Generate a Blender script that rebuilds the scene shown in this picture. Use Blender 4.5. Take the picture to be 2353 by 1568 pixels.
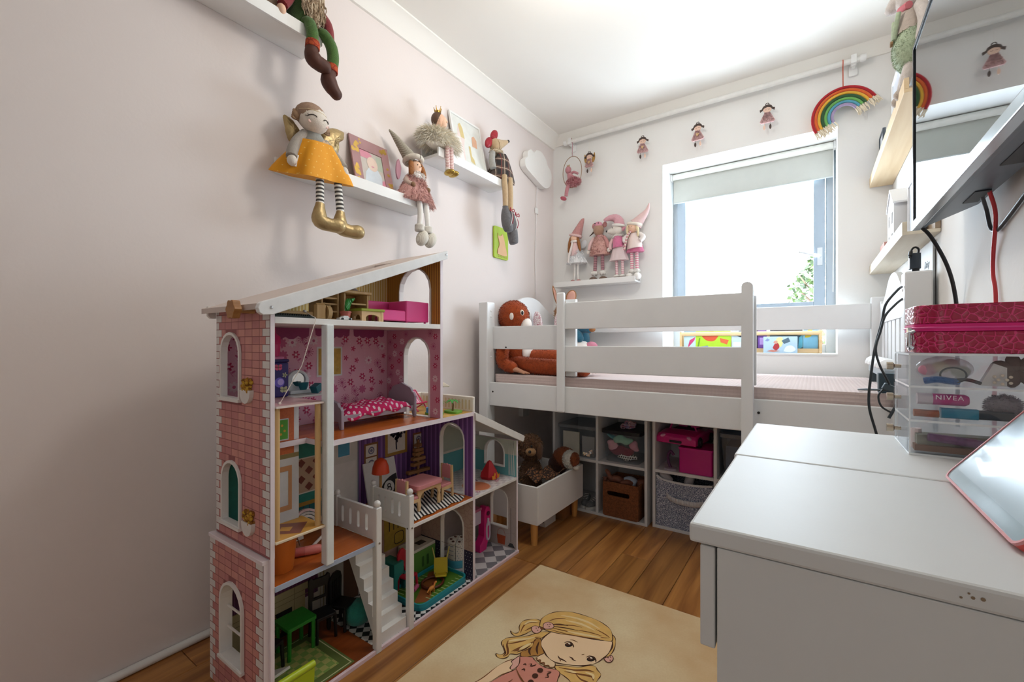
import bpy, bmesh, math, random
from mathutils import Vector as V, Matrix as M
from mathutils.geometry import tessellate_polygon
S = bpy.context.scene
for o in list(bpy.data.objects): bpy.data.objects.remove(o)
C = S.collection
R = math.radians; PI = math.pi; cos = math.cos; sin = math.sin
rnd = random.Random(11)

# ---------------------------------------------------------------- camera, sky, lights, exposure
cd = bpy.data.cameras.new('camera'); cam = bpy.data.objects.new('camera', cd); C.objects.link(cam)
cam.location = (1.57, 0, .92); cam.rotation_euler = (R(90), 0, R(34.5))
cd.sensor_width = 36; cd.lens = 1008/2353*36; cd.shift_y = 3/2353; cd.clip_start = .02
S.camera = cam; S.cycles.transparent_max_bounces = 40
w = bpy.data.worlds.new('world'); S.world = w; w.use_nodes = True
bg = w.node_tree.nodes['Background']; bg.inputs[0].default_value = (.80, .91, 1, 1); bg.inputs[1].default_value = 18.0
def area(name, loc, rot, sx, sy, power, col=(1, 1, 1), portal=False):
    l = bpy.data.lights.new(name, 'AREA'); l.shape = 'RECTANGLE'; l.size = sx; l.size_y = sy; l.energy = power; l.color = col
    o = bpy.data.objects.new(name, l); C.objects.link(o); o.location = loc; o.rotation_euler = rot
    if portal: l.cycles.is_portal = True
    return o
area('window_portal', (1.23, 3.2, 1.45), (R(-90), 0, 0), .95, 1.2, 1, portal=True)
pl_ = bpy.data.lights.new('ceiling_fill', 'POINT'); pl_.energy = 14; pl_.shadow_soft_size = .11; pl_.color = (1, .96, .9)  # added fill point below the ceiling, no light fitting there
po = bpy.data.objects.new('ceiling_fill', pl_); C.objects.link(po); po.location = (1.02, 1.35, 2.2)
area('rear_fill', (1.45, -1.3, 1.2), (R(88), 0, R(28)), .8, 1.9, 3.2, (1, .98, .96))  # added soft fill from behind the camera, the rear wall has no opening
vs = S.view_settings; vs.view_transform = 'Standard'; vs.look = 'None'; vs.gamma = 1; vs.exposure = 0; vs.use_curve_mapping = False

# ---------------------------------------------------------------- materials
def lin(h):
    h = h.lstrip('#'); c = [int(h[i:i+2], 16)/255 for i in (0, 2, 4)]
    return tuple((x/12.92 if x <= .04045 else ((x+.055)/1.055)**2.4) for x in c)+(1,)
MC = {}
def newmat(n):
    m = bpy.data.materials.new(n); m.use_nodes = True
    return m, m.node_tree.nodes, m.node_tree.links, m.node_tree.nodes['Principled BSDF']
def mat(hx, rough=.55, var=.05, scale=30, metal=0, bump=0, bscale=60, coat=0, sheen=0, spec=.5, stretch=None):
    key = (hx, rough, var, scale, metal, bump, bscale, coat, sheen, spec, stretch)
    if key in MC: return MC[key]
    m, N, L, P = newmat('m'+hx.lstrip('#'))
    P.inputs['Roughness'].default_value = rough; P.inputs['Metallic'].default_value = metal
    P.inputs['Coat Weight'].default_value = coat; P.inputs['Sheen Weight'].default_value = sheen
    P.inputs['Specular IOR Level'].default_value = spec
    tc = N.new('ShaderNodeTexCoord'); mp = N.new('ShaderNodeMapping'); L.new(tc.outputs['Object'], mp.inputs[0])
    if stretch: mp.inputs['Scale'].default_value = stretch
    nz = N.new('ShaderNodeTexNoise'); nz.inputs['Scale'].default_value = scale; nz.inputs['Detail'].default_value = 3
    L.new(mp.outputs[0], nz.inputs[0])
    mx = N.new('ShaderNodeMix'); mx.data_type = 'RGBA'; c = lin(hx)
    mx.inputs[6].default_value = tuple(x*(1-var*2) for x in c[:3])+(1,); mx.inputs[7].default_value = tuple(min(1, x*(1+var*2)) for x in c[:3])+(1,)
    L.new(nz.outputs[0], mx.inputs[0]); L.new(mx.outputs[2], P.inputs['Base Color'])
    if bump:
        n2 = N.new('ShaderNodeTexNoise'); n2.inputs['Scale'].default_value = bscale; L.new(mp.outputs[0], n2.inputs[0])
        b = N.new('ShaderNodeBump'); b.inputs['Strength'].default_value = bump; b.inputs['Distance'].default_value = .004
        L.new(n2.outputs[0], b.inputs['Height']); L.new(b.outputs[0], P.inputs['Normal'])
    MC[key] = m; return m
def fabric(hx, var=.1): return mat(hx, .95, var, 90, 0, .5, 500, 0, .25)
def math_node(N, L, op, a, b=None):
    n = N.new('ShaderNodeMath'); n.operation = op
    for i, x in enumerate((a, b)):
        if x is None: continue
        if isinstance(x, (int, float)): n.inputs[i].default_value = x
        else: L.new(x, n.inputs[i])
    return n.outputs[0]
def axes(N, L, rot=(0, 0, 0)):
    tc = N.new('ShaderNodeTexCoord'); mp = N.new('ShaderNodeMapping'); mp.inputs['Rotation'].default_value = rot
    L.new(tc.outputs['Object'], mp.inputs[0]); s = N.new('ShaderNodeSeparateXYZ'); L.new(mp.outputs[0], s.inputs[0]); return s.outputs
def mixc(N, L, f, a, b):
    mx = N.new('ShaderNodeMix'); mx.data_type = 'RGBA'
    L.new(f, mx.inputs[0])
    for i, x in ((6, a), (7, b)):
        if isinstance(x, str): mx.inputs[i].default_value = lin(x)
        else: L.new(x, mx.inputs[i])
    return mx.outputs[2]
def stripes(c1, c2, axis, period, duty=.5, rough=.6, c3=None, duty3=.1, rot=(0, 0, 0)):
    m, N, L, P = newmat('stripe'); P.inputs['Roughness'].default_value = rough
    a = axes(N, L, rot)['XYZ'.index(axis.upper())]
    fr = math_node(N, L, 'FRACT', math_node(N, L, 'MULTIPLY', a, 1/period))
    col = mixc(N, L, math_node(N, L, 'LESS_THAN', fr, duty), c1, c2)
    if c3: col = mixc(N, L, math_node(N, L, 'LESS_THAN', fr, duty3), col, c3)
    L.new(col, P.inputs['Base Color']); return m
def checks(c1, c2, ax, size, rough=.4, rot=(0, 0, 0)):
    m, N, L, P = newmat('checks'); P.inputs['Roughness'].default_value = rough
    o = axes(N, L, rot); p, q = ['XYZ'.index(c) for c in ax.upper()]
    f = math_node(N, L, 'ADD', math_node(N, L, 'FLOOR', math_node(N, L, 'MULTIPLY', o[p], 1/size)), math_node(N, L, 'FLOOR', math_node(N, L, 'MULTIPLY', o[q], 1/size)))
    f = math_node(N, L, 'FRACT', math_node(N, L, 'MULTIPLY', f, .5))
    L.new(mixc(N, L, math_node(N, L, 'GREATER_THAN', f, .25), c1, c2), P.inputs['Base Color']); return m
def dots(c1, c2, ax, size, r, rough=.8, rot=(0, 0, 0)):
    m, N, L, P = newmat('dots'); P.inputs['Roughness'].default_value = rough
    o = axes(N, L, rot); ds = []
    u = math_node(N, L, 'MULTIPLY', o['XYZ'.index(ax[0].upper())], 1/size); v = math_node(N, L, 'MULTIPLY', o['XYZ'.index(ax[1].upper())], 1/size)
    sh = math_node(N, L, 'MULTIPLY', math_node(N, L, 'FRACT', math_node(N, L, 'MULTIPLY', math_node(N, L, 'FLOOR', v), .5)), 1.0)
    for q in (math_node(N, L, 'ADD', u, sh), v):
        d = math_node(N, L, 'SUBTRACT', math_node(N, L, 'FRACT', q), .5); ds.append(math_node(N, L, 'MULTIPLY', d, d))
    f = math_node(N, L, 'LESS_THAN', math_node(N, L, 'ADD', ds[0], ds[1]), r*r)
    L.new(mixc(N, L, f, c1, c2), P.inputs['Base Color']); return m
def cells(c1, c2, scale, edge=.06, rough=.3, bump=.5, coat=0, c3=None):
    m, N, L, P = newmat('cells'); P.inputs['Roughness'].default_value = rough; P.inputs['Coat Weight'].default_value = coat
    tc = N.new('ShaderNodeTexCoord'); v = N.new('ShaderNodeTexVoronoi'); v.feature = 'DISTANCE_TO_EDGE'; v.inputs['Scale'].default_value = scale
    L.new(tc.outputs['Object'], v.inputs['Vector'])
    L.new(mixc(N, L, math_node(N, L, 'LESS_THAN', v.outputs['Distance'], edge), c1, c2), P.inputs['Base Color'])
    if bump:
        b = N.new('ShaderNodeBump'); b.inputs['Strength'].default_value = bump; b.inputs['Distance'].default_value = .003
        L.new(math_node(N, L, 'MINIMUM', v.outputs['Distance'], .2), b.inputs['Height']); L.new(b.outputs[0], P.inputs['Normal'])
    return m
def wood(c1, c2, axis='Y', scale=9, rough=.5, vary=0, knots=False):
    m, N, L, P = newmat('wood'); P.inputs['Roughness'].default_value = rough
    tc = N.new('ShaderNodeTexCoord'); mp = N.new('ShaderNodeMapping'); L.new(tc.outputs['Object'], mp.inputs[0])
    st = [1, 1, 1]; st['XYZ'.index(axis)] = .07; mp.inputs['Scale'].default_value = st
    src = mp.outputs[0]
    oi = N.new('ShaderNodeObjectInfo')
    if vary:
        cb = N.new('ShaderNodeCombineXYZ')
        for i in range(3): L.new(math_node(N, L, 'MULTIPLY', oi.outputs['Random'], 31+7*i), cb.inputs[i])
        ad = N.new('ShaderNodeVectorMath'); ad.operation = 'ADD'; L.new(src, ad.inputs[0]); L.new(cb.outputs[0], ad.inputs[1]); src = ad.outputs[0]
    n1 = N.new('ShaderNodeTexNoise'); n1.inputs['Scale'].default_value = scale*3; n1.inputs['Detail'].default_value = 6; n1.inputs['Distortion'].default_value = .8
    L.new(src, n1.inputs[0])
    rp = N.new('ShaderNodeValToRGB'); rp.color_ramp.elements[0].position = .3; rp.color_ramp.elements[1].position = .72
    rp.color_ramp.elements[0].color = lin(c1); rp.color_ramp.elements[1].color = lin(c2); L.new(n1.outputs[0], rp.inputs[0])
    col = rp.outputs[0]
    if vary:
        hs = N.new('ShaderNodeHueSaturation'); L.new(math_node(N, L, 'ADD', math_node(N, L, 'MULTIPLY', oi.outputs['Random'], vary), 1-vary*.5), hs.inputs['Value'])
        L.new(col, hs.inputs['Color']); col = hs.outputs[0]
    if knots:
        v = N.new('ShaderNodeTexVoronoi'); v.inputs['Scale'].default_value = 3.3; mp2 = N.new('ShaderNodeMapping'); mp2.inputs['Scale'].default_value = (1.6, .6, 1); L.new(tc.outputs['Object'], mp2.inputs[0]); L.new(mp2.outputs[0], v.inputs['Vector'])
        r2 = N.new('ShaderNodeValToRGB'); r2.color_ramp.elements[0].position = .03; r2.color_ramp.elements[1].position = .075
        L.new(v.outputs['Distance'], r2.inputs[0]); col = mixc(N, L, r2.outputs[0], '3a2413', col)
    L.new(col, P.inputs['Base Color'])
    b = N.new('ShaderNodeBump'); b.inputs['Strength'].default_value = .12; b.inputs['Distance'].default_value = .002; L.new(n1.outputs[0], b.inputs['Height']); L.new(b.outputs[0], P.inputs['Normal'])
    return m
def clear(tint='ffffff', gloss=.12, op=0.0, rough=.02):
    m, N, L, P = newmat('clear'); N.remove(P); out = N['Material Output']
    t = N.new('ShaderNodeBsdfTransparent'); t.inputs[0].default_value = lin(tint)
    g = N.new('ShaderNodeBsdfGlossy'); g.inputs['Roughness'].default_value = rough
    lw = N.new('ShaderNodeLayerWeight'); lw.inputs[0].default_value = .5
    fc = math_node(N, L, 'ADD', math_node(N, L, 'MULTIPLY', math_node(N, L, 'POWER', lw.outputs['Facing'], 4), gloss*4), .02)
    mx = N.new('ShaderNodeMixShader'); L.new(fc, mx.inputs[0]); L.new(t.outputs[0], mx.inputs[1]); L.new(g.outputs[0], mx.inputs[2])
    res = mx.outputs[0]
    if op:
        d = N.new('ShaderNodeBsdfDiffuse'); d.inputs[0].default_value = lin('f2f6fa'); m2 = N.new('ShaderNodeMixShader'); m2.inputs[0].default_value = op
        L.new(res, m2.inputs[1]); L.new(d.outputs[0], m2.inputs[2]); res = m2.outputs[0]
    L.new(res, out.inputs[0]); return m

# ---------------------------------------------------------------- mesh builder
class MB:
    def __init__(s, Mx=None): s.v = []; s.f = []; s.m = []; s.M = Mx or M.Identity(4)
    def add(s, vs, fs, k=0):
        b = len(s.v); s.v += [s.M @ V(p) for p in vs]
        for i, f in enumerate(fs):
            s.f.append([b+j for j in f]); s.m.append(k[i] if isinstance(k, list) else k)
        return s
    def box(s, x0, y0, z0, x1, y1, z1, k=0):
        return s.add([(x0, y0, z0), (x1, y0, z0), (x1, y1, z0), (x0, y1, z0), (x0, y0, z1), (x1, y0, z1), (x1, y1, z1), (x0, y1, z1)],
              [(0, 3, 2, 1), (4, 5, 6, 7), (0, 1, 5, 4), (1, 2, 6, 5), (2, 3, 7, 6), (3, 0, 4, 7)], k)
    def prism(s, pts, h0, h1, plane='xy', k=0, holes=()):
        ax = {'xy': lambda a, b, h: (a, b, h), 'xz': lambda a, b, h: (a, h, b), 'yz': lambda a, b, h: (h, a, b)}[plane]
        loops = [list(pts)]+[list(q) for q in holes]; flat = [p for l in loops for p in l]; n = len(flat)
        vs = [ax(p[0], p[1], h0) for p in flat]+[ax(p[0], p[1], h1) for p in flat]; fs = []
        if h0 == h1: vs = vs[:n]
        if holes or len(pts) > 6:
            for t in tessellate_polygon([[V((p[0], p[1], 0)) for p in l] for l in loops]):
                fs.append(tuple(t))
                if h0 != h1: fs.append(tuple(n+i for i in reversed(t)))
        else:
            fs.append(tuple(range(n)))
            if h0 != h1: fs.append(tuple(range(2*n-1, n-1, -1)))
        if h0 != h1:
            b = 0
            for l in loops:
                q = len(l)
                for i in range(q): fs.append((b+i, b+(i+1) % q, n+b+(i+1) % q, n+b+i))
                b += q
        return s.add(vs, fs, k)
    def tube(s, pts, r, n=8, k=0, cap=True, flat=1.0):
        P = [V(p) for p in pts]; m = len(P); rs = r if isinstance(r, (list, tuple)) else [r]*m
        vs = []; fs = []; ks = []; up = None
        for i, p in enumerate(P):
            t = (P[min(i+1, m-1)]-P[max(i-1, 0)]); t = t.normalized() if t.length > 1e-9 else V((0, 0, 1))
            if up is None: up = V((0, 0, 1)) if abs(t.z) < .9 else V((1, 0, 0))
            up = (up-t*up.dot(t)); up = up.normalized() if up.length > 1e-6 else t.orthogonal().normalized()
            sd = t.cross(up)
            for j in range(n):
                a = 2*PI*j/n; vs.append(p+(up*cos(a)*flat+sd*sin(a))*rs[i])
        for i in range(m-1):
            for j in range(n):
                fs.append((i*n+j, i*n+(j+1) % n, (i+1)*n+(j+1) % n, (i+1)*n+j)); ks.append(k(i) if callable(k) else k)
        if cap:
            fs.append(tuple(range(n-1, -1, -1))); ks.append(k(0) if callable(k) else k)
            fs.append(tuple((m-1)*n+j for j in range(n))); ks.append(k(m-2) if callable(k) else k)
        return s.add(vs, fs, ks)
    def ball(s, c, r, k=0, nu=14, nv=9, rot=None):
        if not isinstance(r, (list, tuple)): r = (r, r, r)
        Rm = rot.to_matrix() if rot is not None and hasattr(rot, 'to_matrix') else (rot or M.Identity(3)); c = V(c)
        vs = [c+Rm @ V((0, 0, r[2]))]; fs = []
        for i in range(1, nv):
            a = PI*i/nv
            for j in range(nu): b = 2*PI*j/nu; vs.append(c+Rm @ V((r[0]*sin(a)*cos(b), r[1]*sin(a)*sin(b), r[2]*cos(a))))
        vs.append(c+Rm @ V((0, 0, -r[2]))); L_ = len(vs)-1
        for j in range(nu):
            fs.append((0, 1+j, 1+(j+1) % nu)); fs.append((L_, L_-nu+(j+1) % nu, L_-nu+j))
            for i in range(nv-2):
                a = 1+i*nu; fs.append((a+j, a+nu+j, a+nu+(j+1) % nu, a+(j+1) % nu))
        return s.add(vs, fs, k)
    def lathe(s, prof, c=(0, 0, 0), n=16, k=0, rot=None, sx=1, sy=1, wave=None):
        Rm = rot or M.Identity(3); c = V(c); vs = []; fs = []; ks = []
        for i, (r, z) in enumerate(prof):
            for j in range(n):
                a = 2*PI*j/n; rr = r*(wave(i, a) if wave else 1); vs.append(c+Rm @ V((rr*cos(a)*sx, rr*sin(a)*sy, z)))
        for i in range(len(prof)-1):
            for j in range(n): fs.append((i*n+j, i*n+(j+1) % n, (i+1)*n+(j+1) % n, (i+1)*n+j)); ks.append(k(i) if callable(k) else k)
        for i, q in ((0, tuple(range(n-1, -1, -1))), (len(prof)-1, tuple((len(prof)-1)*n+j for j in range(n)))):
            if prof[i][0] > 1e-5: fs.append(q); ks.append(k(min(i, len(prof)-2)) if callable(k) else k)
        return s.add(vs, fs, ks)
    def fuzz(s, n, samp, ln, wd, k=0, droop=.3, jit=.5):
        for _ in range(n):
            p, nn = samp(); p = V(p); d = (V(nn).normalized()+V((rnd.uniform(-jit, jit), rnd.uniform(-jit, jit), rnd.uniform(-jit, jit)-droop))).normalized()
            l = ln*rnd.uniform(.6, 1.2); o = d.orthogonal().normalized(); o = (M.Rotation(rnd.uniform(0, 6.3), 3, d) @ o)*wd*.5
            mid = p+d*l*.6; tip = p+d*l+V((0, 0, -droop*l*.4))
            s.add([p-o, p+o, mid+o*.7, mid-o*.7, tip], [(0, 1, 2, 3), (3, 2, 4)], k if not isinstance(k, tuple) else rnd.choice(k))
        return s
    def line(s, pts, w, z, k=0, closed=False, plane='xy'):
        ax = {'xy': lambda a, b: (a, b, z), 'yz': lambda a, b: (z, a, b), 'xz': lambda a, b: (a, z, b)}[plane]
        P = [V((p[0], p[1])) for p in pts]; m = len(P); vs = []
        for i, p in enumerate(P):
            t = P[(i+1) % m if closed else min(i+1, m-1)]-P[i-1 if closed else max(i-1, 0)]
            t = t.normalized() if t.length > 0 else V((1, 0)); q = V((-t.y, t.x)); ww = (w[i] if isinstance(w, (list, tuple)) else w)*.5
            a, b = p+q*ww, p-q*ww; vs += [ax(a.x, a.y), ax(b.x, b.y)]
        fs = [(2*i, 2*i+1, (2*i+3) % (2*m), (2*i+2) % (2*m)) for i in range(m if closed else m-1)]
        return s.add(vs, fs, k)
    def disc(s, c, r, z, k=0, n=10, plane='xy', ry=None, a0=0):
        ry = ry or r; pts = [(c[0]+r*cos(t)*cos(a0)-ry*sin(t)*sin(a0), c[1]+r*cos(t)*sin(a0)+ry*sin(t)*cos(a0)) for t in [2*PI*i/n for i in range(n)]]
        return s.prism(pts, z, z, plane, k)
    def build(s, name, mats, parent=None, smooth=None, bevel=0, sub=0, segs=2, solid=0):
        me = bpy.data.meshes.new(name); off = V((0, 0, 0)); q = parent
        while q is not None: off += q.location; q = q.parent
        me.from_pydata([tuple(p-off) for p in s.v], [], s.f)
        if not isinstance(mats, (list, tuple)): mats = [mats]
        for m in mats: me.materials.append(m)
        me.polygons.foreach_set('material_index', s.m)
        bm = bmesh.new(); bm.from_mesh(me); bmesh.ops.recalc_face_normals(bm, faces=bm.faces); bm.to_mesh(me); bm.free()
        if smooth: me.polygons.foreach_set('use_smooth', [True]*len(me.polygons)); me.set_sharp_from_angle(angle=R(smooth))
        me.update()
        o = bpy.data.objects.new(name, me); C.objects.link(o); o.parent = parent
        if solid: d = o.modifiers.new('solid', 'SOLIDIFY'); d.thickness = solid
        if bevel: b = o.modifiers.new('bevel', 'BEVEL'); b.width = bevel; b.segments = segs; b.limit_method = 'ANGLE'; b.angle_limit = R(40); b.harden_normals = False
        if sub: d = o.modifiers.new('sub', 'SUBSURF'); d.levels = sub; d.render_levels = sub
        return o
def bz(pts, n=8):                    # smooth curve through points (Catmull-Rom)
    P = [V(p) for p in pts]; out = []
    for i in range(len(P)-1):
        a, b, c, d = P[max(i-1, 0)], P[i], P[i+1], P[min(i+2, len(P)-1)]
        for j in range(n):
            t = j/n; out.append(.5*((2*b)+(c-a)*t+(2*a-5*b+4*c-d)*t*t+(3*b-a-3*c+d)*t*t*t))
    out.append(P[-1]); return out
def bz2(pts, n=6, closed=False):
    if closed: pts = list(pts)+[pts[0]]
    r = [(p.x, p.y) for p in bz([(a, b, 0) for a, b in pts], n)]
    return r[:-1] if closed else r
def tag(o, label, cat, group=None):
    o['label'] = label; o['category'] = cat
    if group: o['group'] = group
    return o
def thing(name, label, cat, loc, group=None):
    o = bpy.data.objects.new(name, None); C.objects.link(o); o.location = loc; o.empty_display_size = .05
    return tag(o, label, cat, group)
def struct(o): o['kind'] = 'structure'; return o
def lab(o, l): o['label'] = l; return o
def arch(x0, x1, z0, z1, n=8, flat=1.0):
    c = (x0+x1)/2; r = (x1-x0)/2; h = r*flat
    return [(x0, z0), (x1, z0)]+[(c+r*cos(a), z1-h+h*sin(a)) for a in [PI*i/n for i in range(n+1)]]
def rrect(x0, y0, x1, y1, r, n=4):
    out = []
    for cx, cy, a0 in ((x1-r, y1-r, 0), (x0+r, y1-r, 90), (x0+r, y0+r, 180), (x1-r, y0+r, 270)):
        for i in range(n+1): a = R(a0+90*i/n); out.append((cx+r*cos(a), cy+r*sin(a)))
    return out
WHITE = mat('f3f3f1', .32, .02, 8); WHITE2 = mat('ecebe8', .4, .02, 10)
BLACK = mat('141416', .45, .05); GOLD = mat('c9a869', .3, .1, 40, .85, .25, 60); CHROME = mat('cfd2d6', .15, .02, 20, 1.0)

# ---------------------------------------------------------------- room shell
XR, YB, ZC = 1.89, 2.82, 2.40
pinkwall = mat('eae0dc', .85, .012, 3, 0, .06, 90); whitewall = mat('f4f3f0', .85, .01, 3, 0, .06, 90); ceilm = mat('f8f5ee', .9, .01, 2)
struct(MB().box(-.12, -1.6, 0, 0, YB+.12, ZC).build('wall_left', pinkwall))
struct(MB().box(XR, -1.6, 0, XR+.12, YB+.12, ZC).build('wall_right', whitewall))
struct(MB().box(0, -1.72, 0, XR, -1.6, ZC).build('wall_rear', mat('b9b1aa', .8, .01, 3)))
WX0, WX1, WZ0, WZ1 = .786, 1.673, .857, 2.038
struct(MB().prism([(0, 0), (XR, 0), (XR, ZC), (0, ZC)], YB, YB+.36, 'xz', 0, [[(WX0, WZ0), (WX1, WZ0), (WX1, WZ1), (WX0, WZ1)]]).build('wall_back', whitewall))
struct(MB().box(-.12, -1.72, ZC, XR+.12, YB+.36, ZC+.1).build('ceiling', ceilm))
struct(MB().prism([(0, ZC-.075), (.012, ZC-.075), (.03, ZC-.045), (.06, ZC-.015), (.075, ZC-.008), (.075, ZC), (0, ZC)], -1.6, YB, 'xz').build('trim_1', ceilm, smooth=40))
struct(MB().prism([(YB, ZC-.06), (YB-.01, ZC-.06), (YB-.045, ZC-.008), (YB-.055, ZC), (YB, ZC)], .0, XR, 'yz').build('trim_2', ceilm, smooth=40))
fl = struct(MB().box(-.05, -1.65, -.05, XR+.05, YB+.05, -.004).build('floor', mat('3d2512', .7)))
oak = wood('84512a', 'c38a4b', 'Y', 9, .33, .42, True)
x = 0.0; col = 0
while x < XR-.001:
    wd = .126; x1 = min(XR, x+wd); y = -1.6+rnd.uniform(-.9, 0)
    while y < YB:
        ln = rnd.uniform(.75, 1.5); y0, y1 = max(-1.6, y), min(YB, y+ln)
        if y1-y0 > .02: MB().box(x+.0008, y0+.0008, -.016, x1-.0008, y1-.0008, 0).build('plank', oak, fl, bevel=.0012, segs=1)
        y += ln
    x += wd
struct(MB().tube([(.012, -1.6, .012), (.012, YB, .012)], .012, 8).build('baseboard_left', WHITE2, smooth=60))
# window: frame, sash, panes, handle
wf = mat('9aa5b0', .4, .02); wf2 = mat('b3bcc4', .4, .02)
win = struct(bpy.data.objects.new('window_1', None)); C.objects.link(win); win.location = (1.23, 3.1, WZ0)
f = MB(); ya, yb_ = 3.08, 3.145
f.box(WX0, ya, WZ0, WX0+.05, yb_, WZ1); f.box(WX1-.045, ya, WZ0, WX1, yb_, WZ1); f.box(WX0+.05, ya, WZ0, WX1-.045, yb_, WZ0+.05); f.box(WX0+.05, ya, WZ1-.05, WX1-.045, yb_, WZ1)
f.box(1.58, ya, WZ0+.05, 1.60, yb_, WZ1-.05)
f.build('window_frame', wf2, win, bevel=.003)
f = MB(); x0, x1 = WX0+.03, 1.625; f.box(x0, 3.062, 1.10, x0+.052, 3.115, WZ1-.02); f.box(x1-.055, 3.062, 1.10, x1, 3.115, WZ1-.02); f.box(x0+.052, 3.062, 1.09, x1-.055, 3.115, 1.155); f.box(x0+.052, 3.062, WZ1-.08, x1-.055, 3.115, WZ1-.02)
f.build('sash', wf, win, bevel=.003)
MB().box(x0-.01, 3.07, 1.045, x1+.01, 3.14, 1.088).build('transom', wf2, win, bevel=.002)
glass = clear('fbfdff', .02)
MB().box(x0+.05, 3.09, 1.15, x1-.05, 3.096, WZ1-.07).build('pane', glass, win)
MB().box(x1+.008, 3.10, WZ0+.05, WX1-.04, 3.106, WZ1-.05).build('pane', glass, win)
MB().box(WX0+.05, 3.11, WZ0+.05, 1.605, 3.116, 1.045).build('pane', glass, win)
f = MB(); f.box(1.588, 3.053, 1.36, 1.612, 3.062, 1.46); f.tube([(1.600, 3.056, 1.41), (1.600, 3.03, 1.41), (1.585, 3.022, 1.412), (1.50, 3.022, 1.44)], [.009, .009, .011, .007], 8)
f.build('window_handle', mat('d7d9db', .3, .02, 10, .4), win, smooth=50)
MB().box(WX0+.001, YB-.004, WZ0-.006, WX1-.001, 3.08, WZ0+.003).build('window_sill', WHITE, win)
bl = thing('roller_blind', 'pale grey roller blind half lowered in the white window recess', 'blind', (1.23, 3.03, 2.0))
MB().tube([(WX0+.012, 3.02, 2.017), (WX1-.012, 3.02, 2.017)], .019, 14).build('roller', mat('fbf8ee', .5), bl, smooth=50)
MB().box(WX0+.012, 3.034, 1.845, WX1-.012, 3.0365, 2.02).build('cloth', mat('c6c7c0', .8, .02, 20, 0, .1, 300), bl)
MB().tube([(WX0+.012, 3.035, 1.848), (WX1-.012, 3.035, 1.848)], .005, 8).build('bottom_bar', mat('c4c8c6', .6), bl, smooth=50)
for xx in (WX0+.001, WX1-.011): MB().prism(rrect(2.995, 1.99, 3.04, 2.036, .012), xx, xx+.01, 'yz').build('end_bracket', WHITE, bl)
lab(MB().tube(bz([(WX1-.012, 3.0, 1.99), (WX1-.012, 2.998, 1.6), (WX1-.014, 3.0, 1.2)], 4), .0015, 6).build('pull_cord', WHITE2, bl), 'thin pull cord')
# tree outside
tr = thing('garden_tree', 'sunlit green leafy tree outside the lower right of the window', 'tree', (1.72, 5.6, -2.5))
tk = MB()
tk.tube([(1.72, 5.6, -2.5), (1.74, 5.6, -.5), (1.7, 5.62, .8), (1.72, 5.6, 1.7)], [.11, .09, .05, .012], 8)
for a in range(16):
    q = R(a*67); h = .2+a*.075; tk.tube([(1.71, 5.6, h), (1.71+.2*cos(q), 5.6+.2*sin(q), h+.2), (1.71+.45*cos(q)*(1.2-a*.03), 5.6+.4*sin(q), h+.38)], [.02, .013, .004], 5)
tk.build('trunk', mat('5d4a38', .9, .2, 12, 0, .6, 30), tr, smooth=50)
lf = MB()
def leafpt():
    a = rnd.uniform(0, 6.28); z = rnd.uniform(.0, 1.95); rr = .62*(1-max(0, z-.9)/1.25)*rnd.uniform(.5, 1)**.5
    return (1.72+rr*cos(a)+.06*sin(z*7), 5.6+.8*rr*sin(a), z), (cos(a), sin(a), .2)
for _ in range(2300):
    p, n = leafpt(); d = V((rnd.uniform(-1, 1), rnd.uniform(-1, 1), rnd.uniform(-.9, .4))).normalized(); o = d.orthogonal()*rnd.uniform(.012, .02); l = rnd.uniform(.05, .085); p = V(p)
    lf.add([p, p+d*l*.5+o, p+d*l, p+d*l*.5-o], [(0, 1, 2, 3)], rnd.randrange(3))
o = lf.build('foliage', [mat('3a4c20', .6), mat('4a5c28', .6), mat('2a3a18', .6)], tr); o['kind'] = 'stuff'
# ---------------------------------------------------------------- loft bed
bw = mat('eceded', .35, .015, 12)
bed = thing('loft_bed', 'white wooden mid height bed with guard boards across the window wall', 'bed', (.97, 2.33, 0))
def bedpart(n, *b, bev=.003): m = MB(); m.box(*b); return m.build(n, bw, bed, bevel=bev)
for b in ((.069, 1.864, 0, .127, 1.934, 1.138), (.069, 2.735, 0, .127, 2.80, 1.138), (1.81, 1.864, 0, 1.877, 1.93, 1.146), (1.80, 2.735, 0, 1.866, 2.80, 1.14)):
    p = bedpart('post', *b, bev=.005)
    sx = b[3] if b[0] < 1 else b[0]
    if b[1] < 2:
        sc = MB()
        for zz in (1.09, 1.06, .87, .84, .70): sc.ball((sx, b[1]+.035, zz), (.003, .006, .006), 0, 8, 6)
        sc.build('screw_cap', WHITE, p, smooth=60)
o = bedpart('side_rail', .127, 1.885, .580, 1.81, 1.905, .705)
h = MB()
for xx in (.150, 1.40): h.tube([(xx, 1.8855, .655), (xx, 1.883, .655)], .005, 8)
h.build('bolt_hole', BLACK, o)
bedpart('side_rail', .127, 2.75, .580, 1.80, 2.77, .705)
bedpart('guard_board', .127, 1.915, .883, .60, 1.935, 1.006)
h = MB().tube([(.215, 1.9155, .893), (.215, 1.9135, .893)], .0045, 8); h.build('bolt_hole', BLACK, bed.children[-1])
bedpart('guard_board', .56, 1.885, .984, 1.36, 1.905, 1.111); bedpart('guard_board', .56, 1.885, .778, 1.36, 1.905, .902)
bedpart('guard_board', .127, 2.735, .985, 1.80, 2.755, 1.109)
bedpart('guard_post', .547, 1.862, .582, .588, 1.885, 1.160, bev=.008)
bedpart('guard_post', .575, 1.905, .755, .630, 1.927, 1.128)
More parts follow.
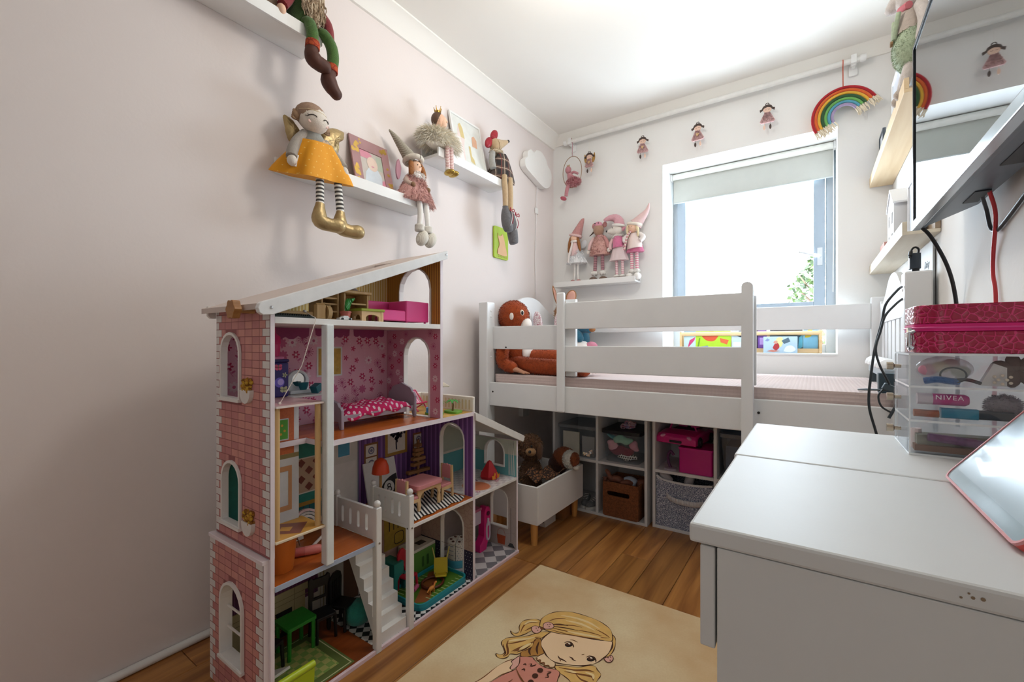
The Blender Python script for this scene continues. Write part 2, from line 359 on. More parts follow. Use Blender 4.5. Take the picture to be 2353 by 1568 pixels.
m = MB(); m.prism([(1.347, 0), (1.385, 0), (1.385, 1.13)]+[(1.366+.019*cos(a), 1.13+.016*sin(a)) for a in [R(x) for x in (0, 30, 60, 90, 120, 150, 180)]], 1.840, 1.885, 'xz')
m.build('ladder_post', bw, bed, bevel=.004)
bedpart('ladder_post', 1.347, 1.905, .755, 1.39, 1.925, 1.10)
def headcurve(flip):
    pts = [(1.934, 1.10), (1.96, 1.115), (1.99, 1.10), (2.05, 1.10), (2.13, 1.135), (2.23, 1.185), (2.33, 1.20), (2.43, 1.185), (2.53, 1.135), (2.62, 1.10), (2.68, 1.10), (2.71, 1.115), (2.735, 1.10)]
    return bz2(pts, 3)
for xx, zb in ((.090, .93), (1.832, 1.01)):
    MB().prism([(2.735, zb), (1.934, zb)][::1]+headcurve(0), xx, xx+.02, 'yz').build('head_panel', bw, bed, bevel=.002)
    for i in range(7):
        y = 1.965+i*.108; MB().box(xx+.003, y, .64, xx+.017, y+.075, zb).build('slat', bw, bed, bevel=.002)
    MB().box(xx-.002, 1.934, .58, xx+.022, 2.735, .68).build('end_rail', bw, bed, bevel=.003)
MB().box(.127, 1.905, .600, 1.80, 2.75, .618).build('base_board', bw, bed)
# mattress with waffle sheet
m, N, L, P = newmat('waffle'); P.inputs['Roughness'].default_value = .95; P.inputs['Sheen Weight'].default_value = .2
tc = N.new('ShaderNodeTexCoord'); ck = N.new('ShaderNodeTexVoronoi'); ck.feature = 'F1'; ck.inputs['Scale'].default_value = 75; ck.inputs['Randomness'].default_value = 0
L.new(tc.outputs['Object'], ck.inputs['Vector'])
L.new(mixc(N, L, math_node(N, L, 'LESS_THAN', ck.outputs['Distance'], .26), 'd2beb8', 'c3ada7'), P.inputs['Base Color'])
b = N.new('ShaderNodeBump'); b.inputs['Strength'].default_value = .7; b.inputs['Distance'].default_value = .004; L.new(ck.outputs['Distance'], b.inputs['Height']); L.new(b.outputs[0], P.inputs['Normal'])
mt = MB().prism(rrect(.132, 1.912, 1.795, 2.745, .03), .619, .748, 'xy').build('mattress', m, None, smooth=50, bevel=.022, segs=4)
tag(mt, 'mattress in a dusty pink waffle sheet lying on the white bed', 'mattress')

# plush animals on the bed
def fur(hx): return mat(hx, .95, .22, 60, 0, .6, 300, 0, .1)
rust = fur('a8481a'); rust2 = fur('8a3512'); skin = mat('c58f72', .8, .06, 60); cream = mat('f0e6dc', .85, .05, 60)
ap = thing('plush_orangutan', 'rust orange plush ape with pale muzzle sitting on the bed', 'soft toy', (.17, 2.06, .75))
def ballfuzz(mb, c, r, n, ln, wd, k=0, rot=None):
    c = V(c); r = r if isinstance(r, (tuple, list)) else (r, r, r)
    def s():
        while True:
            d = V((rnd.gauss(0, 1), rnd.gauss(0, 1), rnd.gauss(0, 1)))
            if d.length > .1: break
        d.normalize(); q = V((d.x*r[0], d.y*r[1], d.z*r[2])); return c+(rot @ q if rot else q), (rot @ d if rot else d)
    return mb.fuzz(n, s, ln, wd, k)
def tubefuzz(mb, pts, rs, n, ln, wd, k=0, droop=.2):
    P = [V(p) for p in pts]
    def s():
        i = rnd.randrange(len(P)-1); t = rnd.random(); p = P[i].lerp(P[i+1], t); r = rs[i]*(1-t)+rs[i+1]*t
        d = (P[i+1]-P[i]).normalized(); o = M.Rotation(rnd.uniform(0, 6.28), 3, d) @ d.orthogonal().normalized(); return p+o*r, o
    return mb.fuzz(n, s, ln, wd, k, droop)
b = MB(); b.ball((.175, 2.08, .872), (.085, .09, .115)); ballfuzz(b, (.175, 2.08, .872), (.085, .09, .115), 3500, .007, .0022, (0, 1)); b.ball((.25, 2.075, .865), (.02, .05, .06), 2)
b.build('body', [rust, rust2, cream], ap, smooth=60)
b = MB(); b.ball((.172, 2.05, 1.065), (.088, .085, .09)); ballfuzz(b, (.172, 2.05, 1.065), (.088, .085, .09), 3500, .007, .0022, (0, 1)); b.build('head', [rust, rust2], ap, smooth=60)
b = MB(); b.ball((.246, 2.064, 1.022), (.03, .042, .036), 0); b.build('muzzle', cream, ap, smooth=60)
for c_ in ((.246, 2.022, 1.082), (.238, 2.098, 1.082)):
    e = MB().ball(c_, (.012, .014, .018), 0, 12, 8).build('eye', mat('ece4d4', .4), ap, smooth=60); MB().ball((c_[0]+.008, c_[1]-.006, c_[2]), (.006, .009, .011), 0, 10, 6).build('pupil', BLACK, e, smooth=60)
for c_ in ((.210, 1.974, 1.062), (.150, 2.136, 1.062)): MB().ball(c_, (.013, .008, .020), 0, 12, 8).build('ear', cream, ap, smooth=60)
def limb(n, pts, rs, parent, mats, fz=500, nn=10, k=0, ln=.012, sub=4):
    P = bz(pts, sub); q = []
    for i in range(len(P)): t = i/(len(P)-1)*(len(rs)-1); a = int(min(t, len(rs)-2)); q.append(rs[a]*(1-(t-a))+rs[a+1]*(t-a))
    b = MB(); b.tube(P, q, nn, k)
    b.ball(P[0], q[0]*.98, 0 if callable(k) else k, 10, 7); b.ball(P[-1], q[-1]*.98, 0 if callable(k) else k, 10, 7)
    if fz: tubefuzz(b, P, q, fz*3, ln*.55, .0022, (0, 1))
    return b.build(n, mats, parent, smooth=60)
limb('arm', [(.17, 1.99, .96), (.165, 1.955, .88), (.175, 1.945, .81), (.24, 1.94, .785)], [.034, .036, .034, .03], ap, [rust, rust2])
hd = MB(); hd.tube(bz([(.23, 1.94, .782), (.275, 1.938, .772), (.335, 1.936, .758)], 4), [.024, .022, .02, .02, .018, .015, .011, .008, .005], 10, flat=.7)
for i, (dx, dz) in enumerate(((.0, .006), (.012, .002), (.02, -.003))): hd.tube([(.27, 1.935+.006*i, .772), (.30+dx, 1.928+.008*i, .762+dz*.3), (.325+dx, 1.928+.009*i, .756)], [.008, .007, .004], 7)
hd.build('hand', skin, ap, smooth=60)
limb('arm', [(.2, 2.165, .95), (.24, 2.19, .87), (.3, 2.18, .82)], [.034, .036, .03], ap, [rust, rust2], 300)
limb('leg', [(.2, 2.02, .80), (.34, 1.99, .795), (.48, 1.985, .79), (.64, 1.98, .785)], [.045, .042, .042, .036], ap, [rust, rust2], 900)
limb('leg', [(.21, 2.12, .83), (.34, 2.10, .84), (.48, 2.09, .83), (.66, 2.09, .80)], [.045, .042, .042, .036], ap, [rust, rust2], 700)
floral = cells('efe6e6', 'b0566a', 95, .05, .9, 0)
bn = thing('floral_bunny', 'floral fabric plush bunny with two upright ears behind the orange ape', 'soft toy', (.2, 2.34, .75))
b = MB(); b.ball((.22, 2.36, .83), (.1, .08, .08)); b.ball((.21, 2.36, .94), (.075, .06, .07)); b.build('body', floral, bn, smooth=60)
for xx, tl in ((.17, -.02), (.285, .015)):
    b = MB(); b.ball((xx+tl, 2.35, 1.04), (.033, .015, .075), 0, 14, 10, M.Rotation(tl*6, 3, 'Y')); b.build('ear', floral, bn, smooth=60)
limb('leg', [(.25, 2.30, .80), (.36, 2.26, .79), (.46, 2.25, .79)], [.04, .038, .03], bn, [floral], 0)
dr = thing('plush_deer', 'brown eared plush with teal jumper seated at the bed corner by the window wall', 'soft toy', (.32, 2.6, .75))
brn = fur('a97548'); teal = fabric('2f6d86')
b = MB(); b.ball((.30, 2.60, .93), (.085, .07, .12)); b.build('jumper', teal, dr, smooth=60)
b = MB(); b.ball((.23, 2.58, 1.11), (.08, .075, .08)); ballfuzz(b, (.23, 2.58, 1.11), (.08, .075, .08), 500, .01, .004); b.build('head', brn, dr, smooth=60)
b = MB(); b.ball((.25, 2.51, 1.09), (.04, .04, .035)); b.build('muzzle', cream, dr, smooth=60)
for p, q in (((.165, 2.58, 1.165), (.135, 2.57, 1.30)), ((.265, 2.56, 1.165), (.30, 2.53, 1.255))):
    d = V(q)-V(p); c = (V(p)+V(q))/2; ro = d.to_track_quat('Z', 'Y')
    e = MB().ball(c, (.037, .01, d.length*.5), 0, 12, 9, ro.to_matrix()).build('ear', brn, dr, smooth=60)
    MB().ball(c+V((.004, -.007, 0)), (.029, .008, d.length*.43), 0, 12, 9, ro.to_matrix()).build('ear_lining', mat('dba592', .9), e, smooth=60)
limb('arm', [(.34, 2.54, 1.0), (.39, 2.53, 1.005), (.42, 2.52, 1.0)], [.028, .026, .024], dr, [teal], 0)
MB().ball((.442, 2.515, 1.0), (.022, .02, .017)).build('hand', brn, dr, smooth=60)
limb('arm', [(.30, 2.53, 1.0), (.345, 2.51, .97), (.365, 2.50, .945)], [.028, .028, .026], dr, [teal], 0)
MB().ball((.36, 2.53, .855), (.085, .08, .075)).build('belly_cushion', mat('f4efe9', .9), dr, smooth=60)
limb('leg', [(.38, 2.54, .80), (.46, 2.50, .79), (.50, 2.49, .80)], [.04, .036, .03], dr, [brn], 0)
MB().ball((.43, 2.53, .895), (.04, .035, .03)).build('foot', mat('dc8fa5', .8), dr, smooth=60)

# ---------------------------------------------------------------- dressing table desk
dk = thing('dressing_table', 'white flip top dressing table with a seam across its top', 'table', (1.68, .74, 0))
dw = mat('dcdfdf', .48, .015, 10, 0, .02, 200, 0, 0, .3)
MB().box(1.473, .436, .732, 1.885, .7405, .75).build('table_top', dw, dk, bevel=.003)
MB().box(1.470, .7435, .732, 1.885, 1.054, .75).build('table_top', dw, dk, bevel=.003)
MB().box(1.482, .440, .636, 1.495, 1.05, .730).build('drawer_front', dw, dk, bevel=.0015)
MB().box(1.497, .438, 0, 1.885, .456, .7315).build('side_panel', dw, dk, bevel=.001)
MB().box(1.497, 1.034, 0, 1.885, 1.052, .7315).build('side_panel', dw, dk, bevel=.001)
MB().box(1.870, .457, .05, 1.885, 1.033, .731).build('back_panel', dw, dk)
MB().box(1.497, .457, .640, 1.868, 1.033, .650).build('drawer_base', dw, dk)
st = MB(); 
for (a, c, r) in ((1.662, .741, .0012), (1.667, .7415, .0014), (1.656, .7395, .0009), (1.66, .7435, .0008)): st.disc((a, c), r, .4356, 0, 7, 'xz')
lab(st.build('chip_mark', mat('8d7a63', .8), dk), 'small brown chip mark on the edge')

def text_mesh(name, body, size, loc, rot, hx, parent, shear=0, space=1.0):
    fc = bpy.data.curves.new(name, 'FONT'); fc.body = body; fc.size = size; fc.extrude = .0002; fc.shear = shear; fc.space_character = space
    fo = bpy.data.objects.new('font_source', fc); C.objects.link(fo); bpy.context.view_layer.update()
    me = bpy.data.meshes.new_from_object(fo.evaluated_get(bpy.context.evaluated_depsgraph_get())); bpy.data.objects.remove(fo)
    me.materials.clear(); me.materials.append(mat(hx, .6)); fo = bpy.data.objects.new(name, me); C.objects.link(fo); fo.parent = parent; fo.location = V(loc)-V(parent.location); fo.rotation_euler = rot; fo['kind'] = 'stuff'
# acrylic drawers and the things inside
acr = clear('ffffff', .05, .012); acr2 = clear('fdfeff', .06, .03); edge_a = mat('f1f6f8', .12, .01); acb = clear('ffffff', .05, .45)
ac = thing('acrylic_drawers', 'clear acrylic three drawer organiser on the white dressing table', 'organiser', (1.785, .955, .75))
X0, X1, Y0, Y1, Z0, Z1 = 1.690, 1.882, .888, 1.024, .7502, .9035; t = .003
for b in ((X0, Y0, Z0, X1, Y0+t, Z1), (X0, Y1-t, Z0, X1, Y1, Z1), ): MB().box(*b).build('side_panel', acr, ac)
MB().box(X0+.002, Y1-t-.002, Z0, X1, Y1-t-.0005, Z1).build('back_panel', acb, ac)
for zz in (Z0+.0015, .802, .8535, Z1-.0015):  # white bars paint the bright glint along the acrylic edges
    MB().box(X0-.0005, Y0-.0006, zz-.0016, X1, Y0, zz+.0016).build('edge_glint', edge_a, ac)
    MB().box(X0-.0012, Y0, zz-.0013, X0-.0003, Y1, zz+.0013).build('edge_glint', edge_a, ac)
for yy in (Y0, Y1): MB().box(X0-.0008, yy-.0008, Z0, X0+.0008, yy+.0008, Z1).build('edge_glint', edge_a, ac)
for zz in (Z0, .8005, .852, Z1-t): MB().box(X0, Y0+t, zz, X1-t, Y1-t, zz+t).build('shelf', acr2, ac)
nk = mat('b7aa98', .25, .05, 20, .9)
for z0, z1 in ((.754, .799), (.805, .850), (.856, .899)):
    d = MB().box(X0-.003, Y0+.004, z0, X0, Y1-.004, z1).build('drawer', acr2, ac)
    tr_ = MB(); tr_.box(X0, Y0+.005, z0, X1-.006, Y0+.007, z1-.012); tr_.box(X0, Y1-.007, z0, X1-.006, Y1-.005, z1-.012); tr_.box(X0, Y0+.007, z0, X1-.006, Y1-.007, z0+.0015); tr_.build('tray', acr, d)
    zc = (z0+z1)/2+.004; yc = Y0+.055
    MB().lathe([(0, 0), (.003, .0), (.003, .008), (.0062, .010), (.0062, .018), (0, .018)], (X0-.003, yc, zc), 12, 0, M.Rotation(R(-90), 3, 'Y')).build('knob', nk, d, smooth=40)
zt, zm, zb = .8578, .8068, .7558
# bottom drawer
o = MB().prism([(1.70, .900), (1.86, .935), (1.855, .95), (1.70, .93)], zb, zb+.024, 'xy').build('sachet', mat('8e9083', .6, .1)); tag(o, 'olive grey flat sachet in the bottom acrylic drawer', 'sachet')
o = thing('hair_brush', 'slim violet glitter brush across the bottom acrylic drawer', 'brush', (1.73, .90, zb))
MB().tube([(1.712, .8975, zb+.022), (1.76, .899, zb+.018), (1.79, .90, zb+.013)], [.006, .0065, .006], 8).build('brush_head', mat('77557a', .4, .2, 200), o, smooth=60)
MB().tube([(1.79, .90, zb+.013), (1.85, .905, zb+.008)], [.004, .003], 8).build('handle', mat('a58fae', .3), o, smooth=60)
o = MB().box(1.697, .898, zb, 1.86, .915, zb+.009).build('cardboard_strip', mat('7d5a45', .8, .1)); tag(o, 'flat brown card strip at the front of the bottom drawer', 'card')
o = MB().tube([(1.702, .925, zb), (1.702, .925, zb+.03)], .007, 10).build('lip_pot', mat('efe3e2', .4)); tag(o, 'small pale tube standing at the bottom drawer end', 'tube')
# middle drawer
o = thing('lip_balm_tube', 'magenta lip balm tube with silver cap in the middle drawer', 'tube', (1.725, .902, zm))
MB().tube([(1.717, .902, zm+.028), (1.752, .902, zm+.028), (1.756, .902, zm+.028)], [.0085, .0085, .006], 14).build('tube', mat('b33a83', .3), o, smooth=50)
MB().tube([(1.700, .902, zm+.028), (1.717, .902, zm+.028)], .0086, 14).build('cap', mat('c4bcc4', .3, .02, 10, .3), o, smooth=50)
text_mesh('lettering', 'NIVEA', .0095, (1.719, .8930, zm+.0285), (R(90), 0, 0), 'f3e6ef', o, 0, 1.2)
o = thing('mascara_tube', 'turquoise and black cosmetic tube lying in the middle drawer', 'tube', (1.75, .9, zm))
MB().prism(rrect(.895, zm+.001, .908, zm+.016, .003), 1.726, 1.765, 'yz').build('tube', mat('1585a6', .3), o, smooth=40); MB().prism(rrect(.896, zm+.002, .907, zm+.015, .003), 1.765, 1.80, 'yz').build('cap', mat('1f2f3c', .35), o, smooth=40)
o = MB().tube([(1.696, .900, zm+.006), (1.724, .901, zm+.006)], .0055, 8).build('copper_pencil', mat('9a5a3c', .4, .1, 100, .3)); tag(o, 'copper brown cosmetic pencil left of the turquoise tube', 'pencil')
pm = MB(); pm.ball((1.795, .920, zm+.021), (.019, .015, .016)); ballfuzz(pm, (1.795, .920, zm+.021), (.019, .015, .016), 700, .004, .001); o = pm.build('fluffy_scrunchie', mat('8f8a92', .95)); tag(o, 'fluffy grey scrunchie at the right of the middle drawer', 'scrunchie')
# top drawer
bg_ = clear('f3eef0', .1, .25)
o = thing('accessory_bag', 'crinkled clear bag of pastel bits in the top drawer', 'bag', (1.735, .925, zt))
b = MB(); b.ball((1.735, .93, zt+.021), (.033, .02, .02), 0, 16, 10); b.build('film', bg_, o, smooth=60)
for q, hx in (((1.715, .922, zt+.02), 'd98aa0'), ((1.73, .922, zt+.024), 'd9cf9a'), ((1.752, .924, zt+.018), 'b9c4a6'), ((1.742, .93, zt+.028), 'c98a8a')): MB().ball(q, (.011, .007, .009), 0, 10, 7).build('bead', mat(hx, .6), o, smooth=60)
o = MB().tube(bz([(1.708, .900, zt+.004), (1.722, .896, zt+.007), (1.735, .898, zt+.005), (1.745, .902, zt+.004)], 4), .005, 8).build('blue_hair_tie', fabric('2c5c96')); tag(o, 'blue fabric hair tie in the top drawer', 'hair tie')
o = MB().tube([(1.739+.014*cos(a), .897, zt+.014+.011*sin(a)) for a in [2*PI*i/20 for i in range(21)]], .0012, 6).build('hair_elastic', BLACK); tag(o, 'black round hair elastic leaning in the top drawer', 'hair elastic')
o = MB().tube(bz([(1.735, .902, zt+.004), (1.752, .898, zt+.008), (1.768, .9, zt+.003)], 4), .0025, 6).build('dark_hair_slide', mat('23262f', .4)); tag(o, 'dark curved hair slide beside the brown flower clip', 'hair slide')
o = MB().prism([(1.768, zt), (1.795, zt), (1.795, zt+.026), (1.782, zt+.032)], .905, .917, 'xz').build('white_bow', mat('dcdcdc', .7)); tag(o, 'white folded bow in the top drawer', 'bow')
o = thing('flower_clip', 'brown fabric flower hair clip with pearl beads', 'hair clip', (1.80, .905, zt))
b = MB()
for i in range(7): a = 2*PI*i/7; b.ball((1.806+.014*cos(a), .912, zt+.022+.012*sin(a)), (.013, .006, .008), 0, 10, 6, M.Rotation(-a, 3, 'Y'))
b.build('petal', mat('5d4840', .8, .1), o, smooth=60)
b = MB(); 
for i in range(8): a = 2*PI*i/8; b.ball((1.790+.007*cos(a)*(i % 2+.6), .902, zt+.009+.006*sin(a)), .0022, 0, 8, 6)
b.build('pearl', mat('efe3cf', .25), o, smooth=60)
# pink vanity case
croc = cells('a8043e', 'df2f78', 105, .045, .2, .9, .35); zip_m = mat('e0147c', .5, .05)
o = thing('vanity_case', 'raspberry crocodile effect zip case on top of the acrylic drawers', 'case', (1.79, .955, .9035))
ol = rrect(1.698, .890, 1.886, 1.02, .03, 6)
def shell(z0, z1, d): return [(x+(1.79-x)*d, y+(.955-y)*d) for x, y in ol]
MB().prism(shell(0, 0, 0), .904, .936, 'xy').build('base', croc, o, smooth=40, bevel=.004); MB().prism(shell(0, 0, 0), .948, .976, 'xy').build('lid', croc, o, smooth=40, bevel=.006)
zz = MB().prism(shell(0, 0, -.006), .9365, .9475, 'xy').build('zip_band', zip_m, o, smooth=40)
zl = MB(); q = [(x+(1.79-x)*-.012, y+(.955-y)*-.012) for x, y in ol]; zl.tube([(x, y, .942) for x, y in q]+[(q[0][0], q[0][1], .942)], .0012, 6); zl.build('zip', mat('f052a0', .4), zz, smooth=60)
hk = MB(); hk.tube([(1.695, .925+.012*cos(a), .922+.013*sin(a)) for a in [2*PI*i/16 for i in range(17)]], .0024, 6); hk.box(1.692, .918, .933, 1.70, .932, .943); hk.tube([(1.696, .896, .912), (1.690, .896, .915), (1.690, .896, .934), (1.697, .896, .937)], .0028, 8); hk.build('clasp', CHROME, o, smooth=50)
# tablet in coral case
d = V((.614, 0, .789)); nrm = V((-.789, 0, .614)); e = V((0, -1, 0))
T = M(((e.x, d.x, nrm.x, 1.703), (e.y, d.y, nrm.y, .748), (e.z, d.z, nrm.z, .7555), (0, 0, 0, 1)))
tb = thing('tablet', 'tablet in a coral red case leaning on the dressing table', 'tablet', (1.72, .633, .75))
m = MB(T); m.prism(rrect(0, 0, .232, .165, .012, 5), -.009, -.0015); m.build('case_back', mat('e0574f', .45), tb, smooth=40, bevel=.002)
m = MB(T); m.prism(rrect(0, 0, .232, .165, .012, 5), -.0015, .001, 'xy', 0, [rrect(.0025, .0025, .2295, .1625, .01, 5)]); m.build('case_rim', mat('dc8f90', .4), tb, smooth=40)
m = MB(T); m.prism(rrect(.0025, .0025, .2295, .1625, .01, 5), -.0015, 0); m.build('bezel', mat('9fb6c0', .15), tb)
scm, N, L, P = newmat('screen_glass'); P.inputs['Base Color'].default_value = lin('a9bfca'); P.inputs['Roughness'].default_value = .22; P.inputs['Coat Weight'].default_value = .12; P.inputs['Coat Roughness'].default_value = .02
m = MB(T); m.prism(rrect(.012, .016, .22, .15, .002, 2), 0, .0004); m.build('screen', scm, tb)
m = MB(T); m.tube([(.224, .022, -.009), (.230, .07, -.013), (.230, .125, -.013)], [.010, .012, .009], 10); m.build('case_grip', mat('de554c', .5), tb, smooth=60)
m = MB(); m.box(1.75, .54, .7502, 1.80, .72, .758); m.prism([(1.785, .758), (1.80, .758), (1.765, .832), (1.758, .827)], .6, .66, 'xz'); m.build('stand_flap', mat('d2544d', .5), tb)
o = MB().tube([(1.785+.05*cos(a)*.55, .82+.05*cos(a)*-.1, .80+.05*sin(a)) for a in [PI*i/14 for i in range(15)]], .006, 8).build('headband', mat('27434e', .4)); tag(o, 'dark teal curved headband standing behind the tablet', 'headband')
o.location.z -= .0445

# ---------------------------------------------------------------- television, shelves, cables on the right wall
tv = thing('television', 'flat television on the right wall reflecting the window', 'television', (1.83, 1.13, 1.22))
tvs, N, L, P = newmat('tv_screen'); P.inputs['Base Color'].default_value = lin('0b0e10'); P.inputs['Roughness'].default_value = .02; P.inputs['Specular IOR Level'].default_value = 1.0; P.inputs['IOR'].default_value = 2.6
MB().box(1.790, .70, 1.238, 1.7915, 1.556, 1.694).build('screen', tvs, tv)
bz_ = mat('1d242a', .25, .02)
f = MB(); f.box(1.787, .69, 1.694, 1.800, 1.566, 1.702); f.box(1.787, 1.556, 1.238, 1.800, 1.566, 1.694); f.box(1.787, .69, 1.238, 1.800, .70, 1.694); f.build('bezel', bz_, tv, bevel=.001)
MB().box(1.785, .69, 1.216, 1.803, 1.566, 1.238).build('lower_bezel', mat('b9c3ca', .2, .02, 10, .5), tv, bevel=.002)
bk = mat('53626e', .35, .03)
MB().box(1.7915, .69, 1.217, 1.81, 1.562, 1.70).build('back_panel', bk, tv)
m = MB(); m.add([(1.81, .74, 1.219), (1.81, 1.54, 1.219), (1.868, 1.37, 1.222), (1.868, .82, 1.222), (1.81, .74, 1.66), (1.81, 1.54, 1.66), (1.868, 1.37, 1.52), (1.868, .82, 1.52)], [(0, 1, 2, 3), (4, 7, 6, 5), (0, 4, 5, 1), (1, 5, 6, 2), (2, 6, 7, 3), (3, 7, 4, 0)])
m.build('rear_housing', bk, tv, bevel=.002)
for b_ in ((1.835, 1.24, 1.2185, 1.858, 1.33, 1.2215), (1.83, .95, 1.2185, 1.858, 1.08, 1.2215)): MB().box(*b_).build('port_recess', mat('131b21', .5), tv)
m = MB(); m.box(1.8685, 1.0, 1.35, 1.889, 1.2, 1.5); m.build('wall_bracket', BLACK, tv)
tag(MB().tube(bz([(1.858, 1.257, 1.222), (1.875, 1.292, 1.18), (1.884, 1.344, 1.11), (1.884, 1.346, 1.065), (1.884, 1.328, 1.0), (1.88, 1.32, .78), (1.88, 1.32, .5)], 6), .0036, 8).build('red_cable', mat('c4333c', .4), smooth=60), 'red cable hanging from the television down the white wall', 'cable')
tag(MB().tube(bz([(1.803, 1.545, 1.218), (1.822, 1.55, 1.19), (1.852, 1.562, 1.12), (1.872, 1.59, 1.05), (1.878, 1.60, .97), (1.88, 1.6, .7)], 6), .0045, 8).build('black_television_cable', BLACK, smooth=60), 'thick black cable dropping from the far end of the television', 'cable')
tag(MB().tube(bz([(1.855, 1.29, 1.222), (1.872, 1.335, 1.20), (1.88, 1.345, 1.165), (1.883, 1.325, 1.152), (1.884, 1.28, 1.16), (1.884, 1.20, 1.18), (1.884, 1.05, 1.22)], 6), .0036, 8).build('looped_black_cable', mat('2c343a', .4), smooth=60), 'black cable looping under the television behind the red one', 'cable')
pine = wood('d8bc93', 'ead6b5', 'Y', 7, .55); greywood = wood('8c7a67', 'b09c86', 'Y', 9, .6)
def wood_shelf(label, y0, z, lip, m):
    t = thing('wooden_wall_shelf', label, 'shelf', (1.85, (y0+2.815)/2, z), 'wooden ledges on the right wall')
    MB().box(1.80, y0, z, 1.889, 2.815, z+.011).build('board', m, t, bevel=.001)
    MB().box(1.80, y0, z+.011, 1.812, 2.815, z+lip).build('lip', m, t, bevel=.001)
    MB().box(1.876, y0, z+.011, 1.889, 2.815, z+lip+.02).build('back_board', greywood, t, bevel=.001)
    return t
wood_shelf('upper pale wood ledge high on the right wall beside the television', 1.80, 1.69, .045, pine)
wood_shelf('lower pale wood ledge on the right wall above the bed end', 1.835, 1.257, .042, wood('d9cdb6', 'ece3d0', 'Y', 7, .5))
fw = mat('f0f1f3', .4, .01); fg = mat('d5dae2', .3, .02)
def rframe(label, y0, y1, z0, z1, x, mf, mp, w_=.015):
    t = thing('white_picture_frame' if mf is fw else 'dark_picture_frame', label, 'picture frame', (x, (y0+y1)/2, z0))
    MB().prism([(y0, z0), (y1, z0), (y1, z1), (y0, z1)], x, x+.012, 'yz', 0, [[(y0+w_, z0+w_), (y1-w_, z0+w_), (y1-w_, z1-w_), (y0+w_, z1-w_)]]).build('frame', mf, t, bevel=.001)
    MB().box(x+.004, y0+w_, z0+w_, x+.008, y1-w_, z1-w_).build('picture', mp, t)
rframe('tall white frame leaning at the upper wood ledge behind the grey mouse', 2.2, 2.42, 1.702, 2.0, 1.84, fw, fg)
rframe('purple edged frame on the upper wood ledge by its middle', 2.46, 2.6, 1.702, 1.86, 1.846, mat('7d7796', .4), fg)
rframe('thin dark frame at the far end of the upper wood ledge', 2.66, 2.80, 1.702, 1.92, 1.835, mat('4e565e', .4), fg, .008)
rframe('large white frame on the lower wood ledge under the television corner', 1.92, 2.12, 1.269, 1.49, 1.85, fw, fg)
rframe('small white frame behind the house lantern on the lower ledge', 2.38, 2.52, 1.269, 1.45, 1.84, fw, mat('c9cdd6', .4))
ln = thing('house_lantern', 'white house shaped lantern with cut out windows on the lower ledge', 'lantern', (1.84, 2.23, 1.269))
pts = [(2.15, 1.269), (2.31, 1.269), (2.31, 1.44), (2.23, 1.50), (2.15, 1.44)]
hl = [[(a, b), (a+.03, b), (a+.03, b+.045), (a, b+.045)] for a in (2.175, 2.255) for b in (1.29, 1.37)]
MB().prism(pts, 1.816, 1.820, 'yz', 0, hl).build('wall_panel', fw, ln); MB().prism(pts, 1.866, 1.870, 'yz', 0).build('wall_panel', fw, ln)
for y_ in (2.15, 2.306): MB().box(1.82, y_, 1.269, 1.866, y_+.004, 1.44).build('wall_panel', fw, ln)
m = MB(); m.prism([(2.14, 1.436), (2.23, 1.504), (2.23, 1.511), (2.14, 1.443)], 1.812, 1.874, 'yz'); m.prism([(2.32, 1.436), (2.23, 1.504), (2.23, 1.511), (2.32, 1.443)], 1.812, 1.874, 'yz'); m.build('roof', fw, ln)
tag(MB().box(1.83, 2.56, 1.269, 1.855, 2.70, 1.37).build('closed_book', mat('b98476', .6), bevel=.002), 'terracotta spined book at the far end of the lower ledge', 'book')
# grey mouse doll with green rompers sitting on the upper ledge
gm = thing('mouse_doll', 'grey mouse doll in green knitted dungarees on the upper wood ledge', 'doll', (1.83, 1.92, 1.70))
knit = fabric('a7b598', .22); gf = fabric('c9c0ba'); lin_ = fabric('b4a69b')
b = MB(); b.ball((1.835, 1.93, 1.885), (.048, .06, .075)); ballfuzz(b, (1.835, 1.93, 1.885), (.048, .06, .075), 3000, .005, .0016, (0, 1)); b.build('dungarees', [knit, fabric('8f9f80')], gm, smooth=60)
b = MB(); b.tube([(1.835, 1.93, 1.93), (1.835, 1.935, 1.99), (1.835, 1.94, 2.02)], [.045, .037, .025], 12); b.build('torso', lin_, gm, smooth=60)
b = MB(); b.ball((1.832, 1.945, 2.075), (.042, .055, .062)); b.tube([(1.81, 1.95, 2.07), (1.785, 1.965, 2.05), (1.775, 1.97, 2.045)], [.03, .018, .008], 10); b.build('head', gf, gm, smooth=60)
for yy in (1.895, 2.01): MB().ball((1.825, yy, 2.125), (.008, .03, .032)).build('ear', gf, gm, smooth=60)
b = MB(); b.tube([(1.795, 1.955, 2.0), (1.792, 1.94, 1.95), (1.79, 1.925, 1.92)], .007, 7); b.tube([(1.80, 1.90, 2.0), (1.792, 1.905, 1.95), (1.79, 1.91, 1.92)], .007, 7); b.build('strap', knit, gm, smooth=60)
b = MB(); b.tube([(1.788, 1.925, 1.915), (1.781, 1.925, 1.915)], .009, 10); b.build('button', wood('7b5d40', 'a07c58'), gm)
b = MB(); b.tube([(1.825, 1.90, 2.015), (1.81, 1.93, 2.022), (1.825, 1.97, 2.018)], .012, 8); b.build('scarf', mat('c8727a', .9), gm, smooth=60)
limb('arm', [(1.852, 1.89, 2.0), (1.858, 1.872, 1.94), (1.85, 1.868, 1.885)], [.018, .017, .015], gm, [gf], 0)
limb('arm', [(1.83, 1.98, 2.0), (1.82, 2.0, 1.94), (1.812, 1.99, 1.89)], [.02, .019, .017], gm, [gf], 0)
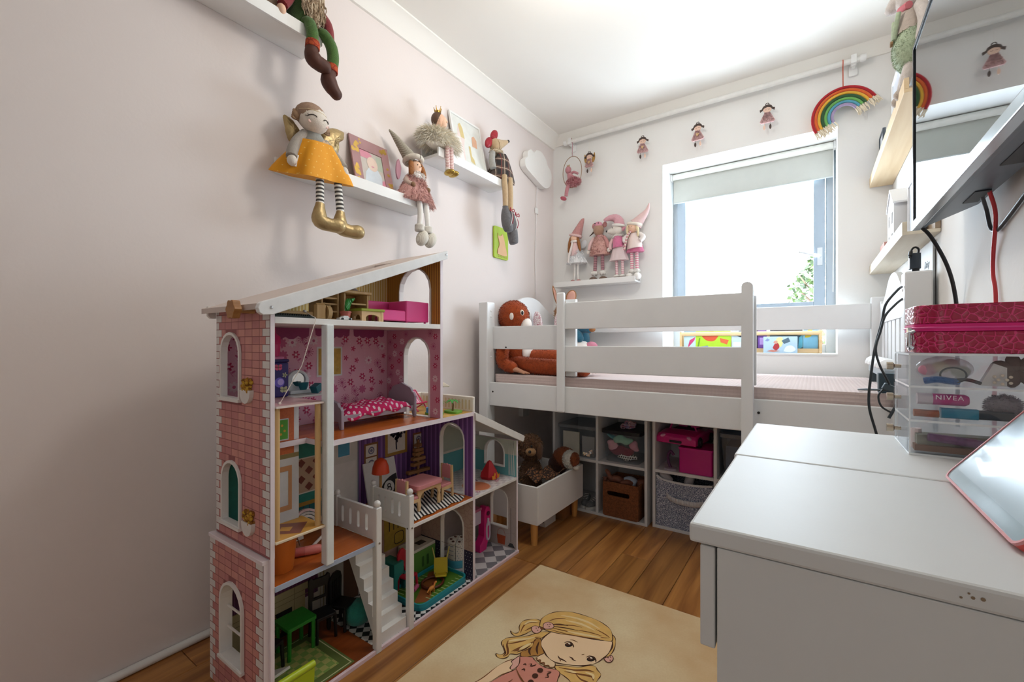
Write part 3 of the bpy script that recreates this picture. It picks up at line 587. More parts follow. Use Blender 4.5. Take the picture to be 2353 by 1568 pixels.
for yy in (1.91, 1.965):
    limb('leg', [(1.83, yy, 1.83), (1.82, yy, 1.79), (1.815, yy, 1.765)], [.017, .015, .014], gm, [gf], 0)
    MB().ball((1.818, yy+.01, 1.738), (.03, .022, .022)).build('shoe', lin_, gm, smooth=60)
# charger, sign, cables at the bed end
o = thing('charger_plug', 'black plug charger with short curled lead standing on the bed post', 'charger', (1.84, 1.895, 1.146))
m = MB(); m.prism(rrect(1.824, 1.88, 1.852, 1.912, .006), 1.156, 1.205); m.build('plug_body', mat('2b3540', .4), o, smooth=40, bevel=.003); MB().box(1.830, 1.884, 1.1462, 1.848, 1.906, 1.156).build('pins', BLACK, o)
m = MB(); m.tube(bz([(1.846, 1.89, 1.204), (1.846, 1.888, 1.218), (1.838, 1.885, 1.224), (1.83, 1.882, 1.218), (1.826, 1.88, 1.205), (1.823, 1.874, 1.19)], 4), .003, 8); m.tube([(1.827, 1.88, 1.21), (1.824, 1.876, 1.196)], .005, 8); m.build('lead', BLACK, o, smooth=60)
o = thing('name_card', 'pale card with handwritten script leaning on the right wall behind the charger', 'card', (1.88, 2.0, 1.10))
MB().box(1.882, 1.905, 1.03, 1.8875, 2.10, 1.246).build('card', mat('dadcda', .6), o)
text_mesh('handwriting', 'Daisy', .034, (1.8814, 2.03, 1.168), (R(90), 0, R(-90)), '5b5f62', o, .35)
ccol = mat('2a3238', .4)
tag(MB().tube(bz([(1.806, 1.89, 1.10), (1.79, 1.858, 1.085), (1.762, 1.85, 1.042), (1.752, 1.846, .986), (1.735, 1.845, .902), (1.725, 1.845, .816), (1.720, 1.852, .716), (1.738, 1.855, .627), (1.76, 1.85, .52)], 6), .0038, 8).build('long_black_cable', ccol, smooth=60), 'long black cable hanging over the bed end past the side rail', 'cable')
tag(MB().tube(bz([(1.806, 1.882, 1.06), (1.785, 1.85, 1.04), (1.760, 1.842, 1.005), (1.748, 1.838, .955), (1.736, 1.836, .90), (1.745, 1.84, .85), (1.765, 1.85, .80), (1.772, 1.86, .785)], 6), .0034, 8).build('short_black_cable', ccol, smooth=60), 'second black cable running down to the small black adaptor', 'cable')
o = thing('power_adaptor', 'small black inline adaptor with looped lead at the mattress end', 'adaptor', (1.775, 1.875, .75))
m = MB(M.Translation((1.776, 1.873, .770)) @ M.Rotation(R(25), 4, 'Y')); m.box(-.02, -.012, -.011, .02, .012, .011); m.build('adaptor_body', mat('3a4a52', .4), o, bevel=.003)
m = MB(); m.tube(bz([(1.758, 1.872, .765), (1.745, 1.86, .745), (1.752, 1.858, .712), (1.775, 1.86, .694)], 5), .003, 7); m.tube(bz([(1.79, 1.875, .778), (1.802, 1.872, .76), (1.79, 1.86, .72), (1.77, 1.855, .675)], 5), .0045, 7); m.tube(bz([(1.77, 1.90, .762), (1.72, 1.93, .757), (1.70, 1.96, .754), (1.73, 1.99, .754), (1.765, 1.96, .756)], 6), .003, 7); m.build('lead', ccol, o, smooth=60)
o = thing('bulb_strip', 'grey strip carrying a row of white round bulbs by the bed end', 'light strip', (1.785, 2.2, .75))
MB().box(1.772, 1.98, .795, 1.80, 2.50, .825).build('strip', mat('b4bcc2', .4), o, bevel=.002)
for i, xx in enumerate((1.995, 2.48)): MB().box(1.78, xx-.01, .7485, 1.796, xx+.01, .795).build('foot', mat('3d474d', .5), o)
for i in range(5): MB().lathe([(.0, .036), (.014, .034), (.026, .025), (.031, .011), (.031, .003), (.026, 0), (.0, 0)], (1.786, 2.03+i*.105, .826), 16).build('bulb', mat('f7f8f8', .25), o, smooth=50)
tag(MB().prism(rrect(1.752, 1.925, 1.798, 1.97, .006), .7485, .815).build('small_speaker', mat('33454f', .5), smooth=40, bevel=.003), 'small dark speaker cube on the mattress beside the bulb strip', 'speaker')
# ---------------------------------------------------------------- dollhouse shell
DX0, DX1 = .212, .503
edge = mat('efe4ea', .45, .02, 20); dwhite = mat('ece9e6', .4, .02, 20)
dh = thing('dollhouse', 'tall wooden dollhouse with pink brick tower and furnished open rooms', 'dollhouse', (.36, 1.07, 0))
def dbox(n, *b, m=dwhite, bev=.0008, par=None): return MB().box(*b).build(n, m, par or dh, bevel=bev, segs=1)
# printed papers
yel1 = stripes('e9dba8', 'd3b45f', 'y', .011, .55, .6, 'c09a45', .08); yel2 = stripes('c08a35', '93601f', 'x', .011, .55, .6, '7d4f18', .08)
pur = stripes('9468ad', '6d4587', 'y', .024, .6, .6, '43225a', .1); pur2 = stripes('9468ad', '6d4587', 'x', .024, .6, .6, '43225a', .1)
pur3 = stripes('75406c', '5c2c53', 'y', .012, .8, .6)
pinkp = mat('e8b0c4', .6, .03, 20); orangew = wood('a04a18', 'c46a2c', 'Y', 10, .22); brownw = wood('6f3617', '93491f', 'Y', 10, .3)
tealp = mat('2f8a7c', .6, .1, 60); deckw = wood('b98a3c', 'd8ae5c', 'X', 10, .4)
doorp = mat('dcdad6', .6, .02); dark = mat('262028', .7)
def paper(n, pts, h, plane, m, holes=()): return MB().prism(pts, h, h, plane, 0, holes).build(n, m, dh)
def rect(a0, b0, a1, b1): return [(a0, b0), (a1, b0), (a1, b1), (a0, b1)]
def roofz(y): return 1.002+.36*(y-.519)
def ring(W, d):
    c = ((W[0][0]+W[1][0])/2, W[0][1]); out = []
    x0, x1 = W[0][0]-d, W[1][0]+d; zt = max(p[1] for p in W)+d
    return arch(x0, x1, W[0][1]-d, zt, 10)
def wr(W): return [(x+(.0015 if x > .397 else -.0015), max(z, .0125)+(.0015 if z > .05 else 0)) for x, z in W]
# tower wall with three arched windows
W2, W1, W3 = arch(.258, .352, .445, .602, 10), arch(.252, .350, .775, .940, 10), arch(.280, .392, .10, .295, 10)
MB().prism([(DX0, .40), (DX1, .40), (DX1, 1.006), (DX0, 1.006)], .536, .546, 'xz', 0, [ring(W1, .0015), ring(W2, .0015)]).build('tower_wall', edge, dh)
MB().prism([(.202, 0), (.495, 0), (.495, .398), (.202, .398)], .524, .546, 'xz', 0, [ring(W3, .0015)]).build('tower_wall', edge, dh)
dbox('tower_wall', .495, .536, .0, DX1, .546, .40, m=edge)
def inside(x, z, W, pad=.012):
    x0, x1 = W[0][0]-pad, W[1][0]+pad; z0 = W[0][1]-pad; zt = max(p[1] for p in W)+pad; r = (x1-x0)/2; c = (x0+x1)/2
    if x < x0 or x > x1 or z < z0: return False
    return z < zt-r or (x-c)**2+(z-(zt-r))**2 < r*r
bm_ = [mat('cf8f8a', .6, .05, 40), mat('c78584', .6, .05, 40), mat('d6978e', .6, .05, 40), mat('e4e0de', .6, .03, 40)]
def bricks(y, X0_, X1_, z0, z1, Ws):
    b = MB(); hgt = .0196; r = 0; z = z0
    while z < z1-.002:
        zz = min(z+hgt, z1); ql = .034 if r % 2 else .018; qr = .036 if r % 2 else .020
        cells_ = [(X0_, X0_+ql, 3), (X1_-qr, X1_, 3)]
        x = X0_+ql-(0 if r % 2 else .010)
        xs = [X0_+ql]; x = X0_+ql+(.020 if r % 2 else .036)
        while x < X1_-qr-.008: xs.append(x); x += .037
        xs.append(X1_-qr)
        cells_ += [(xs[i], xs[i+1], rnd.randrange(3)) for i in range(len(xs)-1)]
        for a, c, k in cells_:
            n = max(1, int((c-a)/.004)); seg = None   # cut round the window openings
            for i in range(n+1):
                xa = a+(c-a)*i/n; out = i < n and not any(inside(xa+(c-a)/n*.5, z+hgt/2, W) for W in Ws)
                if out and seg is None: seg = xa
                if (not out) and seg is not None:
                    g = .0009; b.add([(seg+(g if seg == a else 0), y, z+g), (xa-(g if i == n else 0), y, z+g), (xa-(g if i == n else 0), y, zz-g), (seg+(g if seg == a else 0), y, zz-g)], [(0, 1, 2, 3)], k); seg = None
        z += hgt; r += 1
    return b
grout = mat('9c5f60', .7)
MB().prism([(DX0, .40), (DX1-.002, .40), (DX1-.002, 1.004), (DX0, 1.004)], .5357, .5357, 'xz', 0, [W1, W2]).build('brick_print', grout, dh)
MB().prism([(.203, .001), (.494, .001), (.494, .39), (.203, .39)], .5237, .5237, 'xz', 0, [W3]).build('brick_print', grout, dh)
o = bricks(.5353, DX0, DX1-.002, .405, 1.003, [W1, W2]).build('brick_print', bm_, dh); o['kind'] = 'stuff'
o = bricks(.5233, .203, .494, .0, .388, [W3]).build('brick_print', bm_, dh); o['kind'] = 'stuff'
dbox('tower_ledge', .202, .520, .389, .496, .5345, .399, m=edge)
for W, y0 in ((W1, .530), (W2, .530), (W3, .517)):
    f = MB().prism(ring(W, .007), y0, .547, 'xz', 0, [W]).build('tower_window', dwhite, dh)
    d = (W[1][0]+.009, W[0][1]-.007); s = MB(); s.box(W[0][0]-.009, y0-.004, W[0][1]-.010, W[1][0]+.009, .536 if y0 > .52 else .524, W[0][1]-.003); s.build('sill', dwhite, f)
m = MB(); 
for a in (.16, .215): m.box(.27, .535, a, .40, .538, a+.006)
lab(m.build('window_bar', dwhite, dh), 'white window bars')
# flower boxes on the tower
yf = [mat('c9a035', .8), mat('b58226', .8), mat('8a5a1c', .8)]
for cx, zt in ((.397, .800), (.405, .470)):
    p = MB(); q = [(cx-.026, zt), (cx+.026, zt)]+[(cx+.026*cos(a), zt-.006-.028*sin(a)) for a in [PI*i/8 for i in range(9)]]
    p.prism([(cx-.026, zt), (cx-.026, zt-.006)]+[(cx-.026*cos(a), zt-.006-.028*sin(a)) for a in [PI*i/8 for i in range(1, 9)]]+[(cx+.026, zt)], .525, .5352, 'xz')
    fb = p.build('flower_box', mat('e3dfdc', .5), dh, smooth=40)
    p = MB()
    for _ in range(70): c = (cx+rnd.uniform(-.022, .022), rnd.uniform(.527, .535), zt+rnd.uniform(-.003, .028)); p.ball(c, rnd.uniform(.003, .0055), rnd.randrange(3), 6, 4)
    p.build('printed_flowers', yf, fb)['kind'] = 'stuff'
# roof with skylight slot, front beam
def rq(y, d): return (y, roofz(y)+d)
m = MB(); S_ = lambda ya, yb, xa, xb: m.prism([rq(ya, 0), rq(yb, 0), rq(yb, .014), rq(ya, .014)], xa, xb, 'yz')
S_(.505, .80, .198, DX1); S_(1.02, 1.140, .198, DX1); S_(.80, 1.02, .198, .27); S_(.80, 1.02, .37, DX1)
m.build('roof_board', mat('d3c4bc', .6, .02), dh)
m = MB(); pts = [rq(1.137, -.012), rq(1.137, .016), rq(.519, .016)]+[(.519+.014*cos(a)-.004, 1.000+.016*sin(a)) for a in [R(x) for x in (110, 140, 180, 220, 260)]]+[rq(.535, -.022)]
m.prism(pts, DX1-.002, .517, 'yz'); rb = m.build('roof_beam', mat('eceded', .35), dh, bevel=.0015)
m = MB()
for yy, zz in ((.531, 1.003), (1.128, roofz(1.128)+.004)): m.lathe([(0, 0), (.004, 0), (.0035, .0015), (0, .0022)], (.517, yy, zz), 10, 0, M.Rotation(R(90), 3, 'Y'))
m.build('screw', CHROME, rb, smooth=40)
m = MB().prism([(.517, 1.018), (.536, 1.024), (.536, .985), (.524, .985), (.517, .992)], .198, .21, 'yz'); m.build('roof_beam', mat('e4dedb', .4), dh)
m, N, L, P = newmat('bath_tile'); 
o_ = axes(N, L); P.inputs['Roughness'].default_value = .4
L.new(mixc(N, L, math_node(N, L, 'GREATER_THAN', o_[2], .425), '6fb6ba', 'c2c9bb'), P.inputs['Base Color']); bath_tile = m
# back panels and papers
dbox('back_panel', DX0, .546, 0, .222, 1.126, 1.0); MB().prism([(.546, 1.0), (1.126, 1.0), rq(1.126, 0), rq(.546, 0)], DX0, .222, 'yz').build('back_panel', dwhite, dh)
dbox('back_panel', DX0, 1.126, 0, .222, 1.304, .645); MB().prism([(1.304, 0), (1.598, 0), (1.598, .495), (1.304, .625)], DX0, .222, 'yz').build('back_panel', dwhite, dh)
bx = .2226
paper('wallpaper', [(.547, .983), (1.113, .983), rq(1.113, -.001), rq(.547, -.001)], bx, 'yz', yel1)
paper('wallpaper', rect(.547, .656, 1.113, .965), bx, 'yz', pinkp)
paper('wallpaper', rect(.547, .331, .868, .640), bx, 'yz', tealp); paper('wallpaper', rect(.868, .331, .985, .640), bx, 'yz', doorp); paper('wallpaper', rect(.985, .331, 1.292, .640), bx, 'yz', pur)
paper('wallpaper', rect(.547, .013, .83, .317), bx, 'yz', pur3); paper('wallpaper', rect(.83, .013, 1.05, .317), bx, 'yz', mat('c9c5c0', .6)); paper('wallpaper', rect(1.05, .013, 1.292, .317), bx, 'yz', mat('b99a8f', .6, .05))
paper('wallpaper', [(1.304, .331), (1.588, .331), (1.588, .49), (1.304, .617)], bx, 'yz', bath_tile); paper('wallpaper', rect(1.304, .013, 1.588, .317), bx, 'yz', mat('b7aca6', .6, .05))
# floors
dbox('room_floor', .222, .546, .966, DX1, 1.114, .982)
m = MB(); m.prism([(.222, .546), (.41, .546), (.41, .68), (DX1, .68), (DX1, 1.304), (.222, 1.304)], .640, .655, 'xy'); m.build('room_floor', edge, dh)
dbox('room_floor', .222, .546, .318, DX1, .845, .330); dbox('room_floor', .222, .845, .318, .325, .975, .330); dbox('room_floor', .222, .975, .318, DX1, 1.292, .330); dbox('room_floor', .222, 1.304, .318, DX1, 1.588, .330); dbox('room_floor', .21, .546, 0, .51, 1.598, .012, m=mat('e5cdd3', .5))
dbox('floor_trim', DX1, .546, .317, .505, .845, .331, m=mat('a9b6cc', .5))
paper('floor_print', [(.222, .547), (.41, .547), (.41, .68), (.502, .68), (.502, 1.113), (.222, 1.113)], .6553, 'xy', orangew)
paper('floor_print', rect(.222, 1.127, .502, 1.290), .6553, 'xy', deckw)
paper('floor_print', rect(.222, .547, .502, .844), .3303, 'xy', orangew); paper('floor_print', rect(.222, .976, .502, 1.291), .3303, 'xy', orangew)
bathf = checks('ded6d6', 'c4b9bb', 'xy', .022, .4); paper('floor_print', rect(.222, 1.305, .502, 1.587), .3303, 'xy', bathf)
paper('floor_print', rect(.223, .547, .502, .845), .0123, 'xy', brownw)
dia = checks('cfcbc8', '2a282b', 'xy', .022, .4, (0, 0, R(45))); paper('floor_print', rect(.223, .845, .502, .975), .0123, 'xy', dia)
paper('floor_print', rect(.223, .975, .502, 1.291), .0123, 'xy', checks('e4e0de', '201e22', 'xy', .0165, .4, (0, 0, R(45))))
paper('floor_print', rect(.223, 1.305, .502, 1.587), .0123, 'xy', checks('c9c4c6', '77757c', 'xy', .046, .4, (0, 0, R(45))))
# inner walls
A1, A2 = arch(.30, .455, .984, 1.185, 8), arch(.325, .450, .657, .935, 8)
MB().prism([(DX0, .655), (DX1, .655), (DX1, roofz(1.114)-.004), (DX0, roofz(1.114)-.004)], 1.114, 1.126, 'xz', 0, [ring(A1, .0015), ring(A2, .0015)]).build('inner_wall', edge, dh)
A3, A4 = arch(.335, .457, .333, .600, 8), arch(.340, .454, .014, .262, 8)
MB().prism(rect(DX0, .012, DX1, .640), 1.292, 1.304, 'xz', 0, [ring(A3, .0015), wr(A4)]).build('inner_wall', edge, dh)
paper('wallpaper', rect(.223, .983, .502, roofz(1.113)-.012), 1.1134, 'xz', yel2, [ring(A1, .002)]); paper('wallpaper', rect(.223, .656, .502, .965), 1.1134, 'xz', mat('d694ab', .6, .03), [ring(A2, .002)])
paper('wallpaper', rect(.223, .331, .502, .639), 1.2914, 'xz', pur2, [ring(A3, .002)])
paper('wallpaper', rect(.223, .12, .502, .317), 1.2914, 'xz', cells('b99f93', 'a98d82', 40, .03, .6, 0), [[(a, max(.121, b)) for a, b in A4]]); paper('wallpaper', rect(.223, .013, .502, .12), 1.2914, 'xz', dots('2e2b45', 'd8d6e0', 'xz', .013, .1), [[(.338, .0135), (.456, .0135), (.456, .1195), (.338, .1195)]])
for W, y in ((A1, 1.108), (A2, 1.108), (A3, 1.287), (A4, 1.287)): MB().prism(ring(W, .004), y, y+.0195, 'xz', 0, [W]).build('arch_trim', dwhite, dh)
# annex
A5, A6 = arch(.330, .436, .370, .492-.012, 8), arch(.365, .454, .10, .262, 8)
MB().prism(rect(DX0, 0, DX1, .490), 1.588, 1.598, 'xz', 0, [ring(A5, .0015), ring(A6, .0015)]).build('annex_wall', edge, dh)
paper('wallpaper', rect(.223, .331, .502, .489), 1.5874, 'xz', bath_tile, [ring(A5, .002)]); paper('wallpaper', rect(.223, .013, .502, .317), 1.5874, 'xz', cells('b9aeaa', 'afa39e', 30, .02, .6, 0), [ring(A6, .002)])
for W in (A5, A6): MB().prism(ring(W, .004), 1.583, 1.602, 'xz', 0, [W]).build('arch_trim', dwhite, dh)
m = MB(); m.prism([(1.300, .652), (1.640, .503), (1.640, .494), (1.300, .643)], .200, .512, 'yz'); m.build('annex_roof', mat('dedad2', .4, .02), dh, bevel=.001)
m = MB(); m.prism([(1.296, .650), (1.300, .652), (1.632, .507), (1.636, .490), (1.626, .480), (1.298, .622)], DX1, .513, 'yz'); m.build('roof_beam', mat('e6e2dc', .4), dh, bevel=.001)
# balcony rails with printed bars
for b in ((.222, 1.291, .655, DX1, 1.303, .712), (.212, 1.126, .655, .222, 1.303, .712)): dbox('balcony_rail', *b, m=mat('efe8de', .5), bev=.002)
m = MB()
for i in range(15): m.prism(rrect(.236+i*.0175, .662, .244+i*.0175, .70, .003, 2), 1.2906, 1.2906, 'xz'); m.prism(rrect(1.134+i*.0105, .662, 1.140+i*.0105, .70, .003, 2), .2225, .2225, 'yz')
m.build('rail_print', mat('d8c7a4', .6), dh)
# posts, railings, stairs
dbox('front_post', .489, .675, .330, .515, .697, .967, m=mat('e7ecec', .35), bev=.002)
wood_w = mat('e8e6e3', .4, .02)
for y, x0 in ((.847, .304), (.975, .32)):
    p = dbox('front_post', .492, y-.010, .0, .512, y+.010, .430, m=wood_w, bev=.002)
    m = MB().ball((.502, y, .440), .0105, 0, 14, 9); m.lathe([(.006, .430), (.006, .434)], (.502, y, 0), 10); m.build('ball_finial', wood_w, p, smooth=60)
    m = MB().tube([(.502, y-.0101, .325), (.502, y-.0115, .325)], .003, 8); m.tube([(.5121, y, .325), (.5135, y, .325)], .003, 8); m.build('bolt', mat('8f8579', .4, .02, 10, .7), p)
    p = dbox('rail_post', x0-.008, y-.008, .330, x0+.008, y+.008, .428, m=wood_w, bev=.0015); MB().ball((x0, y, .4365), .0095, 0, 12, 8).build('ball_finial', wood_w, p, smooth=60)
    sl = []
    for i in range(4): c = x0+.036+i*(.492-x0-.07)/3; sl.append([(c+.006*cos(a), .398+.006*sin(a)) for a in [PI*j/5 for j in range(6)]]+[(c+.006*cos(a), .358+.006*sin(a)) for a in [PI+PI*j/5 for j in range(6)]])
    MB().prism(rect(x0+.006, .333, .494, .424), y-.005, y+.005, 'xz', 0, sl).build('railing', wood_w, dh)
n = 9; m = MB(); prof = []
for i in range(n):
    xa = .500-i*.0205; prof += [(xa, .012+i*.034), (xa, .012+(i+1)*.034)]
prof += [(.500-n*.0205, .318), (.500-n*.0205-.012, .318), (.500-n*.0205-.012, .29)]+[(.470, .012)]
m.prism(prof, .863, .962, 'xz'); m.build('staircase', wood_w, dh)
# elevator
el = MB(); el.box(.25, .548, .7595, .507, .672, .7645); et = el.build('lift_top', mat('e8d9d2', .5), dh)
paper_ = MB().prism(rect(.251, .549, .502, .671), .7648, .7648, 'xy').build('lift_print', mat('c99c9c', .4, .25, 25), et)
eb = dbox('lift_floor', .395, .546, .432, .508, .676, .438, m=mat('e9d6b8', .5))
p = MB(); p.prism(rect(.397, .547, .504, .674), .4383, .4383, 'xy', 0); p.prism([(.40, .60), (.45, .56), (.502, .61), (.45, .66)], .4386, .4386, 'xy', 1); p.prism([(.43, .60), (.45, .585), (.47, .60), (.45, .62)], .4389, .4389, 'xy', 0); p.build('lift_print', [mat('d29a48', .4), mat('8a5244', .4)], eb)
dbox('lift_panel', .398, .549, .438, .404, .662, .7595)
m = MB(); zz = .62
m.prism(rect(.5495, zz, .648, .7590), .4046, .4046, 'yz', 0); m.prism(rect(.5495, .439, .6615, zz-.012), .4046, .4046, 'yz', 1); m.prism(rect(.648, .44, .6615, .759), .4047, .4047, 'yz', 1); m.prism(rect(.5495, zz-.012, .6615, zz), .4048, .4048, 'yz', 3)
m.prism(rect(.575, .468, .642, .588), .4049, .4049, 'yz', 4, [rect(.585, .482, .632, .574)]); m.prism(rect(.601, .658, .633, .716), .4049, .4049, 'yz', 1); m.prism(rect(.603, .661, .631, .713), .4051, .4051, 'yz', 2)
for q in ((.612, .675), (.622, .683), (.615, .698)): m.disc(q, .0035, .4053, 5, 8, 'yz')
m.build('lift_print', [mat('c66a3f', .6, .12, 200), mat('d5d6d8', .5), mat('5aa53d', .5), mat('8f7f55', .5), mat('c99468', .5), mat('d9a53f', .5)], dh)
dow = wood('c39a62', 'e0bd86', 'Z', 9, .5)
for y in (.5545, .6625): MB().tube([(.494, y, .438), (.494, y, .7595)], .0075, 12).build('dowel', dow, dh, smooth=50)
# winch: knob outside, dowel, wheel block, string
wv = dbox('winch_block', .412, .688, .982, .440, .724, 1.030, m=wood('c59a5e', 'e2bf88', 'Z', 9, .5), bev=.006)
MB().lathe([(0, 0), (.022, 0), (.022, .012), (0, .012)], (.424, .726, 1.004), 18, 0, M.Rotation(R(-90), 3, 'X')).build('wheel', wood('c9a068', 'e6c692', 'X', 9, .5), dh, smooth=40)
MB().tube([(.425, .50, .997), (.425, .728, .999)], .0065, 10).build('winch_axle', wood('c39a62', 'e0bd86', 'Y', 9, .5), dh, smooth=50)
m = MB()
fl_ = [(.425+.022*(1+.10*cos(6*a))*cos(a), .999+.022*(1+.10*cos(6*a))*sin(a)) for a in [2*PI*i/36 for i in range(36)]]
m.prism(fl_, .480, .497, 'xz'); m.build('winch_knob', wood('96632f', 'b9854a', 'X', 9, .5), dh, smooth=30, bevel=.001)
m = MB(); m.tube([(.425, .665, 1.005), (.43, .666, 1.002), (.507, .648, .9835), (.508, .648, .978), (.495, .618, .86), (.470, .575, .766)], .0011, 6); m.ball((.427, .665, 1.004), .005, 0, 8, 6); m.ball((.47, .575, .767), .004, 0, 8, 6); m.build('winch_string', mat('efe6dc', .8), dh, smooth=60)
# ------- flat prints on the papers
fl_c = [mat('c0335f', .6), mat('c9638a', .6), mat('f0d3dc', .6), mat('9b3a6c', .6), mat('b24573', .6)]
def flower(b, c, r, h, plane, k, n=6, k2=2):
    for i in range(n):
        a = 2*PI*i/n; b.disc((c[0]+r*.6*cos(a), c[1]+r*.6*sin(a)), r*.42, h+(.0001*(i % 2)), k, 8, plane, r*.24, a)
    b.disc(c, r*.3, h+.0003, k2, 10, plane)
def dandelion(b, c, r, h, plane, k):
    for i in range(12): a = 2*PI*i/12; b.line([(c[0]+r*.25*cos(a), c[1]+r*.25*sin(a)), (c[0]+r*.8*cos(a), c[1]+r*.8*sin(a))], r*.08, h, k, False, plane); b.disc((c[0]+r*.9*cos(a), c[1]+r*.9*sin(a)), r*.1, h, k, 6, plane)
    b.disc(c, r*.25, h, k, 8, plane)
def stem(b, c, h, plane, k, l=.03, s=1):
    b.line(bz2([c, (c[0]+s*.004, c[1]-l*.6), (c[0]+s*.012, c[1]-l)], 4), .0012, h, k, False, plane); b.disc((c[0]+s*.012, c[1]-l*.55), .007, h, k, 8, plane, .003, .6*s)
b = MB(); rf = random.Random(5); spots = []
for _ in range(900):
    y, z = rf.uniform(.56, 1.10), rf.uniform(.665, .94)
    if .80 < y < .935 and .79 < z < .92: continue
    if all((y-a)**2+(z-c)**2 > .032**2 for a, c in spots): spots.append((y, z))
for i, (y, z) in enumerate(spots):
    k = i % 5; h = bx+.0004
    if k in (0, 3): stem(b, (y, z), h, 'yz', 1, .028, (-1)**i); flower(b, (y, z), .013, h+.0002, 'yz', 0, 6)
    elif k == 1: flower(b, (y, z), .016, h, 'yz', 2 if i % 2 else 1, 8, 1)
    elif k == 2: stem(b, (y, z), h, 'yz', 4, .03, (-1)**i); dandelion(b, (y, z), .016, h+.0001, 'yz', 4)
    else: flower(b, (y, z), .010, h, 'yz', 0, 5, 0)
for i in range(9): y = .58+i*.062; [b.line([(y, .66+j*.012), (y, .666+j*.012)], .0012, bx+.0002, 2, False, 'yz') for j in range(24)]
def valance(y0, y1, zt, d, n):
    pts = [(y0, zt), (y1, zt)]; w_ = (y1-y0)/n
    for i in range(n):
        c = y1-w_*(i+.5); dd = d*(1+.5*sin(PI*(i+.5)/n))
        pts += [(c+w_*.55*cos(a), zt-dd+.004-w_*.45*sin(a)) for a in [PI*j/5 for j in range(1, 5)]]
    return pts
for y0, y1 in ((.60, .80), (.82, .95), (.965, 1.10)): b.prism(valance(y0, y1, .9655, .016, 5), bx+.0008, bx+.0008, 'yz', 3)
b.build('wall_print', fl_c, dh)['kind'] = 'stuff'
b = MB(); spots = []
for _ in range(500):
    x, z = rf.uniform(.235, .492), rf.uniform(.665, .955)
    if .305 < x < .470 and z < .955 and (z < .865 or (x-.3875)**2+(z-.872)**2 < .085**2): continue
    if all((x-a)**2+(z-c)**2 > .027**2 for a, c in spots): spots.append((x, z))
for i, (x, z) in enumerate(spots): (flower(b, (x, z), .011, 1.1130, 'xz', 0, 6) if i % 2 else (dandelion(b, (x, z), .013, 1.1130, 'xz', 4) if i % 4 else flower(b, (x, z), .013, 1.1130, 'xz', 2, 8, 1)))
b.build('wall_print', fl_c, dh)['kind'] = 'stuff'
def pic(b, y0, z0, y1, z1, k, kf, fw_=.006, h=.2236): b.prism(rect(y0, z0, y1, z1), h, h, 'yz', kf); b.prism(rect(y0+fw_, z0+fw_, y1-fw_, z1-fw_), h+.0004, h+.0004, 'yz', k)
pm_ = [mat('e6e2e0', .5), mat('cda845', .5, .2, 60), mat('4f9fc4', .5, .15, 60), mat('8a5a2c', .5), mat('2e2a3c', .5, .2, 60), mat('e9e2d6', .5), mat('7a7a96', .5), mat('7c3a2a', .5), mat('c8a98c', .5), mat('b48a3c', .5), mat('1d6f75', .5), mat('5c4a36', .5), mat('c9b45c', .5)]
b = MB(); pic(b, .825, .805, .920, .905, 1, 0)
for i in range(9): b.disc((.84+.008*i, .825+.05*rf.random()), .003, .2243, 12, 7, 'yz')
b.build('wall_print', pm_, dh)
b = MB(); pic(b, .805, 1.02, .862, 1.075, 6, 0, .004); pic(b, .925, 1.085, .975, 1.135, 2, 0, .003); b.build('wall_print', pm_, dh)
b = MB(); pic(b, .755, .435, .842, .55, 8, 5, .004)
for i in range(3):
    for j in range(4):
        if (i+j) % 2: c = (.772+i*.026, .455+j*.026); b.prism([(c[0]-.014, c[1]), (c[0], c[1]-.014), (c[0]+.014, c[1]), (c[0], c[1]+.014)], .2243, .2243, 'yz', 7)
b.prism(rect(.547, .395, .868, .408), .2236, .2236, 'yz', 9); b.prism(rect(.547, .331, .868, .395), .2235, .2235, 'yz', 10)
for i in range(16): b.line([(.56+i*.02, .332), (.56+i*.02, .394)], .002, .2238, 4, False, 'yz')
pic(b, .90, .52, .953, .582, 2, 0, .004); b.prism(rect(.885, .34, .975, .50), .2236, .2236, 'yz', 0); b.line([(.985, .331), (.985, .64)], .006, .2238, 6, False, 'yz')
b.build('wall_print', pm_, dh)
b = MB(); pic(b, 1.105, .48, 1.215, .59, 5, 9, .012)
b.line(bz2([(1.16, .50), (1.158, .53), (1.162, .55)]), .006, .2244, 4, False, 'yz')
for i in range(26): b.disc((1.16+rf.gauss(0, .018), .555+rf.gauss(0, .011)), .006, .2246, 4, 7, 'yz')
for y in (1.01, 1.245):
    pic(b, y, .445, y+.062, .548, 5, 3, .007); 
    for z in (.472, .520): b.disc((y+.031, z), .014, .2243, 6, 14, 'yz'); b.disc((y+.031, z), .009, .2246, 5, 14, 'yz'); b.disc((y+.031, z), .006, .2248, 6, 12, 'yz')
    b.line([(y+.006, .497), (y+.056, .497)], .005, .2244, 3, False, 'yz')
b.build('wall_print', pm_, dh)
b = MB(); wn = [mat('cfc9c2', .6), mat('b9ac83', .6), mat('17151a', .6), mat('8f8460', .6), mat('5a3722', .6)]
b.prism(rect(.547, .013, .83, .10), .2235, .2235, 'yz', 0); b.prism(rect(.56, .013, .785, .135), .2238, .2238, 'yz', 1); b.prism(rect(.547, .128, .805, .148), .2240, .2240, 'yz', 1); b.prism(rect(.60, .013, .742, .092), .2242, .2242, 'yz', 2)
for z in (.127, .149, .112): b.line([(.55, z), (.80, z)], .0018, .2244, 3, False, 'yz')
b.line([(.75, .013), (.75, .15)], .0018, .2244, 3, False, 'yz'); b.prism(rect(.66, .20, .70, .25), .2240, .2240, 'yz', 2)
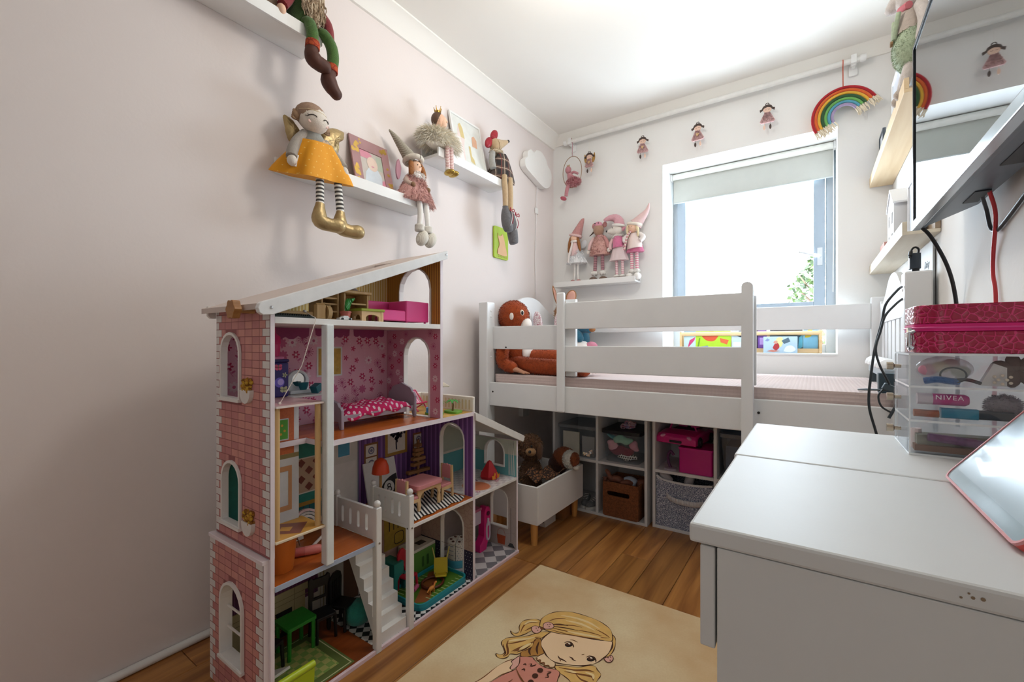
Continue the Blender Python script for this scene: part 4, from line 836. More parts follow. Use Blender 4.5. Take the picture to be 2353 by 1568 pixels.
b.prism(rect(.925, .013, .985, .16), .2240, .2240, 'yz', 4); b.line([(.85, .013), (.85, .317)], .003, .2240, 3, False, 'yz'); b.line([(.838, .013), (.838, .317)], .0015, .2240, 3, False, 'yz')
b.build('wall_print', wn, dh)
b = MB(); kt = [mat('b3983c', .6, .1, 60), mat('2f2924', .6), mat('8a8672', .6), mat('d9d6d0', .6), mat('8a5a3c', .6)]
b.prism(rect(1.10, .12, 1.24, .30), .2236, .2236, 'yz', 0); b.line([(1.12, .225), (1.215, .225)], .003, .2240, 1, False, 'yz')
for i in range(5): b.line([(1.125+i*.021, .225), (1.125+i*.021, .19)], .004, .2240, 1, False, 'yz')
b.line(rrect(1.15, .13, 1.195, .175, .012), .003, .2240, 1, True, 'yz'); b.prism(rect(1.255, .17, 1.285, .26), .2238, .2238, 'yz', 4); b.prism(rect(1.259, .176, 1.281, .254), .2240, .2240, 'yz', 3)
b.build('wall_print', kt, dh)
b = MB(); rg = [mat('5c6b34', .6), mat('c8c79a', .6), checks('7d9a4d', 'a9a862', 'xy', .0195, .6)]
b.prism(rect(.27, .548, .495, .775), .0126, .0126, 'xy', 0); b.prism(rect(.276, .548, .489, .769), .0128, .0128, 'xy', 1); b.prism(rect(.279, .548, .486, .766), .0130, .0130, 'xy', 0); b.prism(rect(.30, .548, .466, .745), .0132, .0132, 'xy', 2)
b.build('rug_print', rg, dh)
b = MB(); an = [mat('d9b49a', .6), mat('c8744f', .5), mat('6a3a63', .5), mat('c94f82', .5), mat('3d4144', .6), mat('e9e6e2', .6), mat('b4502c', .6)]
b.disc((.43, 1.40), .065, .3306, 0, 24, 'xy', .055); b.disc((.43, 1.40), .060, .3309, 1, 24, 'xy', .05); b.line([(.37+.05*cos(a), 1.41+.05*sin(a)) for a in [PI*.35+PI*.5*i/8 for i in range(9)]], .006, .3312, 2)
for q in ((.47, 1.33), (.48, 1.35), (.455, 1.325), (.45, 1.52), (.46, 1.50)): flower(b, q, .010, .3308, 'xy', 3, 5, 5)
b.build('floor_print', an, dh)
b = MB(); 
for i in range(6): b.line([(.462+i*.006, .335), (.462+i*.006-.006*(i % 2), .478)], .0022, 1.5868, 5, False, 'xz')
b.line([(.245, .43), (.30, .43)], .002, 1.5868, 4, False, 'xz')
b.line([(.473, .04), (.473, .19)], .002, 1.5868, 4, False, 'xz'); b.prism([(.455, .018), (.495, .018), (.482, .036), (.468, .036)], 1.5867, 1.5867, 'xz', 4); b.prism([(.402, .02), (.44, .02), (.445, .06), (.397, .06)], 1.5867, 1.5867, 'xz', 6); b.line([(.421+.021*cos(a), .06+.03*sin(a)) for a in [PI*i/10 for i in range(11)]], .0014, 1.5866, 6, False, 'xz')
b.prism(rrect(1.325, .335, 1.44, .378, .01), .2239, .2239, 'yz', 5); b.build('wall_print', an, dh)
b = MB(); pic(b, 1.335, .455, 1.395, .525, 12, 5, .005); b.line([(1.304, .43), (1.588, .43)], .010, .2238, 5, False, 'yz'); b.build('wall_print', pm_, dh)
# ---------------------------------------------------------------- toys in the dollhouse
def M_(loc, rz=0, ry=0, rx=0): return M.Translation(loc) @ M.Rotation(rz, 4, 'Z') @ M.Rotation(ry, 4, 'Y') @ M.Rotation(rx, 4, 'X')
toyw = wood('cfa56b', 'e6c893', 'Z', 9, .5); toyw2 = wood('a9763f', 'c99a5f', 'Z', 9, .5); toyb = mat('131316', .4, .03); tan = mat('d9b483', .5, .05)
def bx_(n, t, m, *b, Mx=None, bev=.001): return MB(Mx).box(*b).build(n, m, t, bevel=bev, segs=1)
# attic
t = thing('toy_sofa', 'bright pink toy sofa on the attic floor of the dollhouse', 'toy sofa', (.41, 1.0, .9822)); pk = mat('e0488f', .35, .03)
bx_('seat', t, pk, .365, .902, .99, .455, 1.0, 1.024, bev=.003); bx_('backrest', t, pk, .340, .90, .99, .366, 1.10, 1.058, bev=.004); bx_('arm', t, pk, .366, 1.0, .989, .458, 1.104, 1.058, bev=.003)
for x, y in ((.37, .91), (.445, .91), (.352, 1.09), (.447, 1.01), (.447, 1.094)): MB().tube([(x, y, .9822), (x, y, .992)], .004, 8).build('leg', pk, t, smooth=50)
def stool(label, cx, cy, z, w_, d_, h_, mtop, ml, loc=None):
    t = thing('toy_stool', label, 'toy stool', (cx, cy, z))
    bx_('seat', t, mtop, cx-d_/2, cy-w_/2, z+h_-.008, cx+d_/2, cy+w_/2, z+h_, bev=.002)
    for sgn in (-1, 1):
        y = cy+sgn*(w_/2-.008); a = d_/2-.004; pts = [(cx-a, z), (cx-a+.008, z)]+[(cx+(a-.008)*-cos(q), z+.014+.008*sin(q)) for q in [PI*i/6 for i in range(7)]]+[(cx+a-.008, z), (cx+a, z), (cx+a, z+h_-.008), (cx-a, z+h_-.008)]
        MB().prism(pts, y-.004, y+.004, 'xz').build('leg_board', ml, t)
    pts = [(cy-w_/2+.012, z), (cy-w_/2+.02, z)]+[(cy-(w_/2-.02)*cos(q), z+.014+.008*sin(q)) for q in [PI*i/6 for i in range(7)]]+[(cy+w_/2-.02, z), (cy+w_/2-.012, z), (cy+w_/2-.012, z+h_-.008), (cy-w_/2+.012, z+h_-.008)]
    MB().prism(pts, cx+d_/2-.012, cx+d_/2-.005, 'yz').build('leg_board', ml, t); return t
stool('toy stool with an olive green top in front of the wooden toy cabinet', .437, .864, .9822, .088, .055, .040, mat('9aa52f', .4), tan)
t = thing('toy_cabinet', 'open wooden toy cabinet standing behind the green topped stool', 'toy cabinet', (.385, .84, .9822))
bx_('side', t, toyw, .355, .795, .9822, .415, .801, 1.068); bx_('side', t, toyw, .355, .877, .9822, .415, .883, 1.068); bx_('back', t, toyw2, .355, .801, .9822, .359, .877, 1.068); bx_('top', t, toyw, .350, .787, 1.068, .422, .891, 1.077, bev=.002); bx_('shelf', t, toyw, .359, .801, 1.035, .413, .877, 1.040); bx_('base', t, toyw, .359, .801, .984, .413, .877, .992)
t = thing('toy_bookshelf', 'tall narrow wooden toy bookshelf with open shelves under the roof beam', 'toy bookshelf', (.39, .735, .9822))
bx_('side', t, toyw, .340, .728, .9822, .405, .734, 1.058); bx_('side', t, toyw, .340, .780, .9822, .405, .786, 1.070); bx_('back', t, toyw2, .340, .734, .9822, .344, .780, 1.060)
for z in (.986, 1.008, 1.030, 1.047): bx_('shelf', t, toyw, .344, .734, z, .404, .780, z+.005)
bx_('divider', t, toyw, .38, .755, 1.013, .403, .759, 1.030)
t = thing('toy_plant', 'toy potted plant with one big green leaf in the attic', 'toy plant', (.437, .785, .9822))
MB().lathe([(0, .9822), (.011, .9822), (.015, 1.006), (.017, 1.007), (.017, 1.011), (0, 1.010)], (.437, .785, 0), 14).build('pot', mat('c46a5e', .5), t, smooth=40)
m = MB(); lp = bz([(.437, .785, 1.008), (.436, .790, 1.025), (.434, .80, 1.04), (.43, .822, 1.052)], 3); ws = [.003, .007, .010, .012, .013, .012, .010, .006, .003, .0015]
for i in range(len(lp)-1): a, c = lp[i], lp[i+1]; m.add([a+V((0, -ws[i]*.5, ws[i])), a+V((0, ws[i]*.5, -ws[i])), c+V((0, ws[i+1]*.5, -ws[i+1])), c+V((0, -ws[i+1]*.5, ws[i+1]))], [(0, 1, 2, 3)])
m.build('leaf', mat('2f8f34', .4, .1), t, smooth=60, solid=.001)
m = MB(); m.box(.43, .555, .9822, .475, .665, .9885)
for i in range(18): m.prism([(.556+i*.006, .9885), (.561+i*.006, .9885), (.5585+i*.006, .994)], .44, .465, 'yz')
tag(m.build('ribbed_strip', mat('1f2a24', .6)), 'dark ribbed strip lying flat at the left of the attic floor', 'toy')
t = thing('toy_car', 'tiny black and white toy car at the attic floor edge', 'toy car', (.475, .755, .9822))
m = MB(); m.prism([(.735, .984), (.775, .984), (.775, .989), (.766, .990), (.762, .995), (.749, .995), (.744, .990), (.735, .989)], .467, .483, 'yz'); m.build('body', mat('d8d9da', .3), t, bevel=.001)
for y in (.743, .767):
    for x in (.466, .484): MB().tube([(x-.002, y, .9857), (x+.002, y, .9857)], .0034, 10).build('wheel', toyb, t)
m = MB(); m.lathe([(.0, 1.091), (.006, 1.090), (.014, 1.086), (.018, 1.079), (.018, 1.0772), (0, 1.0772)], (.38, .85, 0), 16); tag(m.build('silver_dome', mat('b3aca4', .3, .03, 20, .6), smooth=50), 'small silver dome on top of the open toy cabinet', 'toy')
# bedroom
zb_ = .6556
t = thing('toy_bed', 'mauve toy bed with shaped boards in the pink dollhouse bedroom', 'toy bed', (.33, .95, zb_)); mv = mat('a598a6', .45, .03)
Bx = M_((.325, .955, zb_), R(0))
def board(y0, h_):
    pts = [(.262, zb_), (.272, zb_), (.278, zb_+.022), (.385, zb_+.022), (.392, zb_), (.402, zb_), (.402, zb_+h_*.62), (.396, zb_+h_*.72), (.388, zb_+h_*.74), (.380, zb_+h_*.86), (.355, zb_+h_*.93), (.332, zb_+h_), (.309, zb_+h_*.93), (.284, zb_+h_*.86), (.276, zb_+h_*.74), (.268, zb_+h_*.72), (.262, zb_+h_*.62)]
    return MB().prism(pts, y0, y0+.010, 'xz')
board(.795, .092).build('footboard', mv, t, bevel=.0015); board(1.088, .118).build('headboard', mv, t, bevel=.0015)
bx_('side_rail', t, mv, .388, .80, zb_+.022, .396, 1.088, zb_+.040); bx_('side_rail', t, mv, .268, .80, zb_+.022, .276, 1.088, zb_+.040); bx_('slat_base', t, mv, .276, .80, zb_+.024, .388, 1.088, zb_+.030)
quilt = dots('d31a64', 'f3d7e2', 'yx', .017, .27, .8, (0, 0, R(25)))
m = MB(); nx, ny = 12, 22; vv = []
for j in range(ny+1):
    for i in range(nx+1):
        x = .264+.136*i/nx; y = .815+.255*j/ny; e_ = min(i, nx-i)/nx; f_ = min(j, ny-j)/ny
        vv.append((x, y+.010*sin(7*i/nx), zb_+.040+.020*min(1, 5*e_)*min(1, 5*f_)+.006*sin(j*.9+i*.5)*cos(i*.8)-(.012 if i in (0, nx) else 0)+.010*(j/ny)))
m.add(vv, [(j*(nx+1)+i, j*(nx+1)+i+1, (j+1)*(nx+1)+i+1, (j+1)*(nx+1)+i) for j in range(ny) for i in range(nx)])
q = m.build('polka_dot_quilt', quilt, smooth=60, solid=.008); tag(q, 'raspberry pink polka dot quilt spread on the mauve toy bed', 'quilt')
MB().box(.3965, 1.055, zb_+.012, .398, 1.068, zb_+.045).build('care_label', WHITE2, t)
# balcony
t = thing('toy_deckchair', 'pink striped toy deckchair on the dollhouse balcony', 'toy deckchair', (.30, 1.2, zb_)); dk_ = mat('d61f63', .4)
m = MB(); 
for y in (1.165, 1.215): m.tube([(.34, y, zb_+.002), (.27, y, zb_+.075)], .0025, 6); m.tube([(.27, y, zb_+.002), (.33, y, zb_+.035)], .0025, 6)
m.tube([(.27, 1.165, zb_+.075), (.27, 1.215, zb_+.075)], .0025, 6); m.tube([(.335, 1.165, zb_+.033), (.335, 1.215, zb_+.033)], .0025, 6); m.build('frame', dk_, t, smooth=50)
m = MB(); pts = bz([(.27, 0, zb_+.074), (.29, 0, zb_+.045), (.31, 0, zb_+.026), (.333, 0, zb_+.034)], 4)
for i in range(len(pts)-1): m.add([(pts[i].x, 1.167, pts[i].z), (pts[i].x, 1.213, pts[i].z), (pts[i+1].x, 1.213, pts[i+1].z), (pts[i+1].x, 1.167, pts[i+1].z)], [(0, 1, 2, 3)])
m.build('sling', stripes('e86a9a', 'f3dbe4', 'y', .010, .5), t, solid=.001)
def island(label, cx, cy, pool):
    t = thing('toy_pool' if pool else 'toy_island', label, 'toy', (cx, cy, zb_))
    pts = bz2([(cx+.035*(1+.18*sin(3*a+cx*50))*cos(a), cy+.032*(1+.15*cos(2*a))*sin(a)) for a in [2*PI*i/10 for i in range(10)]], 3, True)
    MB().prism(pts, zb_, zb_+.008).build('base', mat('6fae3c', .4, .06), t, smooth=40, bevel=.002)
    if pool: MB().lathe([(0, .0085), (.022, .009), (.026, .024), (.029, .025), (.030, .008)], (cx-.004, cy-.004, zb_), 20, 0, None, 1, .9).build('basin', mat('2f8fc9', .3), t, smooth=40)
    m = MB(); px, py = (cx-.01, cy+.025) if pool else (cx, cy-.006); m.tube([(px, py, zb_+.008), (px+.003, py, zb_+.03), (px, py, zb_+.042)], [.004, .003, .0025], 7); m.build('palm_trunk', mat('7d5b34', .7), t, smooth=50)
    m = MB()
    for i in range(7):
        a = 2*PI*i/7; c1 = V((px, py, zb_+.042)); d1 = V((cos(a), sin(a), 0)); s1 = V((-sin(a), cos(a), 0))
        m.add([c1, c1+d1*.016+s1*.006+V((0, 0, .006)), c1+d1*.030-V((0, 0, .004)), c1+d1*.016-s1*.006+V((0, 0, .006))], [(0, 1, 2, 3)])
    m.build('palm_leaf', mat('3c9a37', .5, .1), t, solid=.001)
island('blue toy paddling pool with a small palm seen through the bedroom arch', .425, 1.168, True)
island('green toy island with a palm right of the pink bedroom wall', .455, 1.235, False)
t = thing('toy_parasol', 'beige scalloped toy parasol on the balcony behind the bedroom arch', 'toy parasol', (.385, 1.235, zb_))
MB().tube([(.36, 1.262, zb_), (.36, 1.262, zb_+.10)], .002, 6).build('pole', tan, t); MB().lathe([(0, .018), (.02, .014), (.045, .002), (.046, -.001)], (.36, 1.262, zb_+.092), 16, 0, None, 1, .5, lambda i, a: 1+.06*cos(8*a)).build('shade', mat('cfc5b2', .7), t, smooth=30)
# shaft shelf
zs = .7652
t = thing('keepsake_tin', 'tall dark blue tin with butterfly and flower stickers in the dollhouse tower', 'tin', (.31, .60, zs))
m = MB(); m.box(.265, .603, zs, .335, .672, zs+.098); m.build('tin_body', mat('2a1d6b', .35, .05), t, bevel=.004)
bx_('lid', t, mat('251a60', .35), .263, .601, zs+.098, .337, .6735, zs+.107, bev=.003)
def sticker(b, y, z, kind, k):
    if kind == 'b': [b.disc((y+s*.005, z+u), .006, .3354, k, 9, 'yz', .0045, s*.7) for s in (-1, 1) for u in (.003, -.004)]; b.line([(y, z-.007), (y, z+.006)], .0016, .3358, 2, False, 'yz')
    elif kind == 'f': flower(b, (y, z), .008, .3354, 'yz', k, 5, 2)
    else: b.disc((y, z), .014, .3354, 3, 14, 'yz'); b.disc((y+.003, z+.001), .009, .3358, 4, 12, 'yz')
b = MB(); sticker(b, .657, zs+.022, 'b', 0); sticker(b, .660, zs+.062, 'f', 0); sticker(b, .645, zs+.042, 'o', 1); sticker(b, .642, zs+.085, 'b', 1); b.build('sticker', [mat('b9b894', .5), mat('d9577f', .5), mat('6d7a4f', .5), mat('6d5fc9', .5), mat('b7a6e6', .5)], t)
t = thing('pink_bottle', 'hot pink bottle with pale pink base standing on the blue tin', 'bottle', (.295, .595, zs+.107))
MB().lathe([(0, 0), (.033, 0), (.034, .006), (.028, .008), (0, .008)], (.298, .640, zs+.1072), 18).build('base', mat('e38bb6', .4), t, smooth=40)
MB().lathe([(0, 0), (.022, 0), (.024, .02), (.024, .034), (.026, .036), (.024, .055), (.013, .066), (.011, .083), (.006, .087), (0, .088)], (.298, .640, zs+.1152), 18).build('bottle', mat('d0246f', .35), t, smooth=40)
t = thing('toy_mirror', 'white arched toy dressing mirror on the tower shelf', 'toy mirror', (.275, .735, zs))
ol = arch(.700, .770, zs, zs+.070, 10)
paper_o = MB().prism(ol, .262, .272, 'yz', 0, [[(.738+.021*cos(a), zs+.040+.021*sin(a)) for a in [2*PI*i/18 for i in range(18)]]]).build('frame', mat('dfe6ea', .35), t, bevel=.002)
mm, N, L, P = newmat('mirror'); P.inputs['Metallic'].default_value = 1; P.inputs['Roughness'].default_value = .05; P.inputs['Base Color'].default_value = (.8, .8, .8, 1)
MB().tube([(.2635, .738, zs+.040), (.2665, .738, zs+.040)], .0215, 18).build('glass', mm, t)
bx_('counter', t, mat('dfe6ea', .35), .252, .698, zs, .295, .772, zs+.010)
tq = mat('1d6c7b', .4)
t = thing('toy_tub', 'teal rounded toy tub in front of the white toy mirror', 'toy', (.285, .742, zs)); MB().lathe([(0, 0), (.010, 0), (.015, .012), (.017, .022), (.014, .022), (.012, .010), (0, .008)], (.288, .742, zs+.0102), 16, 0, None, .5, 1).build('tub', tq, t, smooth=40)
tag(MB(M_((.325, .762, zs+.016), R(20), 0, R(24))).box(-.012, -.013, -.011, .012, .013, .011).build('teal_block', tq, bevel=.0015), 'teal toy block tilted beside the toy mirror', 'toy block')
# the two small items need the tower shelf floor to rest on
dbox('tower_shelf', .222, .672, .7595, .345, .79, .7645, m=mat('cfd0cf', .5))
# second floor
z2 = .3306
t = thing('orange_bucket', 'orange toy bucket under the dollhouse lift', 'bucket', (.43, .60, z2)); ob = mat('d9772a', .45, .04)
MB().lathe([(0, 0), (.030, 0), (.031, .004), (.038, .075), (.042, .080), (.042, .084), (.037, .082), (.029, .006), (0, .005)], (.43, .598, z2), 24).build('pail', ob, t, smooth=40)
m = MB(); m.tube(bz([(.43, .637, z2+.070), (.437, .642, z2+.060), (.447, .640, z2+.050)], 4), .0018, 6); m.build('handle', mat('6b4425', .5), t, smooth=50); bx_('clip', t, mat('7d4a22', .5), .424, .636, z2+.062, .436, .642, z2+.078)
t = thing('coral_tube', 'coral pink rounded tube lying beside the orange bucket', 'tube', (.41, .69, z2))
MB().tube([(.385, .630, z2+.0125), (.412, .675, z2+.0125)], .0115, 14).build('tube', mat('d4706c', .4), t, smooth=50); MB().tube([(.412, .675, z2+.0125), (.428, .703, z2+.0125), (.432, .710, z2+.0125), (.434, .713, z2+.0125)], [.0122, .0122, .010, .005], 14).build('cap', mat('dc7f78', .4), t, smooth=50)
t = thing('rainbow_toy', 'white wooden rainbow and cloud toy lying at the back of the landing', 'toy', (.30, .74, z2))
Tm = M_((.30, .70, z2), R(0), R(-8))
for i in range(3):
    r0, r1 = .026+.009*i, .033+.009*i; pts = [(.045+r1*cos(a), .03+r1*sin(a)) for a in [PI*j/10 for j in range(11)]]+[(.045+r0*cos(a), .03+r0*sin(a)) for a in [PI-PI*j/10 for j in range(11)]]
    MB(Tm).prism(pts, -.006, .006, 'yz').build('arc', mat(('efeae2', 'd9d4cc', 'e9c9c6')[i], .5), t, smooth=40)
m = MB(Tm); 
for a, r, zz in ((0, .010, .022), (.016, .012, .026), (-.014, .009, .02), (.006, .010, .016)): m.lathe([(0, -.006), (r, -.006), (r, .006), (0, .006)], (.008, a, zz), 12, 0, M.Rotation(R(90), 3, 'Y'))
m.prism(rect(-.02, .0, .028, .014), .002, .014, 'yz'); m.build('cloud', mat('ece6dd', .5), t, smooth=40)
tag(MB().tube([(.385, .715, z2+.0045), (.372, .775, z2+.030)], .0042, 8).build('white_stick', mat('efe9e4', .5), smooth=50), 'short white stick leaning near the coral tube', 'stick')
t = thing('toy_canvas', 'white toy board with a black road and the figure 8 leaning on the purple wall', 'toy board', (.24, 1.08, z2))
Tm = M_((.262, 0, z2), 0, R(-13)); m = MB(Tm); m.box(-.003, 1.00, 0, .003, 1.142, .152); m.build('board', mat('e4e2df', .5), t)
m = MB(Tm); m.prism([(1.045, .004)]+[(1.045+.10*(1-cos(a)), .004+.085*sin(a)) for a in [PI*.5*i/8 for i in range(1, 9)]][:7]+[(1.140, .089), (1.140, .004)], .0034, .0034, 'yz', 0); m.disc((1.098, .046), .024, .0040, 1, 16, 'yz', .024); m.line([(1.098+.007*cos(a), .052+.006*sin(a)) for a in [2*PI*i/12 for i in range(12)]], .004, .0046, 0, True, 'yz'); m.line([(1.098+.009*cos(a), .039+.008*sin(a)) for a in [2*PI*i/12 for i in range(12)]], .004, .0046, 0, True, 'yz'); m.build('print', [toyb, mat('dedcd8', .5)], t)
t = thing('toy_lamp', 'toy floor lamp with an orange red shade by the striped rug', 'toy lamp', (.33, .998, z2)); orr = mat('d8451a', .4, .05)
MB().lathe([(0, 0), (.018, 0), (.018, .004), (.005, .006), (0, .006)], (.33, .998, z2), 14).build('base', toyw2, t, smooth=40); MB().tube([(.33, .998, z2+.004), (.33, .998, z2+.142)], .0045, 8).build('pole', toyw2, t, smooth=50)
MB().lathe([(.030, .135), (.027, .158), (.020, .177), (.008, .186), (0, .187)], (.33, .998, z2), 20).build('lamp_shade', orr, t, smooth=50, solid=.001)
zr = stripes('17161a', 'e4e0da', 'y', .0135, .5, .8, None, .1, (0, 0, R(28)))
m = MB(); nx, ny = 8, 24
m.add([(.30+.188*i/nx+.006*sin(j), 1.0+.272*j/ny, z2+.0012+.0012*(1+sin(j*.8+i))) for j in range(ny+1) for i in range(nx+1)], [(j*(nx+1)+i, j*(nx+1)+i+1, (j+1)*(nx+1)+i+1, (j+1)*(nx+1)+i) for j in range(ny) for i in range(nx)])
tag(m.build('toy_rug', zr, smooth=60), 'black and white striped toy rug under the pink toy table', 'toy rug'); z3 = z2+.004
pkt = mat('d98f92', .45, .03)
t = thing('toy_table', 'pink topped toy table with curved pale wood legs on the striped rug', 'toy table', (.40, 1.12, z3))
MB().prism(rrect(.345, 1.058, .452, 1.182, .012), z3+.074, z3+.088).build('table_top', pkt, t, smooth=40, bevel=.002)
MB().box(.355, 1.068, z3+.062, .442, 1.172, z3+.074).build('apron', pkt, t)
for x in (.352, .438):
    pts = [(1.066, z3), (1.076, z3), (1.079, z3+.02), (1.075, z3+.04), (1.082, z3+.056), (1.095, z3+.062), (1.145, z3+.062), (1.158, z3+.056), (1.165, z3+.04), (1.161, z3+.02), (1.164, z3), (1.174, z3), (1.175, z3+.02), (1.172, z3+.04), (1.177, z3+.06), (1.175, z3+.074), (1.065, z3+.074), (1.063, z3+.06), (1.068, z3+.04), (1.065, z3+.02)]
    MB().prism(pts, x, x+.008, 'yz').build('leg_board', tan, t, bevel=.001)
def dchair(label, cx, cy, s, name='toy_chair'):
    t = thing(name, label, 'toy chair', (cx, cy, z3), 'pink toy dining chairs')
    bx_('seat', t, pkt, cx-.026, min(cy-s*.028, cy+s*.030), z3+.044, cx+.026, max(cy-s*.028, cy+s*.030), z3+.054, bev=.002)
    pts = [(cx-.022, z3+.066), (cx+.022, z3+.066), (cx+.022, z3+.112), (cx+.014, z3+.119), (cx+.007, z3+.116), (cx, z3+.121), (cx-.007, z3+.116), (cx-.014, z3+.119), (cx-.022, z3+.112)]
    y = cy-s*.026; MB().prism(pts, y-.004, y+.004, 'xz').build('backrest', pkt, t, bevel=.001)
    for sx in (-1, 1):
        x = cx+sx*.025; pts = [(cy-s*.034, z3), (cy-s*.026, z3), (cy-s*.024, z3+.034), (cy+s*.020, z3+.034), (cy+s*.024, z3), (cy+s*.032, z3), (cy+s*.030, z3+.044), (cy-s*.022, z3+.046), (cy-s*.022, z3+.117), (cy-s*.030, z3+.117)]
        MB().prism(pts, x-.0035, x+.0035, 'yz').build('side_frame', tan, t)
dchair('pink seated toy chair on the left of the toy table', .418, 1.042, 1); dchair('pink seated toy chair on the right of the toy table by the arch', .408, 1.222, -1)
t = thing('toy_plank_tree', 'stack of little wooden planks shaped like a tree by the purple wall', 'toy', (.265, 1.235, z2)); pw = wood('7d5230', 'a97c4c', 'Y', 9, .5)
MB().tube([(.265, 1.235, z2), (.265, 1.235, z2+.20)], .006, 8).build('trunk', pw, t)
for i, (hw, zz) in enumerate(((.046, .030), (.052, .075), (.036, .105), (.030, .125), (.024, .145), (.020, .160), (.012, .178))): MB(M_((.265, 1.235, z2+zz), R((-1)**i*7))).box(-.010, -hw, -.006, .010, hw, .006).build('plank', pw, t, bevel=.001)
t = thing('toy_tent', 'small red toy tent with an orange flame on the bathroom floor', 'toy tent', (.42, 1.512, z2)); red = mat('c4232f', .5, .04)
MB().lathe([(.034, 0), (.040, .012), (.036, .03), (.010, .072), (0, .078)], (.41, 1.515, z2), 6, 0, None, 1, 1, lambda i, a: 1+.06*cos(3*a)).build('canvas', red, t, smooth=20)
MB().prism([(1.49, z2+.004), (1.535, z2+.004), (1.54, z2+.02), (1.528, z2+.018), (1.522, z2+.03), (1.513, z2+.022), (1.505, z2+.031), (1.498, z2+.018), (1.487, z2+.022)], .444, .447, 'yz').build('flame', mat('e8902a', .5), t)
# ground floor
zg = .0132
def black_chair(label, cx, cy, rz, kind):
    t = thing('black_toy_chair', label, 'toy chair', (cx, cy, zg)); Tm = M_((cx, cy, zg), rz)
    MB(Tm).box(-.030, -.030, .066, .030, .030, .075).build('seat', toyb, t, bevel=.002)
    for x in (-.026, .026):
        for y in (-.026, .026): MB(Tm).tube([(x*1.1, y*1.1, 0), (x, y, .068)], [.0048, .0055], 6).build('leg', toyb, t)
    m = MB(Tm)
    if kind == 0: m.prism([(-.032, .075), (-.022, .075), (-.022, .105), (.022, .105), (.022, .075), (.032, .075), (.033, .172), (.026, .178), (.02, .170), (-.02, .170), (-.026, .178), (-.033, .172)], -.032, -.024, 'xz', 0, [rect(-.018, .112, .018, .142)])
    else: m.prism([(-.028, .075), (.028, .075), (.030, .14), (.024, .158), (.010, .168), (-.010, .168), (-.024, .158), (-.030, .14)], -.030, -.024, 'xz', 0, [rect(a, .09, a+.0035, .145) for a in (-.017, -.006, .005, .015)])
    m.build('backrest', toyb, t, bevel=.001)
black_chair('black toy chair with a square window back beside the fireplace', .322, .785, R(-100), 0); black_chair('black toy chair with slatted round back next to the teal pouf', .325, .852, R(-70), 1); black_chair('black toy chair at the left end of the green toy table', .33, .612, R(20), 1)
t = thing('green_toy_table', 'bright green toy table on the checked dollhouse rug', 'toy table', (.315, .705, zg)); gr = mat('2a8a2c', .35, .04)
MB().prism(rrect(.272, .660, .352, .748, .006), zg+.085, zg+.094).build('table_top', gr, t, smooth=40, bevel=.002)
for x in (.28, .344):
    for y in (.668, .740): MB().tube([(x, y, zg), (x, y, zg+.086)], [.0055, .006], 6).build('leg', gr, t)
wk = cells('9a7444', '5d421f', 130, .12, .8, 1)
t = thing('toy_basket', 'woven brown toy basket behind the black and green toy furniture', 'toy basket', (.25, .655, zg))
MB().lathe([(0, 0), (.024, 0), (.030, .045), (.033, .048), (.033, .054), (.027, .050), (.021, .006), (0, .005)], (.256, .65, zg), 14, 0, None, .9, 1.2).build('basket', wk, t, smooth=40); MB(M_((.245, .655, zg+.068), R(10), R(-30))).box(-.003, -.033, -.02, .003, .033, .024).build('lid', wk, t, bevel=.003)
m = MB(); m.lathe([(0, 0), (.024, 0), (.036, .010), (.042, .030), (.036, .055), (.020, .068), (.006, .072), (0, .070)], (.352, .888, zg), 28, 0, None, 1, 1, lambda i, a: 1+.035*abs(sin(7*a)) if 1 < i < 7 else 1); tag(m.build('teal_pouf', fabric('2f8f80', .1), smooth=60), 'round teal gathered toy pouf beside the staircase', 'toy pouf')
lm = mat('b5c928', .35, .03)
t = thing('lime_toy_sofa', 'lime green toy lounger with a rolled arm at the front of the dollhouse', 'toy sofa', (.44, .60, zg)); 
MB().box(.440, .550, zg, .497, .640, zg+.030).build('seat', lm, t, bevel=.003); m = MB(); m.prism([(.47, zg), (.497, zg), (.500, zg+.060), (.488, zg+.068)], .550, .650, 'xz'); m.build('backrest', lm, t); MB().tube([(.494, .549, zg+.068), (.494, .652, zg+.068)], .009, 12).build('roll', lm, t, smooth=50)
tag(MB(M_((.385, .586, zg+.022), R(5), R(-28))).box(-.05, -.036, -.003, .05, .036, .003).build('white_card', mat('d5cfc6', .6)), 'white card leaning flat left of the checked rug', 'card')
t = thing('toy_arch_block', 'teal toy arch block at the back of the dollhouse kitchen', 'toy', (.28, 1.07, zg)); 
MB().prism([(1.045, zg), (1.062, zg), (1.062, zg+.05), (1.072, zg+.066), (1.09, zg+.07), (1.09, zg+.115), (1.045, zg+.115)], .27, .345, 'yz').build('arch', mat('23827c', .4, .04), t, bevel=.002); MB().box(.272, 1.092, zg, .343, 1.105, zg+.07).build('foot', mat('1d6c68', .4), t, bevel=.002)
t = thing('red_toy_chair', 'crimson toy chair beside the white posts in the toy kitchen', 'toy chair', (.35, 1.105, zg)); rd = mat('c01f38', .4, .03); Tm = M_((.352, 1.10, zg), R(-80))
MB(Tm).box(-.026, -.026, .056, .026, .026, .063).build('seat', rd, t, bevel=.002); MB(Tm).prism([(-.026, .06), (-.018, .06), (-.010, .085), (.010, .085), (.018, .06), (.026, .06), (.022, .135), (.008, .15), (-.008, .15), (-.022, .135)], -.030, -.023, 'xz').build('backrest', rd, t, bevel=.001)
for x in (-.022, .022):
    for y in (-.022, .022): MB(Tm).tube([(x*1.15, y*1.15, 0), (x, y, .058)], .005, 6).build('leg', rd, t)
t = thing('toy_counter', 'green and white toy kitchen counter with a sink hole', 'toy counter', (.29, 1.225, zg)); gm_ = mat('5b8f3c', .45, .04)
